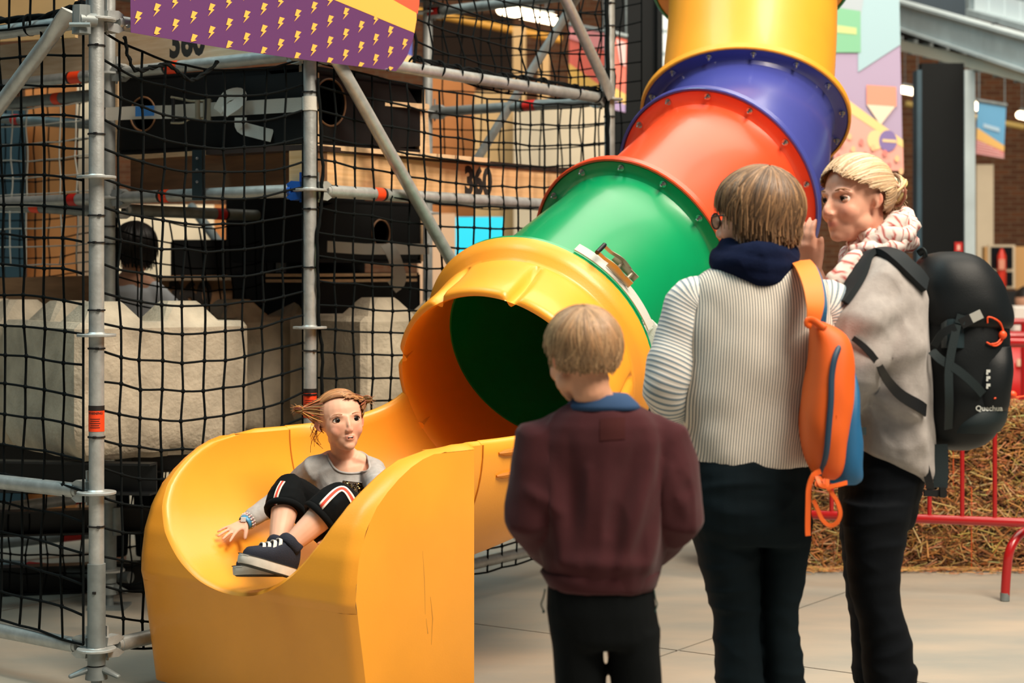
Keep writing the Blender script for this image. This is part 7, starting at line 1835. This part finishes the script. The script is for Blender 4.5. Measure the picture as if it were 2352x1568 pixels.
# the big black trekking pack
YK = YW2 - 0.02
def kw(x, y, dy=0.0): return W(x, y, YK + dy)
M_bk = mat('nylon_black', (6, 14, 18), 0.55, bump=0.06, bscale=300, var=0.2, vscale=6, spec=0.3); M_bk2 = mat('nylon_slate', (26, 38, 41), 0.6, bump=0.06, bscale=300, spec=0.3)
bp2 = thing('backpack', "large black trekking backpack on the blonde woman's back", 'backpack', kw(2200, 1030))
packpart('pack_body', [(668, 2098, 2292, 0.12), (700, 2092, 2305, 0.145), (760, 2088, 2308, 0.16), (840, 2092, 2308, 0.165), (900, 2098, 2302, 0.165), (950, 2102, 2294, 0.16), (990, 2112, 2276, 0.145), (1015, 2130, 2250, 0.12), (1028, 2155, 2222, 0.08)], YK, M_bk, bp2, fold=0.006)
packpart('lid', [(578, 2160, 2196, 0.05), (586, 2128, 2232, 0.10), (606, 2106, 2262, 0.135), (640, 2094, 2288, 0.155), (680, 2088, 2306, 0.165), (712, 2086, 2315, 0.168), (738, 2090, 2316, 0.165), (752, 2110, 2310, 0.15), (758, 2150, 2290, 0.12)], YK, M_bk, bp2, fold=0.005)
packpart('base_pocket', [(905, 2232, 2300, 0.13), (930, 2180, 2302, 0.15), (960, 2150, 2297, 0.16), (985, 2140, 2282, 0.15)], YK - 0.012, M_bk2, bp2, fold=0.005)
packpart('side_pocket', [(792, 2230, 2308, 0.13), (830, 2200, 2312, 0.155), (880, 2190, 2308, 0.165), (920, 2195, 2302, 0.16), (935, 2205, 2298, 0.15)], YK - 0.010, M_bk, bp2, fold=0.004)
def kfront(x, y, e=0.0):
    rows_ = [(668, 2098, 2292, 0.12), (760, 2088, 2308, 0.162), (840, 2092, 2308, 0.167), (900, 2098, 2302, 0.167), (950, 2102, 2294, 0.165), (1028, 2155, 2222, 0.08)]; ys = [r[0] for r in rows_]; xl = interp(y, ys, [r[1] for r in rows_]); xr = interp(y, ys, [r[2] for r in rows_]); hd = interp(y, ys, [r[3] for r in rows_]); c = (xl + xr) / 2; u = max(-0.97, min(0.97, (x - c) / ((xr - xl) / 2)))
    return kw(x, y, -hd * (1 - abs(u) ** 2.6) ** (1 / 2.6) - 0.022 - e)
def kstrap(pts, w, mt, e=0.0):
    m = MB(); ribbon(m, cat([kfront(x, y, e) for x, y in pts], 4), w, (0.1, -1, 0), 0.003); return m.build('compression_strap', mt, bp2, sharp=50)
kstrap([(2198, 745), (2180, 840), (2180, 920), (2178, 985)], 0.022, M_bk2); kstrap([(2196, 730), (2225, 735), (2262, 715)], 0.024, M_bk2); kstrap([(2140, 805), (2160, 825), (2200, 850), (2235, 880), (2258, 905)], 0.022, M_bk2); kstrap([(2145, 795), (2165, 765), (2195, 750)], 0.02, M_bk)
m = MB(); c = kfront(2242, 726, 0.006); dx_ = Vector((0.86, 0, 0.42)).normalized(); dz_ = Vector((-0.42, 0, 0.86)); m.box(c, (0.030, 0.010, 0.024), (dx_, Vector((0, 1, 0)), dz_)); bk_ = m.build('buckle', mat('buckle_grey', (176, 178, 172), 0.35), bp2); m = MB(); m.box(c - dx_ * 0.030, (0.030, 0.012, 0.028), (dx_, Vector((0, 1, 0)), dz_)); m.build('buckle_socket', M_blk, bk_)
PKT = bvh([o_ for o_ in bp2.children if o_.type == 'MESH'])
def kh(x, y, off=0.004): return hit(PKT, x, y, off, YK - 0.05)
# water bottle in the side pocket
m = MB(); b0_ = kfront(2188, 800, -0.050); b1_ = kfront(2187, 728, -0.040); m.tube([b0_, lerp(b0_, b1_, 0.8), b1_], [0.034, 0.034, 0.028], 18); bo = m.build('water_bottle', mat('bottle_grey', (40, 52, 56), 0.15), loc=b0_); tag(bo, 'dark water bottle in the side of the black backpack', 'bottle')
m = MB(); m.tube([b1_ - EZ * 0.002, b1_ + EZ * 0.022], 0.029, 18); m.build('cap', M_blk, bo)
# orange elastic cord with toggle, twice
M_cord = mat('cord_orange', (250, 84, 34), 0.5)
m = MB(); m.tube(cat([kh(x, y, 0.005) for x, y in ((2268, 742), (2270, 728), (2290, 735), (2302, 752), (2305, 772), (2297, 788), (2284, 794), (2266, 786))], 5), 0.0024, 6); m.tube(cat([kh(x, y, 0.007) for x, y in ((2282, 731), (2298, 742), (2303, 765), (2292, 786), (2276, 790))], 5), 0.0022, 6)
o = m.build('elastic_cord', M_cord, bp2, sharp=180); m = MB(); m.ell(kh(2303, 769, 0.010), (0.011, 0.009, 0.011), nu=14, nv=10); m.build('toggle', M_cord, o, sharp=180)
m = MB(); m.tube(cat([kh(2284, 915, 0.004), kw(2318, 902, -0.11), kw(2300, 925, -0.12), kw(2306, 900, -0.12), kw(2326, 912, -0.11), kw(2362, 908, -0.08)], 6), 0.0022, 6); o = m.build('elastic_cord', M_cord, bp2, sharp=180); m = MB(); m.ell(kw(2325, 906, -0.11), (0.012, 0.010, 0.010), nu=14, nv=10); m.build('toggle', M_cord, o, sharp=180)
# lettering
def klabel(txt, x, y, size, rot=0.0, col=(206, 212, 208), e=0.006):
    me = text_mesh(txt, size, bold=size * 0.02); c = kfront(x, y, e); off = root_off(bp2)
    for v in me.vertices:
        a = v.co.x * math.cos(rot) - v.co.y * math.sin(rot); b_ = v.co.x * math.sin(rot) + v.co.y * math.cos(rot)
        q = c + Vector((a, 0, b_)); px_ = CX + FPX * q.x / q.y; py_ = HY + FPX * (ZC - q.z) / q.y; v.co = kh(px_, py_, 0.002) - off
    me.update(); return link('lettering', me, mat('print_pale', col, 0.6), bp2, sharp=None)
klabel('Quechua', 2272, 938, 0.019)
for y, r_ in ((852, 0.010), (867, 0.010), (884, 0.011)):
    m = MB(); c = kh(2270, y, 0.002); m.box(c, (0.010, 0.002, 0.007)); m.box(c + Vector((-0.003, 0, -0.006)), (0.005, 0.002, 0.006)); m.build('printed_mark', mat('print_pale', (206, 212, 208), 0.6), bp2)
# shoulder straps lie on the cardigan; haul loop, hip belt
CGT = bvh([cgn])
def lay(pts, w, th, mt, nm, steps=5, off=0.008):
    P_ = []; N_ = []
    for p in cat(pts, steps):
        q, n_ = near(CGT, p, off); P_.append(q); N_.append(n_)
    for _ in range(3):
        P_ = [P_[0]] + [(P_[k - 1] + P_[k] * 2 + P_[k + 1]) / 4 for k in range(1, len(P_) - 1)] + [P_[-1]]; N_ = [N_[0]] + [(N_[k - 1] + N_[k] * 2 + N_[k + 1]).normalized() for k in range(1, len(N_) - 1)] + [N_[-1]]
    ww_ = [interp(k / (len(P_) - 1), [0, 0.3, 1], w) for k in range(len(P_))]
    m = MB(); ribbon(m, P_, ww_, N_, th); return m.build(nm, mt, bp2, sharp=50)
M_strap = mat('strap_charcoal', (22, 30, 34), 0.7, spec=0.3)
lay([kw(2112, 660, -0.14), kw(2085, 610, -0.16), kw(2055, 585, -0.14), kw(2015, 575, -0.10), kw(1975, 585, -0.12), kw(1945, 620, -0.18), kw(1925, 690, -0.20)], [0.05, 0.062, 0.055], 0.016, M_strap, 'shoulder_strap')
lay([kw(2112, 650, 0.10), kw(2092, 600, 0.12), kw(2066, 580, 0.12), kw(2030, 575, 0.14)], [0.05, 0.055, 0.05], 0.014, M_strap, 'shoulder_strap')
lay([kw(1960, 775, -0.24), kw(2010, 840, -0.24), kw(2060, 900, -0.22), kw(2100, 945, -0.17)], [0.014, 0.018, 0.034], 0.005, M_blk, 'lower_strap')
m = MB(); m.tube(cat([kw(2118, 600, 0.0), kw(2126, 588, -0.02), kw(2122, 575, -0.02), kw(2110, 582, 0.0)], 4), (0.004, 0.010), 8); m.build('haul_loop', M_bk2, bp2, sharp=180)
m = MB(); ribbon(m, cat([kw(2108, 1000, -0.12), kw(2118, 1040, -0.14), kw(2130, 1090, -0.15), kw(2138, 1125, -0.15)], 5), 0.020, (-0.2, -1, 0.0), 0.004); m.build('hip_belt', M_blk, bp2, sharp=50)
m = MB(); ribbon(m, cat([kw(2160, 1020, -0.12), kw(2162, 1070, -0.13), kw(2160, 1120, -0.14)], 5), 0.036, (-0.2, -1, 0.0), 0.008); m.build('hip_belt', M_bk2, bp2, sharp=50)
m = MB(); m.box(kw(2148, 1132, -0.15), (0.058, 0.012, 0.016)); m.box(kw(2165, 1130, -0.155), (0.016, 0.014, 0.026)); m.build('hip_buckle', M_blk, bp2)

# ---- youth standing inside the tower, mostly hidden by nets and blocks
ivh = Head(W(312, 574, 8.35), (0.2, 0.95, -0.1), (0.05, 0, 1), 0.215)
m = MB(); ivh.add(m); nb9 = ivh.P(0, -0.10, -0.62)
m.tube([ivh.P(0, -0.1, -0.2), nb9, nb9 - EZ * 0.05], [0.05, 0.045, 0.06], 12, round_ends=True)
m.tube([nb9 - EZ * 0.03, nb9 - EZ * 0.2, nb9 - EZ * 0.42, nb9 - EZ * 0.55], [(0.12, 0.06), (0.14, 0.085), (0.12, 0.08), (0.13, 0.09)], 18, up=(0, -1, 0), round_ends=True)
for sg in (-1, 1):
    m.tube([nb9 + Vector((sg * 0.10, 0, -0.06)), nb9 + Vector((sg * 0.16, 0, -0.12)), nb9 + Vector((sg * 0.19, 0, -0.33)), nb9 + Vector((sg * 0.18, 0.1, -0.52))], [0.045, 0.042, 0.035, 0.028], 12, round_ends=True)
    hand(m, nb9 + Vector((sg * 0.18, 0.1, -0.52)), (0, 0.3, -1), (sg, 0, 0.2), 0.15, (0.3, 0.3, 0.35, 0.4), 0.08, sg)
    fx = nb9.x + sg * 0.075; m.tube([Vector((fx, nb9.y, nb9.z - 0.52)), Vector((fx, nb9.y, 0.42)), Vector((fx, nb9.y + 0.01, 0.08))], [0.075, 0.055, 0.038], 12, round_ends=True); m.tube([Vector((fx, nb9.y, 0.05)), Vector((fx, nb9.y + 0.14, 0.03))], [0.036, 0.026], 10, round_ends=True)
inv = person('person', 'dark-haired visitor inside the tower, glimpsed behind the left net', m, 0.008, 2, ivh, (214, 160, 130), None, (nb9.x, nb9.y, 0))
m = MB(); m.tube([nb9 - EZ * 0.015, nb9 - EZ * 0.06, nb9 - EZ * 0.2, nb9 - EZ * 0.5, nb9 - EZ * 0.58], [(0.07, 0.05), (0.14, 0.075), (0.155, 0.10), (0.14, 0.095), (0.14, 0.095)], 20, up=(0, -1, 0))
for sg in (-1, 1): m.tube([nb9 + Vector((sg * 0.10, 0, -0.06)), nb9 + Vector((sg * 0.165, 0, -0.12)), nb9 + Vector((sg * 0.18, 0, -0.26))], [0.052, 0.055, 0.05], 12, round_ends=True)
garment('t_shirt', m, 0.009, 2, mat('tee_white', (214, 220, 226), 0.9), inv, 0.004, 9)
m = MB()
for sg in (-1, 1):
    fx = nb9.x + sg * 0.075; m.tube([Vector((fx * 0.6 + nb9.x * 0.4, nb9.y, nb9.z - 0.50)), Vector((fx, nb9.y, nb9.z - 0.65)), Vector((fx, nb9.y, 0.42)), Vector((fx, nb9.y + 0.01, 0.06))], [0.095, 0.092, 0.07, 0.055], 14)
garment('trousers', m, 0.009, 2, MATS['joggers_black'], inv, 0.004, 9)
m, surf, dr = hair(ivh, inv, (0.42, 0.48, 0.44), (0, -0.3, 1), wcover, 500, [(22, 17, 15), (34, 26, 22), (14, 12, 12)], 0.9, wid=0.012, lift=0.12, seed=61, drop=0.22, capcol=(18, 14, 12))
m.build('hair', M_hair, inv, sharp=180)
